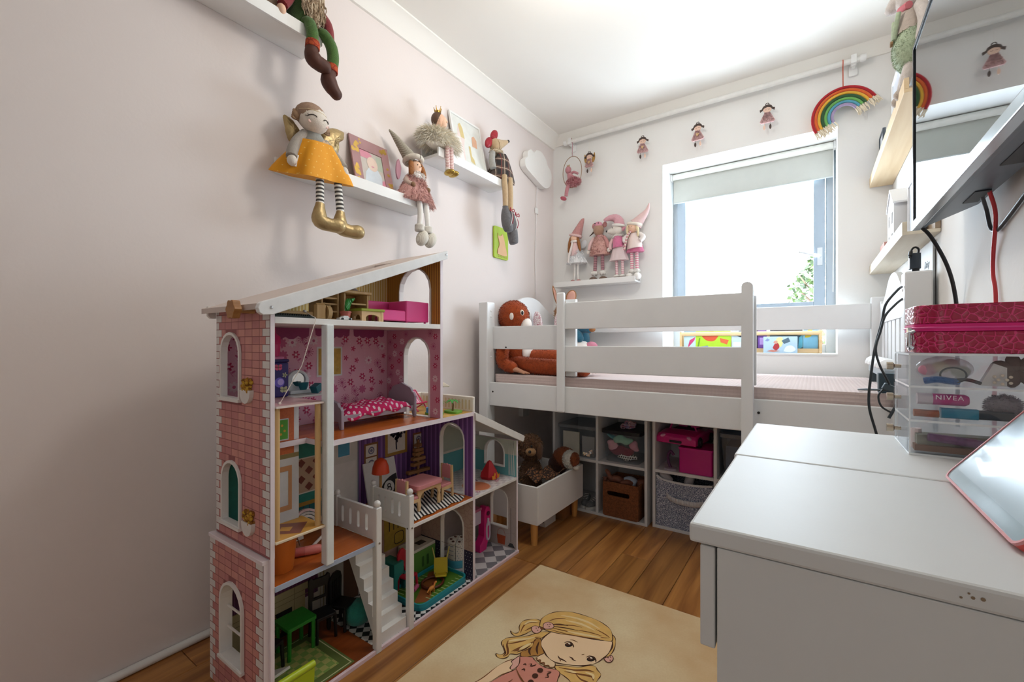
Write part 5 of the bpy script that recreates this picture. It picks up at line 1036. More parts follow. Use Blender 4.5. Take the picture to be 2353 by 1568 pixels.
bx_('carcass', t, mat('dcd6cb', .5), .232, 1.160, zg, .312, 1.284, zg+.108); bx_('door_panel', t, gm_, .3122, 1.164, zg+.004, .316, 1.280, zg+.098)
m = MB(); 
for y in (1.212, 1.238): m.prism([(y+.006*cos(a), zg+.068+.006*sin(a)) for a in [PI*j/5 for j in range(6)]]+[(y+.006*cos(a), zg+.038+.006*sin(a)) for a in [PI+PI*j/5 for j in range(6)]], .3164, .3164, 'yz')
m.build('slot', mat('2f5a22', .6), t); MB().prism(rect(.262, 1.215, .292, 1.255), zg+.1084, zg+.1084).build('sink', mat('3a352f', .5), t); MB().lathe([(0, 0), (.008, 0), (.008, .004), (0, .005)], (.275, 1.19, zg+.1082), 10).build('tap', mat('8a5a42', .5), t)
t = thing('toy_tray', 'turquoise rimmed green play tray on the kitchen checks', 'toy tray', (.40, 1.16, zg))
ol = rrect(.322, 1.035, .488, 1.284, .03, 5); MB().prism(ol, zg, zg+.010).build('tray_base', mat('17818f', .4), t, smooth=40)
MB().prism(ol, zg+.010, zg+.022, 'xy', 0, [rrect(.328, 1.041, .482, 1.278, .025, 5)]).build('rim', mat('1f93a0', .35), t, smooth=40, bevel=.001)
m = MB(); m.prism(rrect(.328, 1.041, .482, 1.278, .025, 5), zg+.0105, zg+.0105, 'xy', 0); m.prism([(.335, 1.225), (.36, 1.262), (.475, 1.085), (.440, 1.050)], zg+.0110, zg+.0110, 'xy', 1)
for i in range(12): a = 1.06+i*.019; (m.line([(.448, a), (.480, a+.004)], .0035, zg+.0113, 2) if i > 1 else None, m.line([(.332, a), (.372, a+.006)], .0035, zg+.0113, 2) if i < 8 else None)
m.build('print', [mat('4e7d22', .5, .08), mat('8f5226', .6, .08), mat('b8c98a', .5)], t)
tag(MB().tube([(.408+.036*cos(a), 1.172+.042*sin(a), zg+.018) for a in [2*PI*i/28 for i in range(29)]], .005, 8, 0, False).build('brown_ring', mat('5e2a16', .4, .1), smooth=60), 'dark brown oval hoop lying on the green play tray', 'hoop')
t = thing('toy_horse', 'small orange toy horse on the play tray', 'toy horse', (.445, 1.125, zg+.011)); og = mat('d98a3c', .5, .08); z_ = zg+.0112
m = MB(); m.ball((.445, 1.128, z_+.016), (.007, .014, .008), 0, 10, 7); m.tube([(.445, 1.137, z_+.018), (.445, 1.145, z_+.028)], [.006, .004], 7); m.ball((.445, 1.149, z_+.029), (.0035, .007, .004), 0, 8, 6)
for x in (.441, .449):
    for y in (1.118, 1.138): m.tube([(x, y, z_), (x, y, z_+.014)], [.002, .003], 6)
m.tube([(.445, 1.116, z_+.018), (.445, 1.108, z_+.010)], [.002, .003], 6); m.build('body', og, t, smooth=60); m = MB(); m.box(.4435, 1.136, z_+.022, .4465, 1.142, z_+.034); m.build('mane', mat('7d3a22', .6), t)
tag(MB().tube([(.392, 1.093, zg+.030), (.385, 1.118, zg+.034)], .008, 10).build('pink_tube', mat('cf5f86', .4), smooth=50), 'short pink toy tube resting on the play tray rim', 'tube'); bpy.data.objects['pink_tube'].location.z -= .0105
t = thing('yellow_toy_chair', 'yellow toy chair tipped on its back on the play tray', 'toy chair', (.392, 1.228, zg+.012)); yl = mat('cbb31a', .35, .03); e1 = V((.72, .69, 0)); e2 = V((-.22, .23, .95)).normalized(); e3 = e1.cross(e2)
Tm = M(((e1.x, e2.x, e3.x, .392), (e1.y, e2.y, e3.y, 1.232), (e1.z, e2.z, e3.z, zg+.0135), (0, 0, 0, 1)))
MB(Tm).prism(rrect(-.026, .0, .026, .062, .008), -.003, .003).build('seat', yl, t, smooth=40, bevel=.001); MB(Tm).prism(rrect(-.022, .004, .022, .045, .006), .001, .007, 'xz').build('backrest', yl, t, smooth=40)
for x in (-.022, .022): MB(Tm).tube([(x, .056, .0), (x*1.5, .098, -.006)], [.003, .0022], 6).build('leg', mat('c9bd62', .4), t); MB(Tm).tube([(x, .008, .002), (x*1.1, .012, .020)], [.003, .0022], 6).build('leg', mat('c9bd62', .4), t)
t = thing('toy_cake', 'round white toy cake cut in slices on a blue base behind the arch', 'toy cake', (.367, 1.352, zg)); ck_ = dots('dcd5cb', '7b8796', 'yz', .009, .16, .6)
MB().lathe([(0, 0), (.042, 0), (.044, .004), (.042, .028), (0, .028)], (.367, 1.355, zg), 26).build('plate', mat('4aa5bd', .4, .03), t, smooth=40)
for i in range(6):
    a0, a1 = 2*PI*i/6+.03, 2*PI*(i+1)/6-.03; pts = [(.367+.003*cos((a0+a1)/2), 1.355+.003*sin((a0+a1)/2))]+[(.367+.040*cos(a0+(a1-a0)*j/5), 1.355+.040*sin(a0+(a1-a0)*j/5)) for j in range(6)]
    sl = MB().prism(pts, zg+.0285, zg+.098).build('slice', ck_, t, smooth=30, bevel=.001)
    a = (a0+a1)/2; MB().prism([(.367+.026*cos(a)+.006*cos(q), 1.355+.026*sin(a)+.005*sin(q)) for q in [2*PI*j/8 for j in range(8)]], zg+.0983, zg+.101).build('topping', mat('5a3328', .6), sl)
t = thing('toy_fuel_pump', 'hot pink toy fuel pump with pale hose in the dollhouse laundry', 'toy pump', (.385, 1.50, zg)); hp = mat('d41f78', .35, .03); pale = mat('cfc3d6', .4)
m = MB(); m.prism([(1.475, zg), (1.52, zg), (1.53, zg+.03), (1.545, zg+.045), (1.55, zg+.16), (1.54, zg+.182), (1.52, zg+.186), (1.508, zg+.165), (1.505, zg+.06), (1.49, zg+.04), (1.475, zg+.03)], .355, .39, 'yz'); m.build('column', hp, t, smooth=30, bevel=.002)
bx_('head', t, pale, .33, 1.455, zg+.115, .372, 1.505, zg+.172); MB().prism(rrect(1.452, zg+.1725, 1.508, zg+.184, .004), .328, .374, 'yz').build('cap', mat('c46a8e', .4), t, smooth=40)
MB().tube([(.391, 1.53+.011*cos(a), zg+.06+(.028*sin(a) if sin(a) > 0 else .02*sin(a))+(.03 if sin(a) > 0 else 0)) for a in [2*PI*i/20 for i in range(21)]], .0045, 8, 0, False).build('hose', pale, t, smooth=60)
MB().tube([(.393, 1.526, zg+.105), (.393, 1.528, zg+.135)], [.007, .005], 8).build('nozzle', pale, t, smooth=50); MB().lathe([(0, 0), (.010, 0), (.010, .003), (0, .003)], (.3905, 1.53, zg+.155), 14, 0, M.Rotation(R(90), 3, 'Y')).build('dial', mat('5b1a3c', .4), t)
# ---------------------------------------------------------------- ledges on the left and back walls
def ledge(label, y0, y1, z, dep=.12, lip=.045, grp='white picture ledges on the pink wall'):
    t = thing('picture_ledge', label, 'shelf', (.06, (y0+y1)/2, z), grp)
    MB().box(.001, y0, z, dep, y1, z+.014).build('board', WHITE, t, bevel=.001)
    MB().box(dep, y0, z, dep+.010, y1, z+lip).build('lip', WHITE, t, bevel=.001)
    MB().box(.001, y0, z+.014, .011, y1, z+lip+.015).build('back_board', WHITE, t, bevel=.001)
L2Z, L3Z, L1Z = 1.517, 1.797, 1.974
ledge('lowest white ledge on the pink wall carrying the yellow skirted fairy', .80, 1.44, L2Z, .112, .042)
ledge('white ledge on the pink wall nearest the window corner', 1.50, 2.05, L3Z, .112, .042)
ledge('topmost white ledge cut off by the top edge of the picture', .25, .905, L1Z, .118, .042)
t = thing('picture_ledge', 'white ledge on the window wall holding four pink dolls', 'shelf', (.33, 2.76, 1.31))
MB().box(.066, 2.72, 1.305, .645, 2.819, 1.317).build('board', WHITE, t, bevel=.001); MB().box(.066, 2.71, 1.305, .645, 2.72, 1.340).build('lip', WHITE, t, bevel=.001); MB().box(.066, 2.81, 1.317, .645, 2.819, 1.36).build('back_board', WHITE, t, bevel=.001)
flesh = mat('eec3a6', .6, .04, 40); creamf = fabric('eadfd2', .06)
def tapered(n, pts, rs, m, t, nn=10, k=0, sub=4, extra=None):
    P = bz(pts, sub); q = []
    for i in range(len(P)): u = i/(len(P)-1)*(len(rs)-1); a = int(min(u, len(rs)-2)); q.append(rs[a]*(1-(u-a))+rs[a+1]*(u-a))
    return MB().tube(P, q, nn, k).build(n, m, t, smooth=60)
def striped(n, p, q, r, t, m, cnt, nn=10):
    P = [V(p).lerp(V(q), i/cnt) for i in range(cnt+1)]; return MB().tube(P, r, nn, lambda i: i % 2).build(n, m, t, smooth=60)
def boot(n, ankle, toe, r, m, t, parent=None, up=.03):
    a, b = V(ankle), V(toe); heel = V((a.x, a.y, b.z)); d = (b-heel).normalized()
    mb = MB(); mb.tube(bz([a+V((0, 0, up)), a, heel+d*r*.2+V((0, 0, r*.2)), heel.lerp(b, .55), b], 4), [r*.62]*3+[r*.7, r*.8, r*.9, r*1.0, r*1.05, r*1.1, r*1.05, r*1.0, r*1.0, r*1.0, r*.95, r*.85, r*.6, r*.25], 12)
    return mb.build(n, m, parent or t, smooth=70)
# --- yellow skirted fairy
t = thing('fairy_doll', 'fabric fairy doll with gold wings and yellow dotted skirt on the lowest ledge', 'doll', (.09, .90, L2Z+.014))
lame = mat('b39c70', .42, .12, 30, .65, .9, 45); greyj = fabric('9a9a94', .08); hairm = mat('a48772', .9, .12, 80, 0, .4, 200)
hd = MB().ball((.105, .882, 1.712), (.046, .050, .046)).build('head', creamf, t, smooth=60)
m = MB(); m.ball((.098, .878, 1.724), (.049, .052, .042), 0, 18, 12); m.build('hair', hairm, t, smooth=60)
m = MB(); m.prism([(.840, 1.712), (.862, 1.738), (.90, 1.744), (.93, 1.706), (.925, 1.68), (.90, 1.668), (.86, 1.668), (.838, 1.69)], .118, .150, 'yz'); fh = MB().ball((.112, .885, 1.700), (.047, .047, .038), 0, 18, 12).build('face', creamf, hd, smooth=60)
m = MB(); m.tube([(.099+.0495*cos(a), .880+.0525*sin(a), 1.724) for a in [R(-105+21*i) for i in range(11)]], .0016, 6); m.build('headband', mat('c9b38f', .5), hd)
for yy, zz in ((.828, 1.708), (.940, 1.700)):
    m = MB()
    for i in range(5): m.tube([(.095, yy+(.004 if yy > .9 else -.004)+.010*cos(a)*(1-.12*i), zz-.012+.006*i+.003*sin(a)) for a in [2*PI*j/10 for j in range(11)]], .0045, 6, 0, False)
    m.ball((.095, yy, zz), (.012, .014, .016)); m.build('hair_bun', mat('9b7c60', .8, .1, 90), t, smooth=60)
m = MB()
fx_ = lambda y, z, d=.0008: (.112+d+(max(.0002, .047**2-(y-.885)**2-((z-1.700)*1.237)**2))**.5, y, z)
for c, sg in (((.856, 1.702), -1), ((.903, 1.698), 1)):
    m.tube([fx_(c[0]+.0115*cos(a), c[1]-.004+.007*sin(a)) for a in [PI*j/8 for j in range(9)]], .0013, 6)
    for u in (.0, .004): m.tube([fx_(c[0]+sg*(.0115-u), c[1]-.003+u*.8), fx_(c[0]+sg*(.0155-u), c[1]+.001+u, .002)], .0010, 5)
m.build('closed_eye', mat('3a2f28', .8), t)
for yy in (.852, .912): MB().ball(fx_(yy, 1.685, -.001), (.002, .007, .0055)).build('cheek', mat('ecc8bd', .9), hd, smooth=60)
for sg, pts in ((-1, [(.868, 1.66), (.845, 1.688), (.822, 1.706), (.800, 1.704), (.806, 1.665), (.815, 1.632), (.835, 1.612), (.855, 1.63)]), (1, [(.915, 1.665), (.95, 1.708), (.99, 1.736), (1.034, 1.738), (1.036, 1.71), (1.016, 1.688), (1.014, 1.652), (.985, 1.625), (.94, 1.632)])):
    pp = bz2(pts, 4, True); c = (sum(p[0] for p in pp)/len(pp), sum(p[1] for p in pp)/len(pp)); m = MB(); n_ = len(pp)
    rings = []
    for f_, dx in ((1, 0), (.8, .009), (.4, .014)): rings.append([(.062+dx+rf.uniform(-.002, .002), c[0]+(p[0]-c[0])*f_, c[1]+(p[1]-c[1])*f_) for p in pp])
    vv = [q for r_ in rings for q in r_]+[(.078, c[0], c[1])]+[(.054, p[0], p[1]) for p in [(c[0]+(q[0]-c[0])*.8, c[1]+(q[1]-c[1])*.8) for q in pp]]
    fs = [(r_*n_+i, r_*n_+(i+1) % n_, (r_+1)*n_+(i+1) % n_, (r_+1)*n_+i) for r_ in range(2) for i in range(n_)]+[(2*n_+i, 2*n_+(i+1) % n_, 3*n_) for i in range(n_)]+[(i, (i+1) % n_, 3*n_+1+(i+1) % n_, 3*n_+1+i) for i in range(n_)]+[tuple(range(3*n_+1, 4*n_+1))]
    m.add(vv, fs); m.build('wing', lame, t, smooth=35)
m = MB(); m.tube([(.085, .905, 1.56), (.09, .90, 1.60), (.095, .893, 1.645), (.10, .886, 1.672)], [.056, .050, .040, .022], 14, 0, True, .75); m.build('jumper', greyj, t, smooth=60)
m = MB(); hp_ = [(.008*16*sin(a)**3/16, .008*(13*cos(a)-5*cos(2*a)-2*cos(3*a)-cos(4*a))/16) for a in [2*PI*i/20 for i in range(20)]]; m.prism([(.915+p[0]*1.6, 1.628+p[1]*1.6) for p in hp_], .132, .1345, 'yz'); m.build('heart_patch', mat('c9ab86', .5, .15, 200), t)
ym = dots('e89c14', 'f3c565', 'yz', .024, .085, .7)
m = MB(); prof = []
def skirtw(i, a): return 1+(.04+.13*i/6)*cos(5*a+2.2)+(.01+.03*i/6)*cos(11*a)
prof = [(.055, .105), (.062, .095), (.080, .07), (.098, .045), (.114, .02), (.128, -.005), (.134, -.022)]
m.lathe(prof, (.088, .905, 1.53), 48, 0, M.Rotation(R(12), 3, 'Y') @ M.Rotation(R(5), 3, 'X'), .62, 1.0, skirtw)
m.build('skirt', ym, t, smooth=60)
for nm, pts in (('arm', [(.09, .862, 1.658), (.10, .83, 1.62), (.115, .805, 1.575), (.125, .795, 1.545)]), ('arm', [(.095, .93, 1.65), (.105, .955, 1.62), (.12, .975, 1.59), (.135, .985, 1.565)])):
    o = tapered(nm, pts, [.016, .017, .018, .018], fabric('a39a90', .08), t); MB().ball(V(pts[-1])+V((.003, 0, -.014)), (.017, .016, .018)).build('hand', creamf, o, smooth=60)
legm = [mat('efece4', .9), mat('4c4a48', .9)]
for y0, y1, zk in ((.893, .889, 1.40), (.962, .970, 1.39)):
    o = striped('leg', (.132, y0, 1.525), (.140, y1, zk), .0135, t, legm, 18, 12)
    dz = .0 if y0 < .93 else -.006; sy = 1 if y0 < .93 else 1
    m = MB(); m.tube(bz([(.140, y1, zk+.008), (.142, y1-.004, 1.372+dz), (.146, y1-.002, 1.345+dz), (.158, y1+.028, 1.336+dz), (.168, y1+.060, 1.338+dz), (.172, y1+.078, 1.340+dz)], 4), [.015, .016, .018, .021, .023, .025, .026, .026, .026, .025, .025, .024, .023, .024, .025, .026, .025, .023, .019, .013, .004], 14)
    m.build('boot', lame, o, smooth=60)
# --- rose and gold photo frame
t = thing('photo_frame', 'mauve and gold foil photo frame with a child portrait on the lowest ledge', 'photo frame', (.06, 1.19, L2Z+.0142))
FX = M_((.066, 1.095, L2Z+.0145), 0, R(-14)); fm = mat('a87f80', .35, .12, 14)
hole = rect(.042, .05, .155, .198)
MB(FX).prism(rect(0, 0, .195, .25), -.004, .004, 'yz', 0, [hole]).build('frame', fm, t, bevel=.001)
m = MB(FX); m.prism(hole, .0, .0, 'yz', 0); m.prism([(.05, .05), (.145, .05), (.14, .10), (.125, .125), (.08, .125), (.06, .10)], .0006, .0006, 'yz', 1); m.disc((.10, .145), .027, .0010, 2, 16, 'yz', .033); m.prism([(.045, .165), (.09, .165), (.105, .185), (.09, .197), (.045, .197)], .0007, .0007, 'yz', 3); m.prism(rect(.125, .125, .155, .19), .0005, .0005, 'yz', 4); m.prism([(.135, .05), (.155, .05), (.155, .085), (.14, .08)], .0012, .0012, 'yz', 3); m.disc((.10, .133), .008, .0014, 3, 10, 'yz', .003)
m.build('photo', [mat('c9bfb6', .3), mat('d3dbe3', .3), mat('e6cdbd', .3), mat('d98fa0', .3), mat('b5bfae', .3)], t)
m = MB(FX); foil = mat('e0b85c', .25, .08, 30, .7)
for cy, cz, n_, s_ in ((.02, .205, 5, .016), (.02, .11, 7, .017), (.028, .07, 6, .014), (.165, .205, 6, .017), (.178, .06, 6, .014), (.17, .14, 5, .01), (.10, .03, 4, .008), (.06, .225, 3, .008)):
    for i in range(n_): a, c = cy+rf.uniform(-.016, .016), cz+rf.uniform(-.028, .028); q = [(min(.194, max(.001, a+s_*rf.uniform(.3, 1)*cos(u))), min(.249, max(.001, c+s_*rf.uniform(.3, .9)*sin(u)))) for u in [2*PI*j/7 for j in range(7)]]; m.prism(q, .0043+.00005*i, .0043+.00005*i, 'yz') if not (.03 < a < .17 and .04 < c < .21) else None
m.build('gold_foil', foil, t)['kind'] = 'stuff'
MB(FX).box(-.045, .09, .0, -.041, .11, .16).build('stand_leg', toyb, t)
# --- grey hatted girl with fluffy pink skirt
def gnomehat(t, base, tip, r, m, k=10, bend=(0, 0, 0), name='hat'):
    b, e = V(base), V(tip); P = bz([b, b.lerp(e, .35)+V(bend)*.6, b.lerp(e, .7)+V(bend), e], 5); n_ = len(P); return MB().tube(P, [r*(1-.93*(i/(n_-1))**.8)*(1+.02*(i % 2)) for i in range(n_)], 14).build(name, m, t, smooth=50)
ribk = stripes('b5ae9f', '938c7d', 'z', .006, .6, .95, None, .1, (R(20), 0, 0))
t = thing('hatted_girl_doll', 'doll with tall grey knitted hat and fluffy pink skirt on the lowest ledge', 'doll', (.08, 1.37, L2Z+.0142))
gnomehat(t, (.082, 1.372, 1.735), (.05, 1.268, 1.845), .036, ribk, bend=(-.004, -.005, .012))
MB().tube([(.085+.036*cos(a), 1.376+.037*sin(a), 1.738+.008*cos(a*1)) for a in [2*PI*i/18 for i in range(19)]], .012, 8, 0, False).build('hat_brim', fabric('d9d0c2', .08), t, smooth=60)
MB().ball((.090, 1.382, 1.706), (.030, .029, .034)).build('head', flesh, t, smooth=60)
m = MB(); hr = mat('9a6233', .7, .2, 90, 0, .5, 200)
for sg in (-1, 1): m.tube(bz([(.092, 1.381+sg*.026, 1.727), (.104, 1.381+sg*.034, 1.70), (.108, 1.381+sg*.038, 1.672), (.106, 1.381+sg*.036, 1.65)], 4), [.010, .012, .012, .012, .012, .012, .012, .012, .012, .011, .009, .006, .003], 8)
m.build('hair', hr, t, smooth=60); MB().ball((.12, 1.384, 1.704), (.004, .0045, .004), 0, 8, 6).build('nose', flesh, t, smooth=60)
m = MB()
for yy in (1.372, 1.394): m.ball((.118, yy, 1.711), (.002, .0025, .003), 0, 8, 6)
m.build('eye', toyb, t, smooth=60); t.children[-1]['kind'] = 'stuff'
m = MB(); m.ball((.088, 1.378, 1.655), (.040, .042, .03)); ballfuzz(m, (.10, 1.38, 1.662), (.034, .034, .018), 400, .012, .004); m.build('white_collar', mat('f2eeea', .95), t, smooth=60)
for sg in (-1, 1): o = tapered('arm', [(.085, 1.378+sg*.034, 1.655), (.10, 1.378+sg*.055, 1.625), (.125, 1.378+sg*.048, 1.61)], [.013, .014, .012], fabric('cbb3a6', .1), t); MB().ball((.13, 1.378+sg*.045, 1.609), .012, 0, 10, 7).build('hand', mat('8d6d52', .9), o, smooth=60)
m = MB(); m.lathe([(.036, .10), (.055, .07), (.080, .03), (.095, -.005), (.098, -.022)], (.095, 1.378, 1.565), 24, 0, None, .62, 1)
def sk(): a = rnd.uniform(0, 2*PI); u = rnd.random(); r_ = .036+.062*u; return (.095+r_*cos(a)*.62, 1.378+r_*sin(a), 1.665-.12*u), (cos(a)*.6, sin(a), -.2)
m.fuzz(3600, sk, .020, .0028, (0, 1, 2), .5); m.build('skirt', [mat('cf9f98', .9), mat('e0b9b0', .85), mat('b98a84', .9)], t, smooth=60)
m = MB(); m.prism(bz2([(1.335, 1.70), (1.322, 1.735), (1.31, 1.71), (1.308, 1.67), (1.318, 1.645), (1.33, 1.66)], 3, True), .045, .052, 'yz'); m.build('wing', mat('d6a2b4', .5), t, smooth=50)
cw = mat('eeeae4', .95, .03, 80, 0, .3, 400); ribw = stripes('e6e1d6', 'cfc8ba', 'y', .005, .6, .95)
for y0, y1 in ((1.366, 1.362), (1.405, 1.412)):
    o = tapered('leg', [(.13, y0, 1.56), (.138, y0+.002, 1.50), (.14, y1, 1.44)], [.012, .0125, .011], cw, t); MB().tube([(.14, y1, 1.440), (.14, y1, 1.408)], [.021, .022], 14).build('cuff', fabric('dcd6cc', .06), o, smooth=50, bevel=.006)
    MB().ball((.146, y1+.010, 1.380), (.028, .026, .038), 0, 14, 10, M.Rotation(R(-25), 3, 'X')).build('boot', ribw, o, smooth=60)
# --- princess on the corner ledge
t = thing('princess_doll', 'princess figure with gold crown and cream fur skirt on the corner ledge', 'doll', (.07, 1.54, L3Z+.0142))
MB().ball((.085, 1.545, 1.985), (.030, .028, .036)).build('head', flesh, t, smooth=60)
m = MB(); m.ball((.076, 1.538, 1.993), (.031, .030, .036)); m.build('hair', mat('5a4030', .5, .1, 60), t, smooth=60); MB().ball((.094, 1.553, 1.980), (.026, .024, .030)).build('face', flesh, t, smooth=60)
m = MB(); m.ball((.119, 1.560, 1.978), (.005, .004, .004), 0, 8, 6); m.build('nose', flesh, t, smooth=60); MB().ball((.102, 1.526, 1.982), (.008, .004, .013), 0, 8, 6).build('ear', flesh, t, smooth=60)
m = MB(); m.lathe([(.012, 0), (.014, .010)], (.080, 1.538, 2.022), 12)
for i in range(5): a = 2*PI*i/5; m.tube([(.080+.013*cos(a), 1.538+.013*sin(a), 2.030), (.080+.019*cos(a), 1.538+.019*sin(a), 2.048)], [.004, .0012], 5); m.ball((.080+.019*cos(a), 1.538+.019*sin(a), 2.049), .0024, 0, 6, 5)
m.build('crown', mat('a8863f', .3, .1, 40, .8), t, smooth=40)
tapered('body', [(.07, 1.535, 1.85), (.075, 1.54, 1.91), (.082, 1.543, 1.958)], [.040, .03, .012], mat('e6ddd0', .8), t)
m = MB(); m.ball((.095, 1.53, 1.885), (.055, .10, .045))
def sk2(): a = rnd.uniform(0, 2*PI); u = rnd.uniform(-.7, 1); q = (1-u*u)**.5; return (.095+.052*q*cos(a), 1.53+.105*q*sin(a), 1.885+.045*u), (cos(a), sin(a)*1.2, u*.6)
m.fuzz(3200, sk2, .042, .0022, (0, 1, 2), .35, .3); m.build('fur_skirt', [mat('f3ecdd', .95), mat('f8f3e8', .95), mat('e6d9c0', .95)], t, smooth=60)
pl = [mat('c99292', .8), mat('efe2dc', .8)]
for yy in (1.545, 1.572):
    o = striped('leg', (.135, yy, 1.855), (.138, yy, 1.745), .0105, t, pl, 30, 10); MB().ball((.138, yy, 1.742), (.013, .013, .010), 0, 10, 7).build('sock', mat('e6dcd4', .9), o, smooth=60)
    MB().ball((.155, yy-.006, 1.722), (.032, .018, .015), 0, 14, 9).build('shoe', mat('b79c52', .25, .08, 30, .8), o, smooth=60)
# --- picture frame and book beside it
t = thing('drawing_frame', 'slim white frame with a pale figure drawing on the corner ledge', 'picture frame', (.05, 1.81, L3Z+.0142))
FX = M_((.074, 1.69, L3Z+.0145), 0, R(-12)); MB(FX).prism(rect(0, 0, .252, .325), -.006, .006, 'yz', 0, [rect(.011, .011, .241, .314)]).build('frame', WHITE2, t, bevel=.001)
m = MB(FX); m.prism(rect(.011, .011, .241, .314), 0, 0, 'yz', 0)
for pts, k in (([(.05, .05), (.08, .05), (.085, .15), (.10, .20), (.08, .26), (.055, .26), (.04, .2), (.05, .13)], 1), ([(.07, .20), (.10, .20), (.095, .26), (.08, .285), (.06, .27)], 2), ([(.16, .18), (.20, .18), (.205, .23), (.185, .25), (.165, .235)], 3), ([(.125, .08), (.16, .07), (.155, .10), (.14, .115), (.14, .17), (.125, .17)], 2)): m.prism(pts, .0004*k, .0004*k, 'yz', k)
m.line([(.11, .045), (.135, .041), (.16, .043), (.185, .037), (.215, .038)], .004, .001, 4, False, 'yz')
m.build('drawing', [mat('e3e4de', .4), mat('ead9d3', .4), mat('d9c48a', .4), mat('d9a98a', .4), mat('77757a', .4)], t)
o = MB(M_((.030, 1.682, L3Z+.0145), 0, R(-4))).box(-.012, 0, 0, -.001, .19, .205).build('grey_book', mat('8d8880', .6), bevel=.001); tag(o, 'grey book hidden behind the white drawing frame', 'book')
tag(MB(M_((.088, 1.672, L3Z+.0146), 0, R(-14))).box(-.003, 0, 0, .003, .07, .19).build('white_card', mat('efeae6', .6)), 'white folded card in front of the drawing frame by the cream fur', 'card')
# --- brown mouse with plaid dress
t = thing('plaid_mouse_doll', 'beige mouse doll with red bow and plaid dress at the ledge end', 'doll', (.08, 2.03, L3Z+.0142)); bei = fabric('c9ad88', .08)
m = MB(); m.ball((.075, 2.005, 2.045), (.034, .038, .036)); m.tube(bz([(.078, 2.01, 2.045), (.09, 2.045, 2.062), (.105, 2.085, 2.085)], 4), [.036, .034, .031, .027, .023, .019, .015, .012, .008], 12); m.build('head', bei, t, smooth=60)
MB().ball((.107, 2.09, 2.089), .0085, 0, 10, 7).build('nose', toyb, t, smooth=60)
rb_ = mat('a3192c', .45, .1, 60, 0, .4, 100); m = MB()
for dy, dz, s_ in ((-.030, -.03, 1), (.02, .03, 1)): m.ball((.068, 1.985+dy, 2.072+dz), (.016, .040, .024), 0, 12, 8, M.Rotation(R(52), 3, 'X'))
m.ball((.075, 1.985, 2.075), (.014, .014, .014), 0, 10, 7); m.build('bow', rb_, t, smooth=60)
m = MB(); m.ball((.08, 2.01, 2.005), (.03, .035, .014)); ballfuzz(m, (.08, 2.01, 2.005), (.030, .036, .014), 300, .014, .003); m.build('fur_collar', mat('d9c9ae', .95), t, smooth=60)
m, N, L, P = newmat('plaid'); P.inputs['Roughness'].default_value = .95; ax_ = axes(N, L)
def band(o_, per, du, ph=0): return math_node(N, L, 'LESS_THAN', math_node(N, L, 'FRACT', math_node(N, L, 'ADD', math_node(N, L, 'MULTIPLY', o_, 1/per), ph)), du)
c_ = mixc(N, L, band(ax_[1], .05, .4), '4f443f', '33302f'); c_ = mixc(N, L, band(ax_[2], .05, .4, .3), c_, '5d4a42'); c_ = mixc(N, L, band(ax_[1], .05, .06, .2), c_, 'cbb9a4'); c_ = mixc(N, L, band(ax_[2], .05, .06, .15), c_, 'cbb9a4'); c_ = mixc(N, L, band(ax_[1], .05, .05, .6), c_, '8a3a36'); L.new(c_, P.inputs['Base Color']); plaid = m
m = MB(); m.lathe([(.025, .075), (.045, .05), (.062, .01), (.080, -.03), (.092, -.070), (.092, -.088)], (.088, 2.045, 1.925), 36, 0, M.Rotation(R(14), 3, 'Y') @ M.Rotation(R(12), 3, 'X'), .72, 1.15, lambda i, a: 1+.02*i*cos(5*a)); m.build('dress', plaid, t, smooth=60)
tapered('arm', [(.08, 1.975, 1.99), (.09, 1.955, 1.94), (.10, 1.955, 1.89)], [.016, .018, .018], fabric('a8a6a0', .1), t)
gb = fabric('6b6a6c', .2)
for y0, y1, zt, zb2 in ((2.008, 2.012, 1.86, 1.68), (2.062, 2.062, 1.86, 1.665)):
    o = tapered('leg', [(.137, y0, zt), (.142, (y0+y1)/2, (zt+zb2)/2), (.142, y1, zb2)], [.0155, .016, .014], bei, t)
    k_ = -.0 if y0 < 2.03 else -.045
    MB().tube(bz([(.142, y1, zb2+.004), (.144, y1, zb2-.03), (.15, y1+.004, zb2-.085+k_*.4), (.156, y1+.012, zb2-.125+k_), (.158, y1+.014, zb2-.14+k_)], 4), [.017, .016, .018, .022, .025, .028, .030, .031, .031, .031, .030, .029, .027, .025, .021, .014, .004], 14).build('boot', gb, o, smooth=60)
    m = MB(); q = V((.172, y1+.012, zb2-.02)); m.tube(bz([q, q+V((.008, -.014, .012)), q+V((.008, -.02, -.004)), q, q+V((.008, .016, .010)), q+V((.008, .02, -.006)), q], 4), .0022, 6); m.tube(bz([q, q+V((.008, .012, -.04)), q+V((.010, .0, -.075))], 4), .0022, 6); m.build('lace', mat('a82438', .6), o, smooth=60)
    MB().tube(bz([q+V((.002, .004, 0)), q+V((.012, -.004, -.045)), q+V((.010, -.018, -.09))], 4), .0018, 6).build('cord', mat('dcd6d0', .7), o, smooth=60)
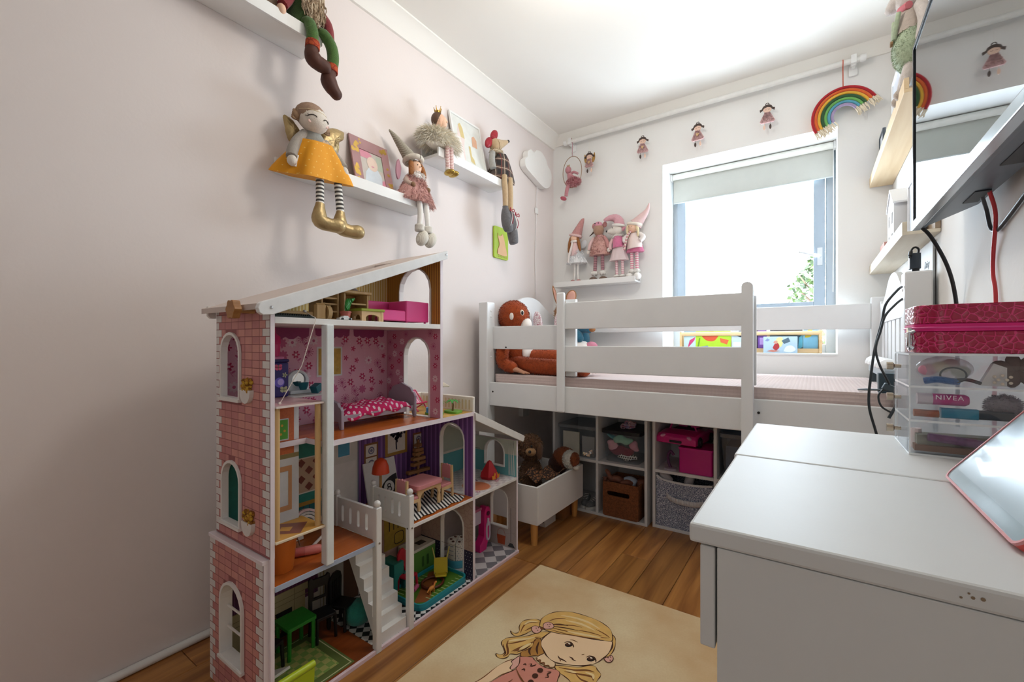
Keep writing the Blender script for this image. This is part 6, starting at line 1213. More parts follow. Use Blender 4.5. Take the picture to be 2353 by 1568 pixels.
# --- gnome on the topmost ledge
t = thing('gnome_doll', 'bearded gnome with green legs and brown boots dangling from the topmost ledge', 'doll', (.08, .87, L1Z+.0142)); gnf = fabric('476b2c', .18); brn_ = mat('4f2a1e', .6, .25, 30, 0, .3, 60); ocf = cells('b04a22', '8f2f1a', 60, .1, .9, .4)
m = MB(); m.tube([(.07, .85, 1.99), (.07, .86, 2.06), (.07, .865, 2.14)], [.055, .06, .045], 12); m.build('body', fabric('33521f', .15), t, smooth=60)
MB().ball((.075, .87, 2.18), (.045, .045, .045)).build('head', flesh, t, smooth=60); gnomehat(t, (.07, .868, 2.195), (.05, .86, 2.36), .05, fabric('8f2a22', .15))
m = MB(); bp_ = [mat('b59f86', .9), mat('d2c1a8', .9), mat('967f66', .9)]
for _ in range(300):
    y = rnd.uniform(.835, .91); z0 = 2.17-rnd.random()*.03; l = .14*(1-abs(y-.872)/.06*.6)*rnd.uniform(.75, 1.1); w_ = rnd.uniform(.004, .009)*rnd.choice((-1, 1)); m.tube([(.112+rnd.uniform(-.008, .012)+.022*u, y+(y-.872)*.1*u+w_*sin(6*u+y*90), z0-l*u) for u in (0, .25, .5, .75, 1)], [.0030, .0030, .0028, .0022, .0006], 4, rnd.randrange(3), False)
m.build('beard', bp_, t)['kind'] = 'stuff'
o = tapered('arm', [(.08, .815, 2.12), (.105, .79, 2.08), (.118, .768, 2.04)], [.02, .02, .017], fabric('84242a', .12), t); MB().ball((.122, .762, 2.020), (.016, .015, .018), 0, 10, 7).build('hand', flesh, o, smooth=60)
o = tapered('arm', [(.08, .92, 2.12), (.11, .935, 2.07), (.125, .935, 2.01)], [.02, .02, .017], fabric('84242a', .12), t)
MB().tube(bz([(.13, .93, 2.01), (.135, .942, 1.985), (.14, .95, 1.965)], 4), [.010, .010, .010, .009, .009, .008, .007, .006, .004], 8).build('belt_end', mat('8a3a22', .7), t, smooth=60)
for pts, zc, yc, zt_, toe in (([(.09, .845, 2.01), (.128, .852, 2.028), (.146, .856, 1.99), (.148, .856, 1.95)], 1.947, .856, 0, .912), ([(.09, .90, 2.0), (.125, .905, 2.02), (.146, .925, 1.985), (.152, .932, 1.94), (.150, .928, 1.90)], 1.90, .926, 0, .952)):
    o = tapered('leg', pts, [.020]*len(pts), gnf, t, 12)
    MB().tube([(.149, yc, zc+.008), (.150, yc-.002, zc-.018)], [.023, .024], 14).build('cuff', ocf, o, smooth=40, bevel=.002)
    if yc < .9: m = MB().tube(bz([(.150, yc-.003, zc-.016), (.152, yc-.005, zc-.04), (.156, yc+.008, zc-.058), (.164, yc+.038, zc-.066), (.170, yc+.056, zc-.066)], 4), [.021, .021, .022, .023, .024, .026, .027, .027, .026, .025, .025, .024, .023, .022, .020, .014, .004], 14)
    else: m = MB().tube(bz([(.150, yc-.003, zc-.016), (.151, yc-.012, zc-.042), (.154, yc-.006, zc-.066), (.160, yc+.010, zc-.088), (.166, yc+.024, zc-.106)], 4), [.020, .021, .022, .024, .025, .027, .027, .027, .026, .025, .024, .022, .021, .020, .018, .013, .004], 14)
    m.build('boot', brn_, o, smooth=60)
tag(MB().box(.02, .60, L1Z+.0142, .10, .76, L1Z+.11).build('brown_box', mat('7a6450', .6, .1)), 'brown box partly out of the frame beside the bearded gnome', 'box')
o = thing('black_boot_doll', 'black toe of a doll shoe hanging at the top edge left of the gnome', 'doll', (.12, .53, 1.99)); MB().ball((.155, .575, 2.005), (.03, .045, .012)).build('boot', toyb, o, smooth=60); tapered('leg', [(.14, .55, 2.01), (.13, .55, 2.08), (.06, .55, 2.06)], [.014, .014, .014], toyb, o)
# --- cloud lamp with cord, green plaque
t = thing('cloud_lamp', 'white puffy cloud wall lamp in the corner of the pink wall', 'wall lamp', (.03, 2.55, 2.08)); cm = mat('f4f2ee', .5, .01)
pts = bz2([(2.40, 2.04), (2.372, 2.06), (2.372, 2.10), (2.40, 2.125), (2.405, 2.16), (2.44, 2.185), (2.48, 2.18), (2.51, 2.205), (2.57, 2.215), (2.63, 2.19), (2.66, 2.15), (2.695, 2.13), (2.715, 2.09), (2.70, 2.03), (2.66, 1.995), (2.60, 1.985), (2.50, 2.01)], 4, True)
MB().prism(pts, .003, .045, 'yz').build('shade', cm, t, smooth=60, bevel=.014, segs=4)
MB().tube(bz([(.012, 2.57, 1.995), (.006, 2.57, 1.80), (.006, 2.555, 1.5), (.006, 2.56, 1.2), (.006, 2.50, .9), (.006, 2.45, .6)], 5), .0028, 6).build('cord', mat('ece8e6', .5), t, smooth=60)
MB().box(.002, 2.553, 1.80, .010, 2.590, 1.84).build('inline_switch', WHITE2, t, bevel=.003)
t = thing('green_plaque', 'lime green plaque with a peach cat shape on the pink wall', 'plaque', (.005, 2.155, 1.52))
MB().prism(rrect(2.082, 1.425, 2.225, 1.615, .012), .001, .012, 'yz').build('board', mat('b3cf3c', .5, .02), t, smooth=40, bevel=.001)
ct = bz2([(2.115, 1.575), (2.12, 1.56), (2.145, 1.563), (2.16, 1.575), (2.172, 1.56), (2.18, 1.54), (2.19, 1.51), (2.205, 1.47), (2.20, 1.448), (2.12, 1.448), (2.112, 1.47), (2.13, 1.51), (2.118, 1.545)], 4, True)
MB().prism(ct, .012, .016, 'yz').build('cat_shape', mat('f0c08f', .5, .03), t, smooth=40); m = MB()
for i in range(6): a = 2.12+i*.016; m.line([(a, 1.440), (a+.009, 1.434+.004*(i % 2))], .0035, .0125, 0, False, 'yz')
m.build('print', mat('b0572e', .6), t)
# ---------------------------------------------------------------- back wall: curtain pole, hanging ornaments, rainbow
t = thing('curtain_pole', 'white curtain pole below the ceiling along the window wall', 'curtain pole', (.96, 2.76, 2.33))
MB().tube([(.135, 2.765, 2.325), (1.775, 2.765, 2.325)], .014, 14).build('pole', mat('ecebe6', .4), t, smooth=50)
for xx in (.128, 1.772): MB().lathe([(0, -.014), (.016, -.012), (.019, 0), (.016, .012), (0, .014)], (xx, 2.765, 2.325), 14, 0, M.Rotation(R(90), 3, 'Y')).build('finial', WHITE, t, smooth=50)
for xx in (.165, 1.735): m = MB(); m.prism(rrect(xx-.018, 2.27, xx+.018, 2.37, .006), 2.806, 2.819, 'xz'); m.box(xx-.007, 2.765, 2.300, xx+.007, 2.81, 2.312); m.box(xx-.011, 2.747, 2.306, xx+.011, 2.785, 2.347); m.build('bracket', WHITE, t, bevel=.001)
wd_ = wood('c9a06c', 'e3c08f', 'Z', 9, .6); dkb = mat('4a3a33', .7); pkf = fabric('dcb4b2', .12); whs = mat('f2efe9', .8)
for xx, zt, kind in ((.31, 2.222, 1), (.676, 2.232, 0), (1.005, 2.224, 0), (1.362, 2.226, 2)):
    lb = ('winged wooden fairy ornament hanging nearest the hoop doll', 'wooden girl ornament with heart hanging second from the corner', 'wooden girl ornament with heart hanging above the left of the window', 'wooden girl ornament without heart hanging left of the rainbow')[(.31, .676, 1.005, 1.362).index(xx)]
    t = thing('hanging_ornament', lb, 'ornament', (xx, 2.765, zt-.07), 'wooden girls hanging from the curtain pole'); y = 2.765; s_ = .82 if kind == 1 else 1
    Tm = M_((xx, y, zt), R((0, 6, -4, 3)[(.31, .676, 1.005, 1.362).index(xx)]))
    MB(Tm).tube([(0, 0, -.005), (0, 0, 2.311-zt)], .0009, 5).build('thread', whs, t)
    m = MB(Tm); m.ball((0, 0, .004), (.004, .004, .004), 0, 8, 6); m.build('bead', whs, t, smooth=60)
    hz = -.032; m = MB(Tm); m.prism([(.020*cos(a), hz+.019*sin(a)) for a in [2*PI*i/16 for i in range(16)]], -.003, .003, 'xz'); m.build('face', mat('edc9b4', .7), t)
    m = MB(Tm); hp_ = [(-.022, hz-.002), (-.034, hz-.010), (-.036, hz+.001), (-.026, hz+.004), (-.020, hz+.016), (-.008, hz+.023), (.008, hz+.023), (.020, hz+.016), (.026, hz+.004), (.036, hz+.001), (.034, hz-.010), (.022, hz-.002), (.014, hz+.006), (0, hz+.011), (-.014, hz+.006)]; m.prism(hp_, -.0045, .004, 'xz')
    m.tube([(.008*cos(a), 0, hz+.027+.006*sin(a)) for a in [2*PI*i/12 for i in range(13)]], .002, 6, 0, False); m.build('hair', dkb, t)
    m = MB(Tm)
    for q in (-.008, .008): m.tube([(q-.004, -.0035, hz-.002), (q, -.0035, hz-.004), (q+.004, -.0035, hz-.002)], .0007, 4)
    m.build('closed_eye', dkb, t)
    m = MB(Tm); m.prism([(-.012, hz-.018), (.012, hz-.018), (.036*s_, hz-.066), (.030*s_, hz-.074), (-.030*s_, hz-.074), (-.036*s_, hz-.066)], -.006, .004, 'xz')
    def dk_s(): u = rnd.random(); q = (.012+.024*u*s_)*rnd.uniform(-1, 1); return Tm @ V((q, -.006, hz-.018-.054*u)), (q*6, -1, -.5)
    mm_ = MB(); mm_.v, mm_.f, mm_.m = m.v, m.f, m.m; mm_.fuzz(260, dk_s, .010, .003, 0, .3); mm_.build('dress', pkf, t)
    if kind != 2: MB(Tm).prism([(.75*p[0]*1.5, hz-.044+p[1]*1.5) for p in [(.008*16*sin(a)**3/16, .008*(13*cos(a)-5*cos(2*a)-2*cos(3*a)-cos(4*a))/16) for a in [2*PI*i/20 for i in range(20)]]], -.011, -.008, 'xz').build('heart', wd_, t)
    for q, mm2 in ((-.013, mat('edc9b4', .7) if kind == 2 else dkb), (.013, dkb if kind == 2 else mat('edc9b4', .7))): m = MB(Tm); m.tube([(q, 0, hz-.070), (q*1.1, 0, hz-.085)], .0009, 5); m.prism([(q*1.1+.0055*cos(a), hz-.098+.013*sin(a)) for a in [2*PI*i/12 for i in range(12)]], -.002, .002, 'xz'); m.build('leg', mm2, t)
    if kind == 1:
        for sg in (-1, 1): MB(Tm).prism(bz2([(sg*.014, hz-.03), (sg*.022, hz-.005), (sg*.036, hz+.022), (sg*.040, hz-.012), (sg*.034, hz-.034), (sg*.022, hz-.044)], 3, True), .004, .007, 'xz').build('wing', mat('b98f4f', .4, .1, 30, .4), t)
# hoop doll
t = thing('hoop_doll', 'pink crowned doll sitting in a hanging wire hoop in the corner', 'ornament', (.19, 2.74, 2.09)); rs = fabric('c98a90', .12)
MB().tube([(.193+.072*cos(a), 2.74, 2.10+.108*sin(a)) for a in [2*PI*i/30 for i in range(31)]], .0025, 6, 0, False).build('hoop', mat('a88a70', .4, .02, 10, .6), t, smooth=60)
MB().tube([(.193, 2.74, 2.208), (.19, 2.748, 2.26), (.186, 2.757, 2.305), (.178, 2.76, 2.345)], .0022, 6).build('ribbon', mat('b9838a', .7), t, smooth=60)
m = MB(); m.ball((.165, 2.735, 2.118), (.022, .02, .026)); m.build('head', rs, t, smooth=60); m = MB()
for i in range(5): m.tube([(.157+.004*i, 2.735, 2.138), (.155+.005*i, 2.735, 2.155)], [.003, .0008], 5)
m.build('crown', GOLD, t)
tapered('body', [(.172, 2.735, 2.09), (.18, 2.737, 2.06), (.19, 2.738, 2.035)], [.016, .02, .022], rs, t)
m = MB(); ballfuzz(m, (.205, 2.735, 2.028), (.045, .032, .024), 700, .016, .006, (0, 1)); m.ball((.205, 2.735, 2.028), (.042, .03, .022)); m.build('tutu', [mat('c57f86', .9), mat('dca6a8', .9)], t, smooth=60)
o = tapered('leg', [(.18, 2.728, 2.02), (.165, 2.72, 1.985), (.155, 2.72, 1.935)], [.014, .013, .012], rs, t); MB().ball((.138, 2.715, 1.920), (.026, .013, .014), 0, 12, 8, M.Rotation(R(25), 3, 'Y')).build('shoe', mat('b45563', .6), o, smooth=60)
tapered('arm', [(.182, 2.73, 2.08), (.205, 2.728, 2.062), (.222, 2.735, 2.045)], [.009, .009, .008], rs, t); tapered('arm', [(.172, 2.742, 2.085), (.20, 2.745, 2.10), (.235, 2.74, 2.08)], [.009, .009, .008], rs, t)
# rainbow
t = thing('rainbow_hanging', 'rope rainbow with cream fringe hanging above the window corner', 'ornament', (1.70, 2.745, 2.05)); Tm = M_((1.700, 2.765, 2.062), 0, R(-27))
for i, hx in enumerate(('b3202a', 'e0642a', 'e8b13a', '2f5a34', '6fb05a', '5aa3b8', 'a897b8')):
    r = .132-.0135*i; P = [(r*cos(a), 0, r*sin(a)*1.08) for a in [PI*j/24 for j in range(25)]]; MB(Tm).tube(P, .0072, 8).build('rope', fabric(hx, .06), t, smooth=60)
for sg in (-1, 1):
    m = MB(Tm)
    for i in range(46): q = sg*rnd.uniform(.045, .14); l = rnd.uniform(.030, .044); m.tube([(q, rnd.uniform(-.006, .006), .004), (q+rnd.uniform(-.004, .004), rnd.uniform(-.006, .006), -l*.6), (q+rnd.uniform(-.008, .008), 0, -l)], [.003, .0026, .0014], 5, 0, False)
    m.build('fringe', mat('e9dcc4', .95, .06), t)['kind'] = 'stuff'
MB().tube([(1.693, 2.765, 2.198), (1.692, 2.765, 2.311)], .0022, 6).build('hanging_cord', fabric('c9522c'), t)
m = MB().tube([(1.692+.0*1, 2.765+.016*cos(a), 2.325+.016*sin(a)) for a in [2*PI*i/14 for i in range(15)]], .002, 6, 0, False); m.build('cord_loop', fabric('c9522c'), t)
# ---------------------------------------------------------------- four dolls on the back ledge
zz = 1.3172
wsk = [mat('eeeeee', .9), mat('dfe0e4', .9)]; rose = fabric('c98f8c', .12); pinkfab = fabric('e3a0b2', .1); lpink = fabric('ecc9c6', .06)
def eyes(t, c, dx, r=.0028, m_=toyb):
    for s_ in (-1, 1): MB().ball((c[0]+s_*dx, c[1], c[2]), r, 0, 8, 6).build('eye', m_, t, smooth=60)
# 1 rose hat angel
t = thing('rose_hat_angel', 'small angel doll with rose pointed hat and white lace skirt on the back ledge', 'doll', (.21, 2.765, zz))
gnomehat(t, (.208, 2.765, 1.655), (.265, 2.775, 1.775), .042, rose, bend=(.006, 0, .02)); MB().tube([(.208+.038*cos(a), 2.763+.032*sin(a), 1.660-.010*cos(a)) for a in [2*PI*i/16 for i in range(17)]], .009, 8, 0, False).build('hat_brim', lpink, t, smooth=60)
MB().ball((.203, 2.755, 1.640), (.028, .026, .028)).build('head', flesh, t, smooth=60)
m = MB()
for s_ in (-1, 1): m.tube(bz([(.203+s_*.024, 2.75, 1.65), (.203+s_*.034, 2.748, 1.61), (.205+s_*.040, 2.746, 1.575), (.205+s_*.046, 2.746, 1.545)], 4), [.008, .010, .010, .011, .011, .011, .011, .010, .010, .009, .007, .005, .002], 8)
m.build('plait', hr, t, smooth=60); tapered('body', [(.208, 2.762, 1.52), (.206, 2.76, 1.58), (.204, 2.758, 1.62)], [.036, .03, .018], lpink, t)
m = MB(); m.tube(bz([(.20, 2.735, 1.622), (.192, 2.728, 1.57), (.178, 2.725, 1.52), (.17, 2.725, 1.47)], 4), [.010, .011, .012, .012, .013, .013, .013, .013, .013, .013, .013, .013, .012], 8, 0, True, .5); m.tube([(.205+.022*cos(a), 2.755+.024*sin(a), 1.617) for a in [2*PI*i/14 for i in range(15)]], .008, 7, 0, False); m.build('scarf', mat('efe6df', .9), t, smooth=60)
m = MB(); m.lathe([(.030, .10), (.045, .06), (.066, .02), (.074, 0)], (.216, 2.762, 1.465), 30, 0, None, 1, .62, lambda i, a: 1+.04*i*cos(9*a)); 
def s1(): a = rnd.uniform(0, 6.28); u = rnd.random(); r_ = .034+.04*u; return (.216+r_*cos(a), 2.762+.62*r_*sin(a), 1.56-.095*u), (cos(a), sin(a), -.3)
m.fuzz(500, s1, .014, .005, (0, 1), .4); m.build('skirt', wsk, t, smooth=60)
m = MB()
for s_ in (-1, 1): m.ball((.21+s_*.048, 2.785, 1.60), (.022, .007, .03), 0, 10, 7, M.Rotation(s_*R(25), 3, 'Y'))
m.build('wing', wsk[1], t, smooth=60)
for x in (.203, .228): o = tapered('leg', [(x, 2.76, 1.47), (x, 2.758, 1.40), (x+(x-.215)*.3, 2.756, 1.352)], [.009, .008, .007], cw, t); m = MB().ball((x+(x-.215)*.8, 2.748, 1.336), (.018, .024, .0185)); m.build('boot', rose, o, smooth=60); MB().ball((x+(x-.215)*.9, 2.732, 1.327), (.013, .010, .0095), 0, 10, 7).build('toe', cw, o, smooth=60)
# 2 reindeer like doll with sequin dress
t = thing('mouse_girl_doll', 'brown faced doll with big ears, pink tinsel dress and striped legs on the back ledge', 'doll', (.38, 2.765, zz))
MB().ball((.382, 2.755, 1.675), (.036, .036, .042)).build('head', fabric('b58f78', .1), t, smooth=60); MB().ball((.382, 2.748, 1.706), (.030, .026, .022)).build('forehead', pinkfab, t, smooth=60)
eyes(t, (.382, 2.722, 1.712), .012, .0038)
for s_ in (-1, 1): MB().ball((.382+s_*.038, 2.768, 1.708), (.016, .007, .020), 0, 10, 7).build('ear', rose, t, smooth=60)
m = MB(); m.tube([(.352, 2.76, 1.672), (.335, 2.757, 1.655), (.315, 2.755, 1.640)], [.006, .005, .002], 6); m.build('plait', mat('5d4a42', .8), t, smooth=60)
tapered('body', [(.385, 2.762, 1.56), (.384, 2.76, 1.62), (.383, 2.758, 1.645)], [.024, .019, .016], pinkfab, t)
m = MB(); m.lathe([(.026, .135), (.042, .10), (.058, .04), (.066, 0)], (.386, 2.762, 1.505), 26, 0, None, 1, .62)
def s2(): a = rnd.uniform(0, 6.28); u = rnd.random(); r_ = .028+.040*u; return (.386+r_*cos(a), 2.762+.62*r_*sin(a), 1.635-.128*u), (cos(a), sin(a), -.2)
m.fuzz(1100, s2, .012, .004, (0, 1, 2), .3); m.build('dress', [mat('d3a39a', .6), mat('e9c4b8', .4), mat('bb857d', .7)], t, smooth=60)
for s_ in (-1, 1): o = tapered('arm', [(.384+s_*.034, 2.758, 1.625), (.384+s_*.058, 2.752, 1.59), (.384+s_*.070, 2.748, 1.545)], [.012, .013, .011], rose if s_ > 0 else lpink, t); MB().ball((.384+s_*.072, 2.746, 1.53), (.012, .012, .014), 0, 10, 7).build('hand', mat('ece2d8', .9), o, smooth=60)
sl_ = [mat('b4848a', .9), mat('8f6a70', .9)]
for x in (.358, .407): o = striped('leg', (x, 2.76, 1.51), (x+(x-.382)*.12, 2.756, 1.395), .012, t, sl_, 14); m = MB(); m.ball((x+(x-.382)*.2, 2.754, 1.384), (.024, .022, .017)); ballfuzz(m, (x+(x-.382)*.2, 2.754, 1.384), (.024, .022, .017), 160, .007, .003); m.build('cuff', cw, o, smooth=60); MB().ball((x+(x-.382)*.45, 2.746, 1.339), (.029, .032, .0215)).build('boot', fur('7d675a'), o, smooth=60)
# 3 white mouse with pink hat
t = thing('white_mouse_doll', 'white mouse doll with curled pink hat and tulle skirt on the back ledge', 'doll', (.51, 2.765, zz))
wm = fabric('e9e0d6', .04); m = MB(); m.ball((.508, 2.755, 1.655), (.040, .034, .034)); m.tube([(.49, 2.75, 1.65), (.468, 2.738, 1.647), (.452, 2.732, 1.648)], [.028, .017, .007], 12); m.build('head', wm, t, smooth=60)
MB().ball((.450, 2.730, 1.649), .007, 0, 10, 7).build('nose', toyb, t, smooth=60); MB().ball((.492, 2.722, 1.666), .0032, 0, 8, 6).build('eye', toyb, t, smooth=60); MB().ball((.545, 2.758, 1.665), (.022, .008, .022)).build('ear', pinkfab, t, smooth=60)
P = bz([(.522, 2.76, 1.675), (.520, 2.762, 1.71), (.50, 2.762, 1.735), (.470, 2.752, 1.740), (.445, 2.742, 1.733), (.428, 2.735, 1.724)], 5); n_ = len(P); MB().tube(P, [(.038-.030*i/(n_-1))*(1+.05*(i % 2)) for i in range(n_)], 12).build('hat', fabric('e0a9b2', .08), t, smooth=30)
MB().tube([(.52+.036*cos(a), 2.757+.032*sin(a), 1.682-.006*cos(a)) for a in [2*PI*i/16 for i in range(17)]], .009, 8, 0, False).build('hat_brim', cw, t, smooth=60)
tapered('body', [(.518, 2.762, 1.54), (.516, 2.76, 1.59), (.514, 2.758, 1.622)], [.040, .034, .022], fabric('df7fa4', .1), t)
m = MB(); m.ball((.514, 2.758, 1.617), (.032, .028, .010)); ballfuzz(m, (.514, 2.758, 1.617), (.034, .03, .012), 260, .012, .003); m.build('collar', cw, t, smooth=60)
m = MB(); m.lathe([(.038, .085), (.046, .05), (.055, .01), (.060, -.01)], (.522, 2.762, 1.465), 44, 0, None, 1, .6, lambda i, a: 1+.035*i*cos(11*a)); m.build('tulle_skirt', mat('e6d3d3', .9, .04), t, smooth=60)
for s_ in (-1, 1): tapered('arm', [(.516+s_*.036, 2.757, 1.60), (.518+s_*.052, 2.75, 1.565), (.518+s_*.048, 2.74, 1.53)], [.011, .011, .010], lpink if s_ < 0 else pinkfab, t)
pst = [mat('d9a0ac', .9), mat('f0dcd9', .9)]
for x in (.505, .545): o = striped('leg', (x, 2.76, 1.465), (x+.004, 2.756, 1.36), .0095, t, pst, 18); MB().ball((x+.004, 2.752, 1.352), (.020, .018, .010)).build('cuff', cw, o, smooth=60); MB().ball((x, 2.742, 1.330), (.022, .028, .0125)).build('shoe', fur('8a6a55'), o, smooth=60)
# 4 pink hat girl
t = thing('pink_hat_girl', 'blonde doll with tall pink hat and striped scarf at the window end of the ledge', 'doll', (.64, 2.765, zz)); t.location.x = .615
gnomehat(t, (.632, 2.765, 1.675), (.715, 2.775, 1.80), .044, lpink, bend=(.012, 0, -.008)); MB().tube([(.626+.040*cos(a), 2.762+.034*sin(a), 1.675-.008*cos(a)) for a in [2*PI*i/16 for i in range(17)]], .011, 8, 0, False).build('hat_brim', mat('f1e8da', .9), t, smooth=60)
MB().ball((.615, 2.752, 1.652), (.032, .03, .032)).build('head', flesh, t, smooth=60); eyes(t, (.610, 2.724, 1.656), .010, .0024); MB().ball((.609, 2.722, 1.648), .004, 0, 8, 6).build('nose', flesh, t, smooth=60)
m = MB(); bl_ = mat('ead9b2', .8, .1, 90)
for s_ in (-1, 1): m.tube(bz([(.615+s_*.026, 2.745, 1.668), (.62+s_*.034, 2.74, 1.63), (.625+s_*.030, 2.738, 1.59)], 4), [.010, .011, .011, .010, .009, .008, .007, .005, .003], 8)
m.build('hair', bl_, t, smooth=60)
tapered('coat', [(.628, 2.762, 1.52), (.624, 2.76, 1.57), (.620, 2.757, 1.618)], [.052, .045, .022], mat('efdcd6', .9), t)
m = MB(); m.lathe([(.048, .04), (.054, .015), (.058, 0)], (.628, 2.762, 1.497), 30, 0, None, 1, .6, lambda i, a: 1+.03*i*cos(8*a)); m.build('skirt', fabric('d9789c', .1), t, smooth=60)
P = bz([(.612, 2.725, 1.625), (.596, 2.716, 1.60), (.585, 2.712, 1.555), (.575, 2.712, 1.51)], 5); MB().tube(P, .013, 8, lambda i: i % 2, True, .45).build('scarf', [mat('d98f9a', .9), mat('f0e3d6', .9)], t, smooth=60)
for s_ in (-1, 1): tapered('arm', [(.622+s_*.034, 2.757, 1.61), (.624+s_*.060, 2.748, 1.585), (.624+s_*.044, 2.732, 1.56)], [.015, .017, .014], mat('efe6e2', .9), t)
for x in (.607, .640): o = striped('leg', (x, 2.76, 1.50), (x+.003, 2.757, 1.385), .0105, t, [mat('e08aa0', .9), mat('f2e2de', .9)], 16); m = MB(); m.ball((x+.003, 2.754, 1.375), (.022, .02, .016)); ballfuzz(m, (x+.003, 2.754, 1.375), (.022, .02, .016), 160, .007, .003); m.build('cuff', cw, o, smooth=60); m = MB(); m.ball((x+(x-.623)*.5, 2.745, 1.341), (.024, .032, .0235)); m.build('boot', cw, o, smooth=60)
# ---------------------------------------------------------------- book rack in the window
rk = thing('book_rack', 'low pale wood book rack standing in the window recess', 'book rack', (1.23, 2.96, .8602)); rw = wood('d3ab78', 'ecca9c', 'X', 7, .5)
for xx in (.862, 1.595): MB().box(xx, 2.93, .8602, xx+.014, 3.02, .985).build('end_board', rw, rk, bevel=.002)
MB().tube([(.87, 2.94, .972), (1.60, 2.94, .972)], .0125, 12).build('rod', rw, rk, smooth=50); MB().box(.876, 2.935, .8602, 1.595, 2.945, .885).build('front_rail', rw, rk, bevel=.001); MB().box(.876, 2.945, .8602, 1.595, 3.018, .866).build('base', rw, rk); MB().box(.876, 3.012, .866, 1.595, 3.02, .97).build('back_board', rw, rk)
def book(label, x0, x1, z0, z1, y, base, shapes, thick=.012):
    t = thing('picture_book', label, 'book', ((x0+x1)/2, y, z0), 'picture books in the window rack')
    mats_ = [mat(base, .4)]; b = MB(); b.box(x0, y, z0, x1, y+thick, z1); b.build('cover', mats_[0], t, bevel=.001)
    m = MB(); mm = []; W_ = x1-x0; H_ = z1-z0
    for i, (hx, pts) in enumerate(shapes): mm.append(mat(hx, .4)); m.prism(bz2([(x0+W_*a, z0+H_*c) for a, c in pts], 3, True) if len(pts) > 4 else [(x0+W_*a, z0+H_*c) for a, c in pts], y-.0004-.0001*i, y-.0004-.0001*i, 'xz', i)
    m.build('cover_print', mm, t)
    MB().box(x0+.002, y+.002, z1-.001, x1-.002, y+thick-.002, z1+.0005).build('pages', WHITE2, t)
z_ = .8665
book('pale blue book with pink leaf print at the left of the rack', .882, .955, z_, 1.0, 2.952, 'c9e2e6', [('d0407a', [(.3, .1), (.9, .5), (.95, .65), (.5, .5)]), ('7fb0c4', [(0, .8), (1, .8), (1, 1), (0, 1)])])
book('lime green picture book with red shapes in the rack', .955, 1.155, z_, 1.0, 2.95, 'b4dc2e', [('d9542c', [(.15, .75), (.3, .5), (.5, .45), (.62, .6), (.65, .85), (.4, .9)]), ('e0683a', [(.7, .6), (.95, .5), (.9, .3), (.72, .4)]), ('c9402f', [(.68, .85), (.95, .85), (.95, .72), (.7, .7)]), ('6c9a24', [(.05, .2), (.1, .6), (.14, .6), (.1, .2)]), ('7a8f96', [(.15, .1), (.4, .15), (.35, .25), (.15, .2)])])
book('grey white picture book behind the bed post', 1.16, 1.245, z_, 1.005, 2.952, 'c3d3de', [('44525c', [(.2, .7), (.5, .9), (.8, .95), (.6, .6)]), ('eef2f4', [(.1, .2), (.6, .2), (.6, .4), (.1, .4)])])
book('dark pink and navy book right of the bed post', 1.248, 1.30, z_, 1.0, 2.952, '3f2a44', [('c48ab0', [(0, .4), (.4, .5), (.5, .9), (0, 1)]), ('e9dcc0', [(.1, .1), (.6, .1), (.5, .25), (.1, .2)])])
book('violet book in the rack', 1.30, 1.345, z_, 1.0, 2.954, '7a4aa3', [('b493cf', [(.2, .3), (.8, .3), (.8, .6), (.2, .6)])])
book('dark teal book in the right half of the rack', 1.36, 1.52, z_, 1.004, 2.956, '3b5a68', [('2c2f3a', [(0, .85), (1, .85), (1, 1), (0, 1)]), ('5fb0c4', [(.86, .1), (1, .2), (1, .7), (.9, .6)])])
book('light blue book with yellow motif at the rack end', 1.522, 1.59, z_, 1.0, 2.954, '7fb9d3', [('d9c22c', [(.1, .6), (.3, .9), (.6, .95), (.6, .7), (.35, .6)])])
book('pale picture book standing on the sill before the rack', 1.333, 1.497, .8602, .952, 2.89, 'bcd3e3', [('e9e29a', [(.34, .5), (.4, .9), (.56, .95), (.58, .6), (.5, .35)]), ('b8383a', [(.28, .3), (.34, .55), (.44, .6), (.48, .35), (.38, .15)]), ('d9a08a', [(.3, .62), (.34, .75), (.42, .74), (.42, .6), (.36, .56)]), ('eef3f6', [(.6, .1), (.68, .4), (.85, .45), (.95, .2), (.8, .05)]), ('59707e', [(.54, .75), (.74, .95), (.8, .7), (.62, .55)]), ('d48a7a', [(.1, .1), (.25, .2), (.5, .12), (.3, .05)]), ('8a9ac4', [(.05, .75), (.12, .9), (.2, .8), (.12, .7)])], .01)
# ---------------------------------------------------------------- rug with printed girl
m, N, L, P = newmat('parchment'); P.inputs['Roughness'].default_value = .9
tc = N.new('ShaderNodeTexCoord'); n1 = N.new('ShaderNodeTexNoise'); n1.inputs['Scale'].default_value = 3.2; n1.inputs['Detail'].default_value = 5; L.new(tc.outputs['Object'], n1.inputs[0])
n2 = N.new('ShaderNodeTexNoise'); n2.inputs['Scale'].default_value = 160; L.new(tc.outputs['Object'], n2.inputs[0])
rp = N.new('ShaderNodeValToRGB'); rp.color_ramp.elements[0].position = .33; rp.color_ramp.elements[1].position = .62; rp.color_ramp.elements[0].color = lin('d3ae80'); rp.color_ramp.elements[1].color = lin('ecdab2'); L.new(n1.outputs[0], rp.inputs[0])
col = mixc(N, L, math_node(N, L, 'MULTIPLY', n2.outputs[0], .35), rp.outputs[0], 'c4a070'); L.new(col, P.inputs['Base Color'])
rug = thing('printed_rug', 'parchment coloured rug printed with a fair haired girl on the oak floor', 'rug', (1.02, .9, 0))
MB().prism(rrect(.645, .18, 1.395, 1.552, .006), .0004, .006, 'xy').build('pile', m, rug, bevel=.001)
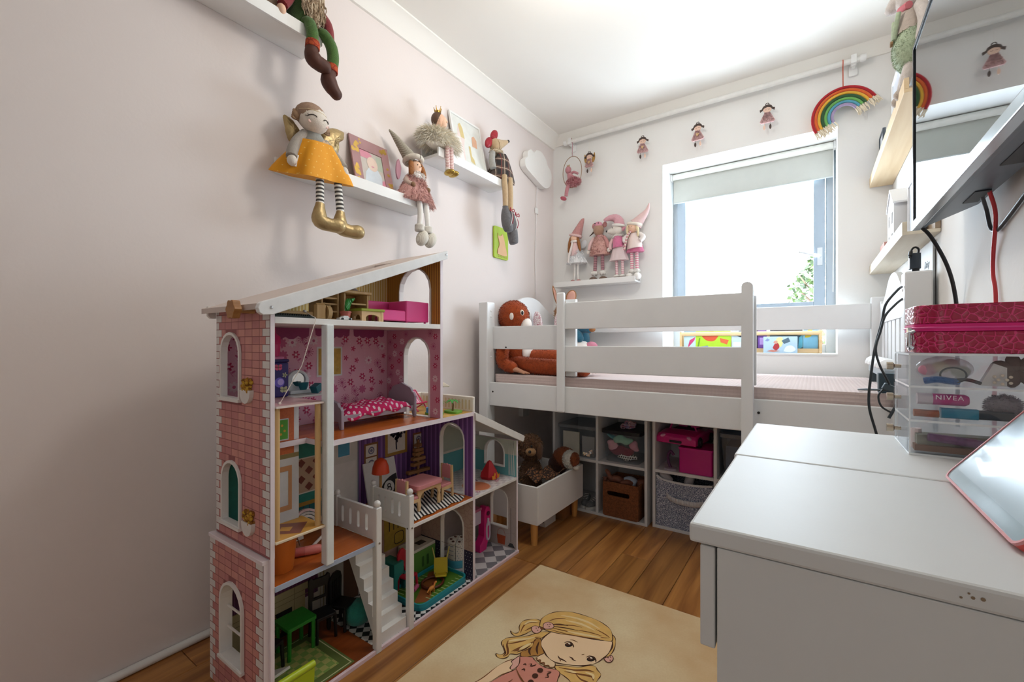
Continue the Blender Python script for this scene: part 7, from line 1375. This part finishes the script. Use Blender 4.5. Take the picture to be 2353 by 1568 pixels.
Z0_ = .0063; rb = [mat('e0b468', .9, .12, 30), mat('f5d3a9', .9, .05, 8), mat('d98f7c', .9, .06, 12), mat('4a2714', .9), mat('7d4a22', .9, .15, 60), mat('1d130d', .9), mat('f2e4d2', .9), mat('e6b0a0', .9), mat('b5803c', .9, .15, 40), mat('edd29a', .9, .08, 40)]
art = {'righthair': ([(.965, 1.09), (.993, 1.105), (1.026, 1.122), (1.05, 1.148), (1.066, 1.15), (1.073, 1.143), (1.087, 1.134), (1.09, 1.122), (1.089, 1.11), (1.085, 1.06), (1.05, 1.03), (1.032, 1.06), (1.008, 1.07), (.989, 1.073), (.974, 1.081)], 0),
 'loop': ([(1.05, 1.308), (1.066, 1.296), (1.077, 1.269), (1.082, 1.238), (1.08, 1.213), (1.072, 1.198), (1.075, 1.226), (1.074, 1.253), (1.063, 1.28)], 0),
 'arm': ([(.856, 1.043), (.844, 1.022), (.835, .991), (.826, .93), (.80, .86), (.82, .85), (.85, .93), (.863, .974), (.879, 1.006), (.87, 1.02), (.868, 1.035)], 1),
 'neckhair': ([(.86, 1.148), (.877, 1.163), (.896, 1.137), (.919, 1.115), (.917, 1.101), (.898, 1.088), (.881, 1.070), (.866, 1.068), (.86, 1.085), (.872, 1.116)], 8),
 'neck': ([(.919, 1.115), (.938, 1.106), (.962, 1.1), (.969, 1.083), (.949, 1.074), (.926, 1.076), (.91, 1.084), (.912, 1.1)], 1),
 'sleeve': ([(.861, 1.052), (.866, 1.066), (.878, 1.051), (.883, 1.032), (.878, 1.010), (.869, 1.010), (.866, 1.027), (.858, 1.033)], 7),
 'dress': ([(.867, 1.063), (.872, 1.066), (.898, 1.08), (.906, 1.077), (.927, 1.069), (.952, 1.068), (.978, 1.077), (.994, 1.071), (1.002, 1.04), (1.03, .96), (1.06, .86), (.90, .84), (.84, .86), (.862, .96), (.880, 1.004), (.884, 1.018), (.88, 1.041)], 2),
 'curl2': ([(.887, 1.208), (.879, 1.168), (.866, 1.156), (.868, 1.138), (.874, 1.122), (.87, 1.102), (.862, 1.085), (.856, 1.066), (.838, 1.056), (.839, 1.042), (.831, 1.028), (.815, 1.024), (.803, 1.033), (.815, 1.037), (.822, 1.047), (.813, 1.061), (.792, 1.076), (.786, 1.09), (.791, 1.108), (.811, 1.127), (.83, 1.142), (.846, 1.164), (.861, 1.190)], 0),
 'curl1': ([(.838, 1.238), (.822, 1.238), (.809, 1.231), (.79, 1.212), (.786, 1.194), (.792, 1.173), (.803, 1.157), (.804, 1.145), (.796, 1.138), (.780, 1.141), (.796, 1.130), (.813, 1.133), (.827, 1.155), (.834, 1.178), (.846, 1.203)], 0),
 'face': ([(.89, 1.208), (.931, 1.224), (.99, 1.243), (1.033, 1.26), (1.061, 1.275), (1.072, 1.251), (1.074, 1.222), (1.07, 1.197), (1.062, 1.168), (1.046, 1.145), (1.024, 1.127), (.99, 1.11), (.963, 1.101), (.938, 1.106), (.914, 1.122), (.896, 1.137), (.884, 1.158), (.885, 1.183)], 1),
 'hair': ([(.844, 1.213), (.831, 1.245), (.836, 1.28), (.855, 1.311), (.887, 1.333), (.919, 1.342), (.966, 1.346), (1.002, 1.342), (1.034, 1.328), (1.052, 1.306), (1.062, 1.275), (1.026, 1.26), (.989, 1.244), (.951, 1.23), (.912, 1.215), (.888, 1.210), (.869, 1.207)], 0)}
m = MB(); zz = Z0_
def strokes(pts_list, k, w_=.0016):
    global zz
    for p in pts_list: q = bz2(p, 5); n_ = len(q); m.line(q, [w_*(.35+1.3*sin(PI*i/(n_-1))) for i in range(n_)], zz, k); zz += .000004
for nm, (pts, k) in art.items():
    q = bz2(pts, 4, True); m.prism(q, zz, zz, 'xy', k); zz += .00005; m.line(q, [.0020+.0012*sin(i*.7) for i in range(len(q))], zz, 3 if nm != 'arm' else 4, True); zz += .00005
    if nm == 'hair':
        strokes([[(.862, 1.222), (.90, 1.232), (.95, 1.245), (.99, 1.258)], [(.858, 1.235), (.89, 1.25), (.93, 1.275), (.96, 1.283)], [(.856, 1.25), (.87, 1.275), (.895, 1.295)], [(.875, 1.216), (.93, 1.226), (.98, 1.243), (1.03, 1.264)], [(.98, 1.25), (1.02, 1.268), (1.05, 1.284)], [(1.0, 1.30), (1.03, 1.295), (1.052, 1.287)], [(.95, 1.262), (.99, 1.275), (1.03, 1.281)]], 4, .0026)
        strokes([[(.868, 1.228), (.91, 1.248), (.955, 1.262)], [(.87, 1.24), (.895, 1.258), (.92, 1.265)]], 3, .003)
        strokes([[(.875, 1.30), (.92, 1.315), (.97, 1.318), (1.01, 1.308)], [(.90, 1.285), (.95, 1.297), (1.0, 1.293)], [(.93, 1.24), (.98, 1.255), (1.03, 1.272)]], 9, .006)
    if nm == 'curl2':
        strokes([[(.875, 1.17), (.852, 1.15), (.838, 1.125), (.82, 1.10), (.805, 1.085)], [(.87, 1.15), (.86, 1.12), (.845, 1.09), (.835, 1.066)], [(.80, 1.10), (.808, 1.082), (.822, 1.066), (.832, 1.05), (.828, 1.036)], [(.86, 1.115), (.852, 1.09), (.84, 1.07)]], 4, .004); strokes([[(.86, 1.16), (.84, 1.135), (.815, 1.112), (.803, 1.098)], [(.864, 1.13), (.856, 1.105), (.85, 1.085)]], 9, .006); strokes([[(.796, 1.078), (.812, 1.062), (.825, 1.05), (.826, 1.036)], [(.868, 1.12), (.862, 1.095), (.85, 1.072)]], 3, .003)
    if nm == 'curl1': strokes([[(.835, 1.225), (.815, 1.215), (.802, 1.195), (.805, 1.17), (.812, 1.15)], [(.84, 1.21), (.826, 1.19), (.818, 1.165)]], 4, .003); strokes([[(.828, 1.228), (.806, 1.214), (.80, 1.19)]], 9, .005)
    if nm == 'righthair': strokes([[(.98, 1.09), (1.02, 1.105), (1.05, 1.125), (1.07, 1.13)], [(1.0, 1.085), (1.04, 1.10), (1.07, 1.11), (1.08, 1.10)], [(1.03, 1.095), (1.05, 1.085), (1.07, 1.085), (1.075, 1.07), (1.06, 1.06)]], 4, .004); strokes([[(1.05, 1.115), (1.07, 1.118), (1.078, 1.105)], [(1.0, 1.092), (1.03, 1.10)]], 9, .005)
    if nm == 'neckhair': strokes([[(.88, 1.15), (.89, 1.12), (.905, 1.10)], [(.87, 1.13), (.876, 1.10), (.89, 1.085)]], 3, .004)
def dsk(c, r, k, ry=None, a=0):
    global zz; m.disc(c, r, zz, k, 14, 'xy', ry, a); zz += .00004
for c, s_ in (((.962, 1.187), 1), ((1.042, 1.169), 1)): dsk(c, .0125, 5, .009, R(50)); dsk((c[0]-.002, c[1]+.001), .008, 3, .006, R(50)); dsk((c[0]-.001, c[1]+.005), .0038, 6, .0028)
strokes([[(.947, 1.187), (.953, 1.197), (.964, 1.199), (.976, 1.19), (.979, 1.184)], [(1.028, 1.168), (1.033, 1.178), (1.046, 1.181), (1.056, 1.172), (1.058, 1.165)], [(.957, 1.128), (.966, 1.121), (.978, 1.121), (.99, 1.119)], [(.986, 1.142), (.995, 1.142), (1.001, 1.138), (1.01, 1.138)]], 3, .003)
strokes([[(.954, 1.209), (.966, 1.213), (.98, 1.212)], [(1.012, 1.169), (1.018, 1.177)], [(.968, 1.118), (.975, 1.112)]], 4, .0018)
for pts in ([(.854, 1.206), (.84, 1.208), (.828, 1.200), (.830, 1.186), (.846, 1.174), (.858, 1.180), (.860, 1.196)], [(.858, 1.212), (.850, 1.228), (.856, 1.244), (.872, 1.246), (.884, 1.236), (.882, 1.222), (.868, 1.210)], [(1.072, 1.192), (1.081, 1.21), (1.087, 1.216), (1.095, 1.206), (1.094, 1.191), (1.086, 1.184), (1.078, 1.187)]):
    q = bz2(pts, 4, True); m.prism(q, zz, zz, 'xy', 7); zz += .00004; m.line(q, .0022, zz, 3, True); zz += .00004; c = (sum(p[0] for p in pts)/len(pts), sum(p[1] for p in pts)/len(pts))
    for dx, dy in ((-.004, .004), (.005, -.002), (.001, .010)): dsk((c[0]+dx, c[1]+dy), .0022, 3)
dsk((.857, 1.206), .006, 4)
dsk((.944, 1.049), .008, 3, .009); dsk((.943, 1.024), .008, 3, .009); dsk((.945, .998), .008, 3, .009)
strokes([[(.905, 1.05), (.912, 1.056), (.914, 1.048), (.920, 1.054), (.924, 1.062)], [(.962, 1.055), (.972, 1.06), (.968, 1.048), (.975, 1.04), (.968, 1.034)], [(.893, 1.04), (.897, 1.046), (.902, 1.042)], [(.90, 1.02), (.905, 1.028), (.91, 1.022)]], 3, .0022)
strokes([[(.906, 1.078), (.912, 1.085), (.917, 1.077), (.924, 1.083), (.93, 1.073), (.938, 1.08), (.945, 1.071), (.954, 1.078), (.962, 1.073), (.972, 1.083)], [(.884, 1.018), (.91, .998), (.94, .985), (.985, .99)], [(.90, .98), (.885, .92), (.87, .87)], [(.97, .975), (.985, .92), (1.0, .87)]], 4, .0026)
m.build('print', rb, rug)

# ---------------------------------------------------------------- cube storage under the bed
cw_ = mat('e3e3e4', .45, .015, 12)
def cube(label, x0, yf, w_, h_, dep, z0=.0):
    t = thing('cube_shelf', label, 'shelving', (x0+w_/2, yf+dep/2, 0), 'white cube shelving units'); e_ = .014; xm = x0+w_/2; zm = z0+.29-z0
    for n_, b in (('side', (x0, yf, z0, x0+e_, yf+dep, z0+h_)), ('side', (x0+w_-e_, yf, z0, x0+w_, yf+dep, z0+h_)), ('divider', (xm-e_/2, yf, z0+e_, xm+e_/2, yf+dep, z0+h_-e_)), ('top', (x0+e_, yf, z0+h_-e_, x0+w_-e_, yf+dep, z0+h_)), ('bottom', (x0+e_, yf, z0, x0+w_-e_, yf+dep, z0+e_)), ('shelf', (x0+e_, yf, zm-e_, xm-e_/2, yf+dep, zm)), ('shelf', (xm+e_/2, yf, zm-e_, x0+w_-e_, yf+dep, zm)), ('back', (x0+e_, yf+dep-.004, z0+e_, x0+w_-e_, yf+dep, z0+h_-e_))): MB().box(*b).build(n_, cw_, t, bevel=.001)
cube('left white cube shelving unit under the bed behind the toy trough', .352, 2.18, .536, .545, .30)
cube('right white cube shelving unit under the bed with the pink toy car', .908, 2.20, .576, .545, .30)
def tub(label, name, x0, x1, y0, y1, z0, z1, lidm, tint):
    t = thing(name, label, 'storage box', ((x0+x1)/2, (y0+y1)/2, z0)); d = .014
    m = MB(); 
    lo = rrect(x0+d, y0+d, x1-d, y1-d, .02); hi = rrect(x0, y0, x1, y1, .02); n_ = len(lo); hz = z1-.018
    m.add([(p[0], p[1], z0) for p in lo]+[(p[0], p[1], hz) for p in hi], [tuple(range(n_))]+[(i, (i+1) % n_, n_+(i+1) % n_, n_+i) for i in range(n_)]); m.build('tub', tint, t, smooth=50)
    m = MB(); m.prism(rrect(x0-.006, y0-.006, x1+.006, y1+.006, .022), hz, z1, 'xy'); m.build('lid', lidm, t, smooth=40, bevel=.004); return t
zl = .2905; c1 = clear('f2f5f7', .06, .04)
tub('clear lidded box of papers in the upper left cube by the wall', 'clear_box', .380, .602, 2.195, 2.46, zl, .462, clear('dfe3e6', .1, .16), c1)
for i, (hx, b, lb) in enumerate((('e6ddc8', (.40, 2.215, .31, .50, 2.222, .42), 'cream paper card inside the clear lidded box'), ('b9b5b0', (.51, 2.23, .31, .585, 2.236, .40), 'grey paper sheet inside the clear lidded box'))):
    tag(MB(M_((0, 0, 0), R(0))).box(b[0], b[1], b[2]-.018, b[3], b[4], b[5]).build('paper_card', mat(hx, .7)), lb, 'paper')
t = tub('clear tub with black lid full of dolls clothes in the upper right cube', 'clothes_tub', .642, .846, 2.198, 2.45, zl, .458, mat('17181b', .4), c1)
for lb, c, r, mm_ in (('mint green folded doll garment in the black lidded tub', (.74, 2.235, .405), (.055, .016, .022), fabric('a5dcc0')), ('pink doll garment at the left of the black lidded tub', (.685, 2.24, .37), (.03, .016, .03), fabric('eab0bb')), ('maroon doll garment across the black lidded tub', (.735, 2.24, .345), (.07, .016, .026), fabric('8a3a4d')), ('black and white dotted doll garment at the bottom of the tub', (.765, 2.238, .316), (.055, .014, .016), dots('e6e2dc', '1d1b1d', 'xz', .012, .3)), ('teal doll garment at the top left of the tub', (.675, 2.25, .415), (.025, .014, .012), fabric('6ab3bb')), ('rose doll garment at the right of the tub', (.80, 2.245, .375), (.025, .016, .028), fabric('e39db0'))):
    m = MB(); m.ball(c, r, 0, 16, 10); m.v = [p+V((.004*sin(p.z*160), .002*sin(p.x*120), .005*sin(p.x*90+p.y*50))) for p in m.v]; tag(m.build('doll_garment', mm_, smooth=60), lb, 'clothing')
t = thing('wool_ball', 'pink and lilac curly yarn bundle on the black lid', 'yarn', (.757, 2.3, .4585)); m = MB()
for i in range(26): c = V((.757+rnd.uniform(-.03, .03), 2.28+rnd.uniform(-.02, .02), .475+rnd.uniform(-.008, .018))); r = rnd.uniform(.008, .013); ax = M.Rotation(rnd.uniform(0, 3), 3, 'X') @ M.Rotation(rnd.uniform(0, 3), 3, 'Z'); m.tube([c+ax @ V((r*cos(a), r*sin(a), 0)) for a in [2*PI*j/8 for j in range(9)]], .0035, 5, rnd.randrange(3), False)
m.build('curls', [mat('c98aa0', .8), mat('b9a3c4', .8), mat('d9b3bb', .8)], t, smooth=60)
# cork basket with doll
t = thing('cork_basket', 'brown cork fibre basket with slot handle in the lower right cube', 'basket', (.75, 2.27, .0145)); ck = mat('7f4c2b', .9, .35, 140, 0, .5, 160)
y0, y1 = 2.172, 2.37; hole = rrect(.680, .122, .800, .146, .010)
m = MB(); m.prism(rrect(.656, .0145, .846, .192, .012), y0, y0+.008, 'xz', 0, [hole]); m.build('front_panel', ck, t, smooth=40)
for b in ((.656, y0+.008, .0145, .664, y1, .192), (.838, y0+.008, .0145, .846, y1, .192), (.664, y1-.008, .0145, .838, y1, .192), (.664, y0+.008, .0145, .838, y1-.008, .022)): MB().box(*b).build('panel', ck, t, bevel=.002)
t = thing('baby_doll', 'brown baby doll lying with one foot up in the cork basket', 'doll', (.74, 2.26, .10)); sk_ = mat('7a4a38', .6, .06, 40)
b_ = MB(); b_.tube(bz([(.80, 2.25, .165), (.775, 2.25, .175), (.74, 2.245, .172)], 4), [.035, .038, .04, .042, .042, .04, .036, .032, .026], 12); b_.build('body', mat('b9c4d3', .9), t, smooth=60)
MB().ball((.83, 2.27, .178), (.030, .03, .03)).build('head', sk_, t, smooth=60)
for pts, ft in (([(.745, 2.235, .18), (.715, 2.22, .20), (.69, 2.215, .195), (.675, 2.21, .215)], ((.672, 2.208, .228), 40)), ([(.745, 2.255, .17), (.71, 2.245, .18), (.68, 2.225, .180), (.665, 2.21, .178)], ((.655, 2.205, .186), -20))):
    o = tapered('leg', pts, [.022, .020, .017, .013], sk_, t); f = MB(); f.ball(ft[0], (.011, .012, .022), 0, 10, 7, M.Rotation(R(-ft[1]), 3, 'Y'))
    for i in range(5): f.ball(V(ft[0])+V((-.008+.0035*i, -.008, .018-.001*i)), .0034, 0, 6, 5)
    f.build('foot', sk_, o, smooth=60)
tapered('arm', [(.79, 2.225, .185), (.775, 2.20, .198), (.75, 2.195, .19)], [.015, .014, .011], sk_, t)
# trainers
for lb, cx, cy, rz in (('left grey trainer on the bottom of the lower left cube', .525, 2.25, 10), ('right grey trainer tucked beside the cube divider', .582, 2.235, -35)):
    t = thing('trainer', lb, 'shoe', (cx, cy, .0145), 'pair of grey trainers'); Tm = M_((cx, cy, .0145), R(rz))
    MB(Tm).prism(bz2([(-.018, -.05), (.0, -.06), (.018, -.05), (.020, .0), (.017, .05), (0, .058), (-.017, .05), (-.020, 0)], 3, True), 0, .012).build('sole', mat('d5d3cf', .6), t, smooth=40)
    m = MB(Tm); m.tube(bz([(0, -.052, .016), (0, -.03, .022), (0, .0, .030), (0, .03, .036), (0, .048, .034)], 4), [.008, .013, .016, .018, .0185, .0185, .018, .018, .018, .018, .018, .018, .018, .018, .017, .015, .010], 12); m.build('upper', fabric('6f7276', .1), t, smooth=60)
    m = MB(Tm); [m.tube([(-.012, -.022+.012*i, .041+.005*i), (.012, -.020+.012*i, .041+.005*i)], .0022, 5) for i in range(4)]; m.build('lace', mat('e6e4e0', .7), t)['kind'] = 'stuff'
# metal clip tangle hanging from the clear box
t = thing('metal_clips', 'bunch of shiny metal clips in front of the clear lidded box', 'clips', (.572, 2.19, .2905)); m = MB()
for i in range(7): c = (.555+rnd.uniform(-.02, .03), 2.19+rnd.uniform(-.004, .006), .300+rnd.uniform(0, .035)); MB(M_(c, rnd.uniform(0, 3), rnd.uniform(-.6, .6))).box(-.012, -.004, -.005, .012, .004, .005).build('clip', CHROME, t, bevel=.001)
# pink toy car, magenta box, dark ring stand
zz_ = .2905
t = thing('magenta_box', 'bright magenta box under the pink toy car', 'box', (1.105, 2.29, zz_)); mg = mat('c3127f', .35, .03)
MB().prism(rrect(1.032, 2.212, 1.182, 2.37, .008), zz_, zz_+.112).build('body', mg, t, smooth=40, bevel=.002); MB().prism(rrect(1.029, 2.209, 1.185, 2.373, .009), zz_+.112, zz_+.122).build('lid', mat('cf1a8a', .35), t, smooth=40, bevel=.002)
t = thing('toy_convertible', 'hot pink toy convertible car on top of the magenta box', 'toy car', (1.05, 2.32, zz_+.1222)); hp2 = mat('d6197e', .22, .03, 20, 0, 0, 60, .6); zc = zz_+.1222
body = MB(); Tm = M_((1.035, 2.335, zc), R(-8))
prof_ = [(-.13, .012), (-.128, .045), (-.115, .058), (-.06, .066), (-.035, .068), (.075, .070), (.12, .062), (.13, .045), (.13, .012)]
n_ = len(prof_); secs = [(-.092, .86), (-.098, .94), (-.07, 1), (.07, 1), (.098, .94), (.092, .86)]
secs = [(-.097, .80), (-.09, .95), (-.06, 1.0), (.06, 1.0), (.09, .95), (.097, .80)]
vs_ = [(x, y, .012+(z-.012)*s_) for x, s_ in secs for y, z in prof_]
body = MB(Tm); body.add(vs_, [(i*n_+j, i*n_+(j+1) % n_, (i+1)*n_+(j+1) % n_, (i+1)*n_+j) for i in range(len(secs)-1) for j in range(n_)]+[tuple(range(n_)), tuple((len(secs)-1)*n_+j for j in range(n_))]); body.build('car_body', hp2, t, smooth=35, bevel=.004, segs=3)
MB(Tm).box(-.055, -.025, .066, .055, .085, .0705).build('cockpit', mat('3a1430', .6), t)
for x in (-.03, .03): MB(Tm).prism(rrect(x-.022, .068, x+.022, .115, .010), .045, .055, 'xz').build('seat_back', mat('e64a9c', .4), t, smooth=40)
MB(Tm).prism([(-.07, .066), (.07, .066), (.058, .10), (-.058, .10)], -.035, -.030, 'xz', 0, [[(-.062, .069), (.062, .069), (.052, .095), (-.052, .095)]]).build('windscreen_frame', hp2, t)
for x in (-.058, .058): m = MB(Tm); m.ball((x*1.12, -.122, .046), (.015, .010, .008), 0, 12, 8, M.Rotation(R(20 if x > 0 else -20), 3, 'Y')); m.build('headlight', mat('d98cb4', .12), t, smooth=60)
m = MB(Tm); m.prism(rrect(-.03, .018, .03, .030, .004), -.1315, -.129, 'xz'); m.build('grille', mat('2a1624', .4), t)
for x in (-.094, .094):
    for y in (-.08, .078): m = MB(Tm); m.tube([(x-.010, y, .0255), (x+.010, y, .0255)], .025, 20); w_ = m.build('tyre', mat('1a181b', .6), t, smooth=40, bevel=.003); MB(Tm).tube([(x-.0115, y, .0255), (x+.0115, y, .0255)], .015, 16).build('hub', mat('6a6a72', .3, .02, 10, .6), w_, smooth=40)
t = thing('ring_stand', 'dark purple ring stand on a pale disc left of the magenta box', 'stand', (.985, 2.25, zz_)); 
MB().lathe([(0, 0), (.030, 0), (.030, .006), (0, .008)], (.985, 2.245, zz_), 18).build('base', mat('b9a9b8', .4), t, smooth=40); MB().tube(bz([(.985, 2.245, zz_+.006), (.975, 2.245, zz_+.03), (.972, 2.245, zz_+.065), (.985, 2.245, zz_+.088), (1.0, 2.245, zz_+.07)], 4), .007, 8).build('arm', mat('5a2a58', .4), t, smooth=60)
# speckled bin with white toys
t = thing('fabric_bin', 'navy and white speckled fabric bin with white band handle in the lower cube', 'storage bin', (1.05, 2.3, .0145)); sp = cells('39456b', 'd4d8e2', 210, .10, .9, .2); wb = fabric('e3e1e2', .05)
y0, y1 = 2.205, 2.46; fr = [(.926, .0145), (1.184, .0145), (1.184, .247)]+[(1.184-.258*i/10, .247-.012*sin(PI*i/10)) for i in range(1, 10)]+[(.926, .258)]
MB().prism(fr, y0, y0+.006, 'xz').build('front_panel', sp, t)
for b in ((.926, y0+.006, .0145, .932, y1, .25), (1.178, y0+.006, .0145, 1.184, y1, .25), (.932, y1-.006, .0145, 1.178, y1, .25), (.932, y0+.006, .0145, 1.178, y1-.006, .02)): MB().box(*b).build('panel', sp, t)
MB().tube([(.926, y0+.003, .258)]+[(1.184-.258*i/10, y0+.003, .247-.012*sin(PI*i/10)) for i in range(9, 0, -1)]+[(1.184, y0+.003, .247)], .0055, 6).build('trim', wb, t)
MB().tube([(1.184, y0+.004, .016), (.928, y0+.004, .016)], .004, 6).build('trim', wb, t)
m = MB(); P_ = bz([(.975, y0-.001, .172), (.985, y0-.004, .166), (1.01, y0-.010, .156), (1.06, y0-.012, .151), (1.105, y0-.010, .152), (1.135, y0-.004, .157), (1.142, y0-.001, .158)], 4)
for i in range(len(P_)-1): a, c = P_[i], P_[i+1]; m.add([a-V((0, 0, .012)), a+V((0, 0, .012)), c+V((0, 0, .012)), c-V((0, 0, .012))], [(0, 1, 2, 3)])
m.build('handle', wb, t, smooth=60, solid=.003)
for lb, c, q in (('white plush paw leaning out at the left of the speckled bin', (.965, 2.26, .235), (-.03, -.02, .035)), ('white plush paw standing in the middle of the speckled bin', (1.06, 2.28, .22), (.02, -.02, .06))):
    tag(MB().tube(bz([V(c)-V(q)*.4, V(c), V(c)+V(q)*.6, V(c)+V(q)], 4), [.018, .019, .02, .021, .021, .022, .022, .021, .020, .018, .014, .008, .002], 12).build('plush_paw', fabric('d9cfd0', .06), smooth=60), lb, 'soft toy')
tub('blue tinted clear storage box in the upper right cube beside the desk', 'blue_box', 1.215, 1.455, 2.215, 2.47, .2905, .50, clear('c3d3e2', .1, .2), clear('c3d3e2', .1, .12))
tag(MB().box(1.235, 2.24, .305, 1.43, 2.40, .44).build('blue_folder', mat('3f5a78', .6, .1)), 'dark blue folder inside the blue tinted box', 'folder')
# ---------------------------------------------------------------- toy trough on peg legs
t = thing('toy_trough', 'white box trough on short wooden peg legs with soft toys under the bed', 'toy box', (.43, 1.9, 0)); tw = mat('e8e6e4', .4, .015, 12)
x0, x1, y0, y1, z0, z1 = .30, .56, 1.669, 2.135, .103, .272
for n_, b in (('front_panel', (x0, y0, z0, x1, y0+.012, z1)), ('side_panel', (x0, y0+.012, z0, x0+.012, y1, z1)), ('side_panel', (x1-.012, y0+.012, z0, x1, y1, z1)), ('end_panel', (x0+.012, y1-.012, z0, x1-.012, y1, z1)), ('base', (x0+.012, y0+.012, z0, x1-.012, y1-.012, z0+.012))): MB().box(*b).build(n_, tw, t, bevel=.0012)
pegm = wood('b07434', 'd9a05a', 'Z', 9, .45)
for x in (x0+.035, x1-.035):
    for y in (y0+.030, y1-.03): MB().tube([(x, y, z0), (x, y, 0)], [.0185, .0145], 16).build('leg', pegm, t, smooth=50)
cb = fur('5d3f2a')
t = thing('brown_curly_dog', 'brown curly plush dog at the back of the white toy trough', 'soft toy', (.36, 1.93, .1155)); m = MB(); m.ball((.37, 1.92, .23), (.052, .06, .10)); ballfuzz(m, (.37, 1.92, .23), (.052, .06, .10), 1800, .011, .003, (0, 1)); m.build('body', [cb, fur('7d5a3a')], t, smooth=60)
m = MB(); m.ball((.375, 1.905, .385), (.058, .058, .062)); ballfuzz(m, (.375, 1.905, .385), (.058, .058, .062), 2200, .011, .003, (0, 1)); m.build('head', [cb, fur('7d5a3a')], t, smooth=60)
m = MB(); m.ball((.405, 1.86, .372), (.028, .026, .022)); m.build('muzzle', fur('9a7650'), t, smooth=60); MB().ball((.415, 1.836, .378), .008, 0, 8, 6).build('nose', BLACK, t, smooth=60)
for s_ in (-1, 1): MB().ball((.375+s_*.055, 1.905, .37), (.014, .026, .045)).build('ear', cb, t, smooth=60)
for s_ in (-1, 1): MB().ball((.392+s_*.022, 1.853, .402), .006, 0, 8, 6).build('eye', BLACK, t, smooth=60)
t = thing('guinea_pig_plush', 'white and rust plush guinea pig resting over the trough edge', 'soft toy', (.52, 2.05, .22)); wf_ = fur('e8ded0'); rf_ = fur('8a4a26')
m = MB(); m.ball((.49, 2.06, .315), (.062, .05, .052)); ballfuzz(m, (.49, 2.06, .315), (.062, .05, .052), 1600, .006, .0025); m.build('body', rf_, t, smooth=60)
m = MB(); m.ball((.540, 2.03, .318), (.040, .042, .046)); ballfuzz(m, (.540, 2.03, .318), (.040, .042, .046), 1400, .006, .0025); h_ = m.build('head', wf_, t, smooth=60)
m = MB(); m.ball((.572, 2.015, .325), (.020, .030, .034)); ballfuzz(m, (.572, 2.015, .325), (.020, .030, .034), 700, .005, .0025); m.build('patch', rf_, h_, smooth=60); MB().ball((.578, 2.02, .285), (.018, .020, .014)).build('paw', wf_, t, smooth=60)
tapered('hind_body', [(.43, 2.08, .25), (.46, 2.07, .29), (.48, 2.06, .31)], [.05, .055, .05], fur('4d2a1e'), t)
m = MB(); nx = 8
m.add([(.40+.13*i/nx, 1.80+.20*j/nx, .262+.018*sin(i*1.1+j*.7)+.022*(1-abs(j-4)/4)) for j in range(nx+1) for i in range(nx+1)], [(j*(nx+1)+i, j*(nx+1)+i+1, (j+1)*(nx+1)+i+1, (j+1)*(nx+1)+i) for j in range(nx) for i in range(nx)])
tag(m.build('leopard_cloth', cells('8a5c3a', '2b1c16', 60, .16, .9, 0), smooth=60, solid=.004), 'leopard print cloth heaped in the white toy trough', 'cloth')
# things below and behind the trough
t = thing('cow_print_box', 'small white box with black cow patches under the toy trough', 'box', (.43, 1.93, 0)); MB().box(.36, 1.885, .0005, .475, 1.99, .075).build('box', mat('dcd8d4', .6), t, bevel=.001)
m = MB()
for c, r, ry in (((.385, .05), .012, .009), ((.415, .025), .014, .010), ((.44, .055), .010, .012), ((.46, .03), .008, .011), ((.40, .065), .007, .005)): m.prism(bz2([(c[0]+r*(1+.2*sin(3*a))*cos(a), c[1]+ry*sin(a)) for a in [2*PI*i/8 for i in range(8)]], 2, True), 1.8846, 1.8846, 'xz')
m.build('patch_print', BLACK, t)
tag(MB().box(.34, 2.01, .0005, .505, 2.13, .095).build('cardboard_box', mat('8a5a30', .8, .2, 20), bevel=.001), 'brown cardboard box behind the cow patch box', 'box')
t = thing('plug_adaptor', 'white plug adaptor with cord on the pink wall under the bed', 'plug', (.02, 2.4, .45)); MB().prism(rrect(2.36, .44, 2.43, .50, .006), .001, .035, 'yz').build('body', mat('dcdad6', .5), t, smooth=40, bevel=.002)
MB().tube(bz([(.02, 2.40, .50), (.02, 2.42, .53), (.015, 2.46, .56), (.01, 2.47, .60), (.008, 2.46, .70)], 5), .0028, 6).build('cord', mat('dcdad6', .5), t, smooth=60)
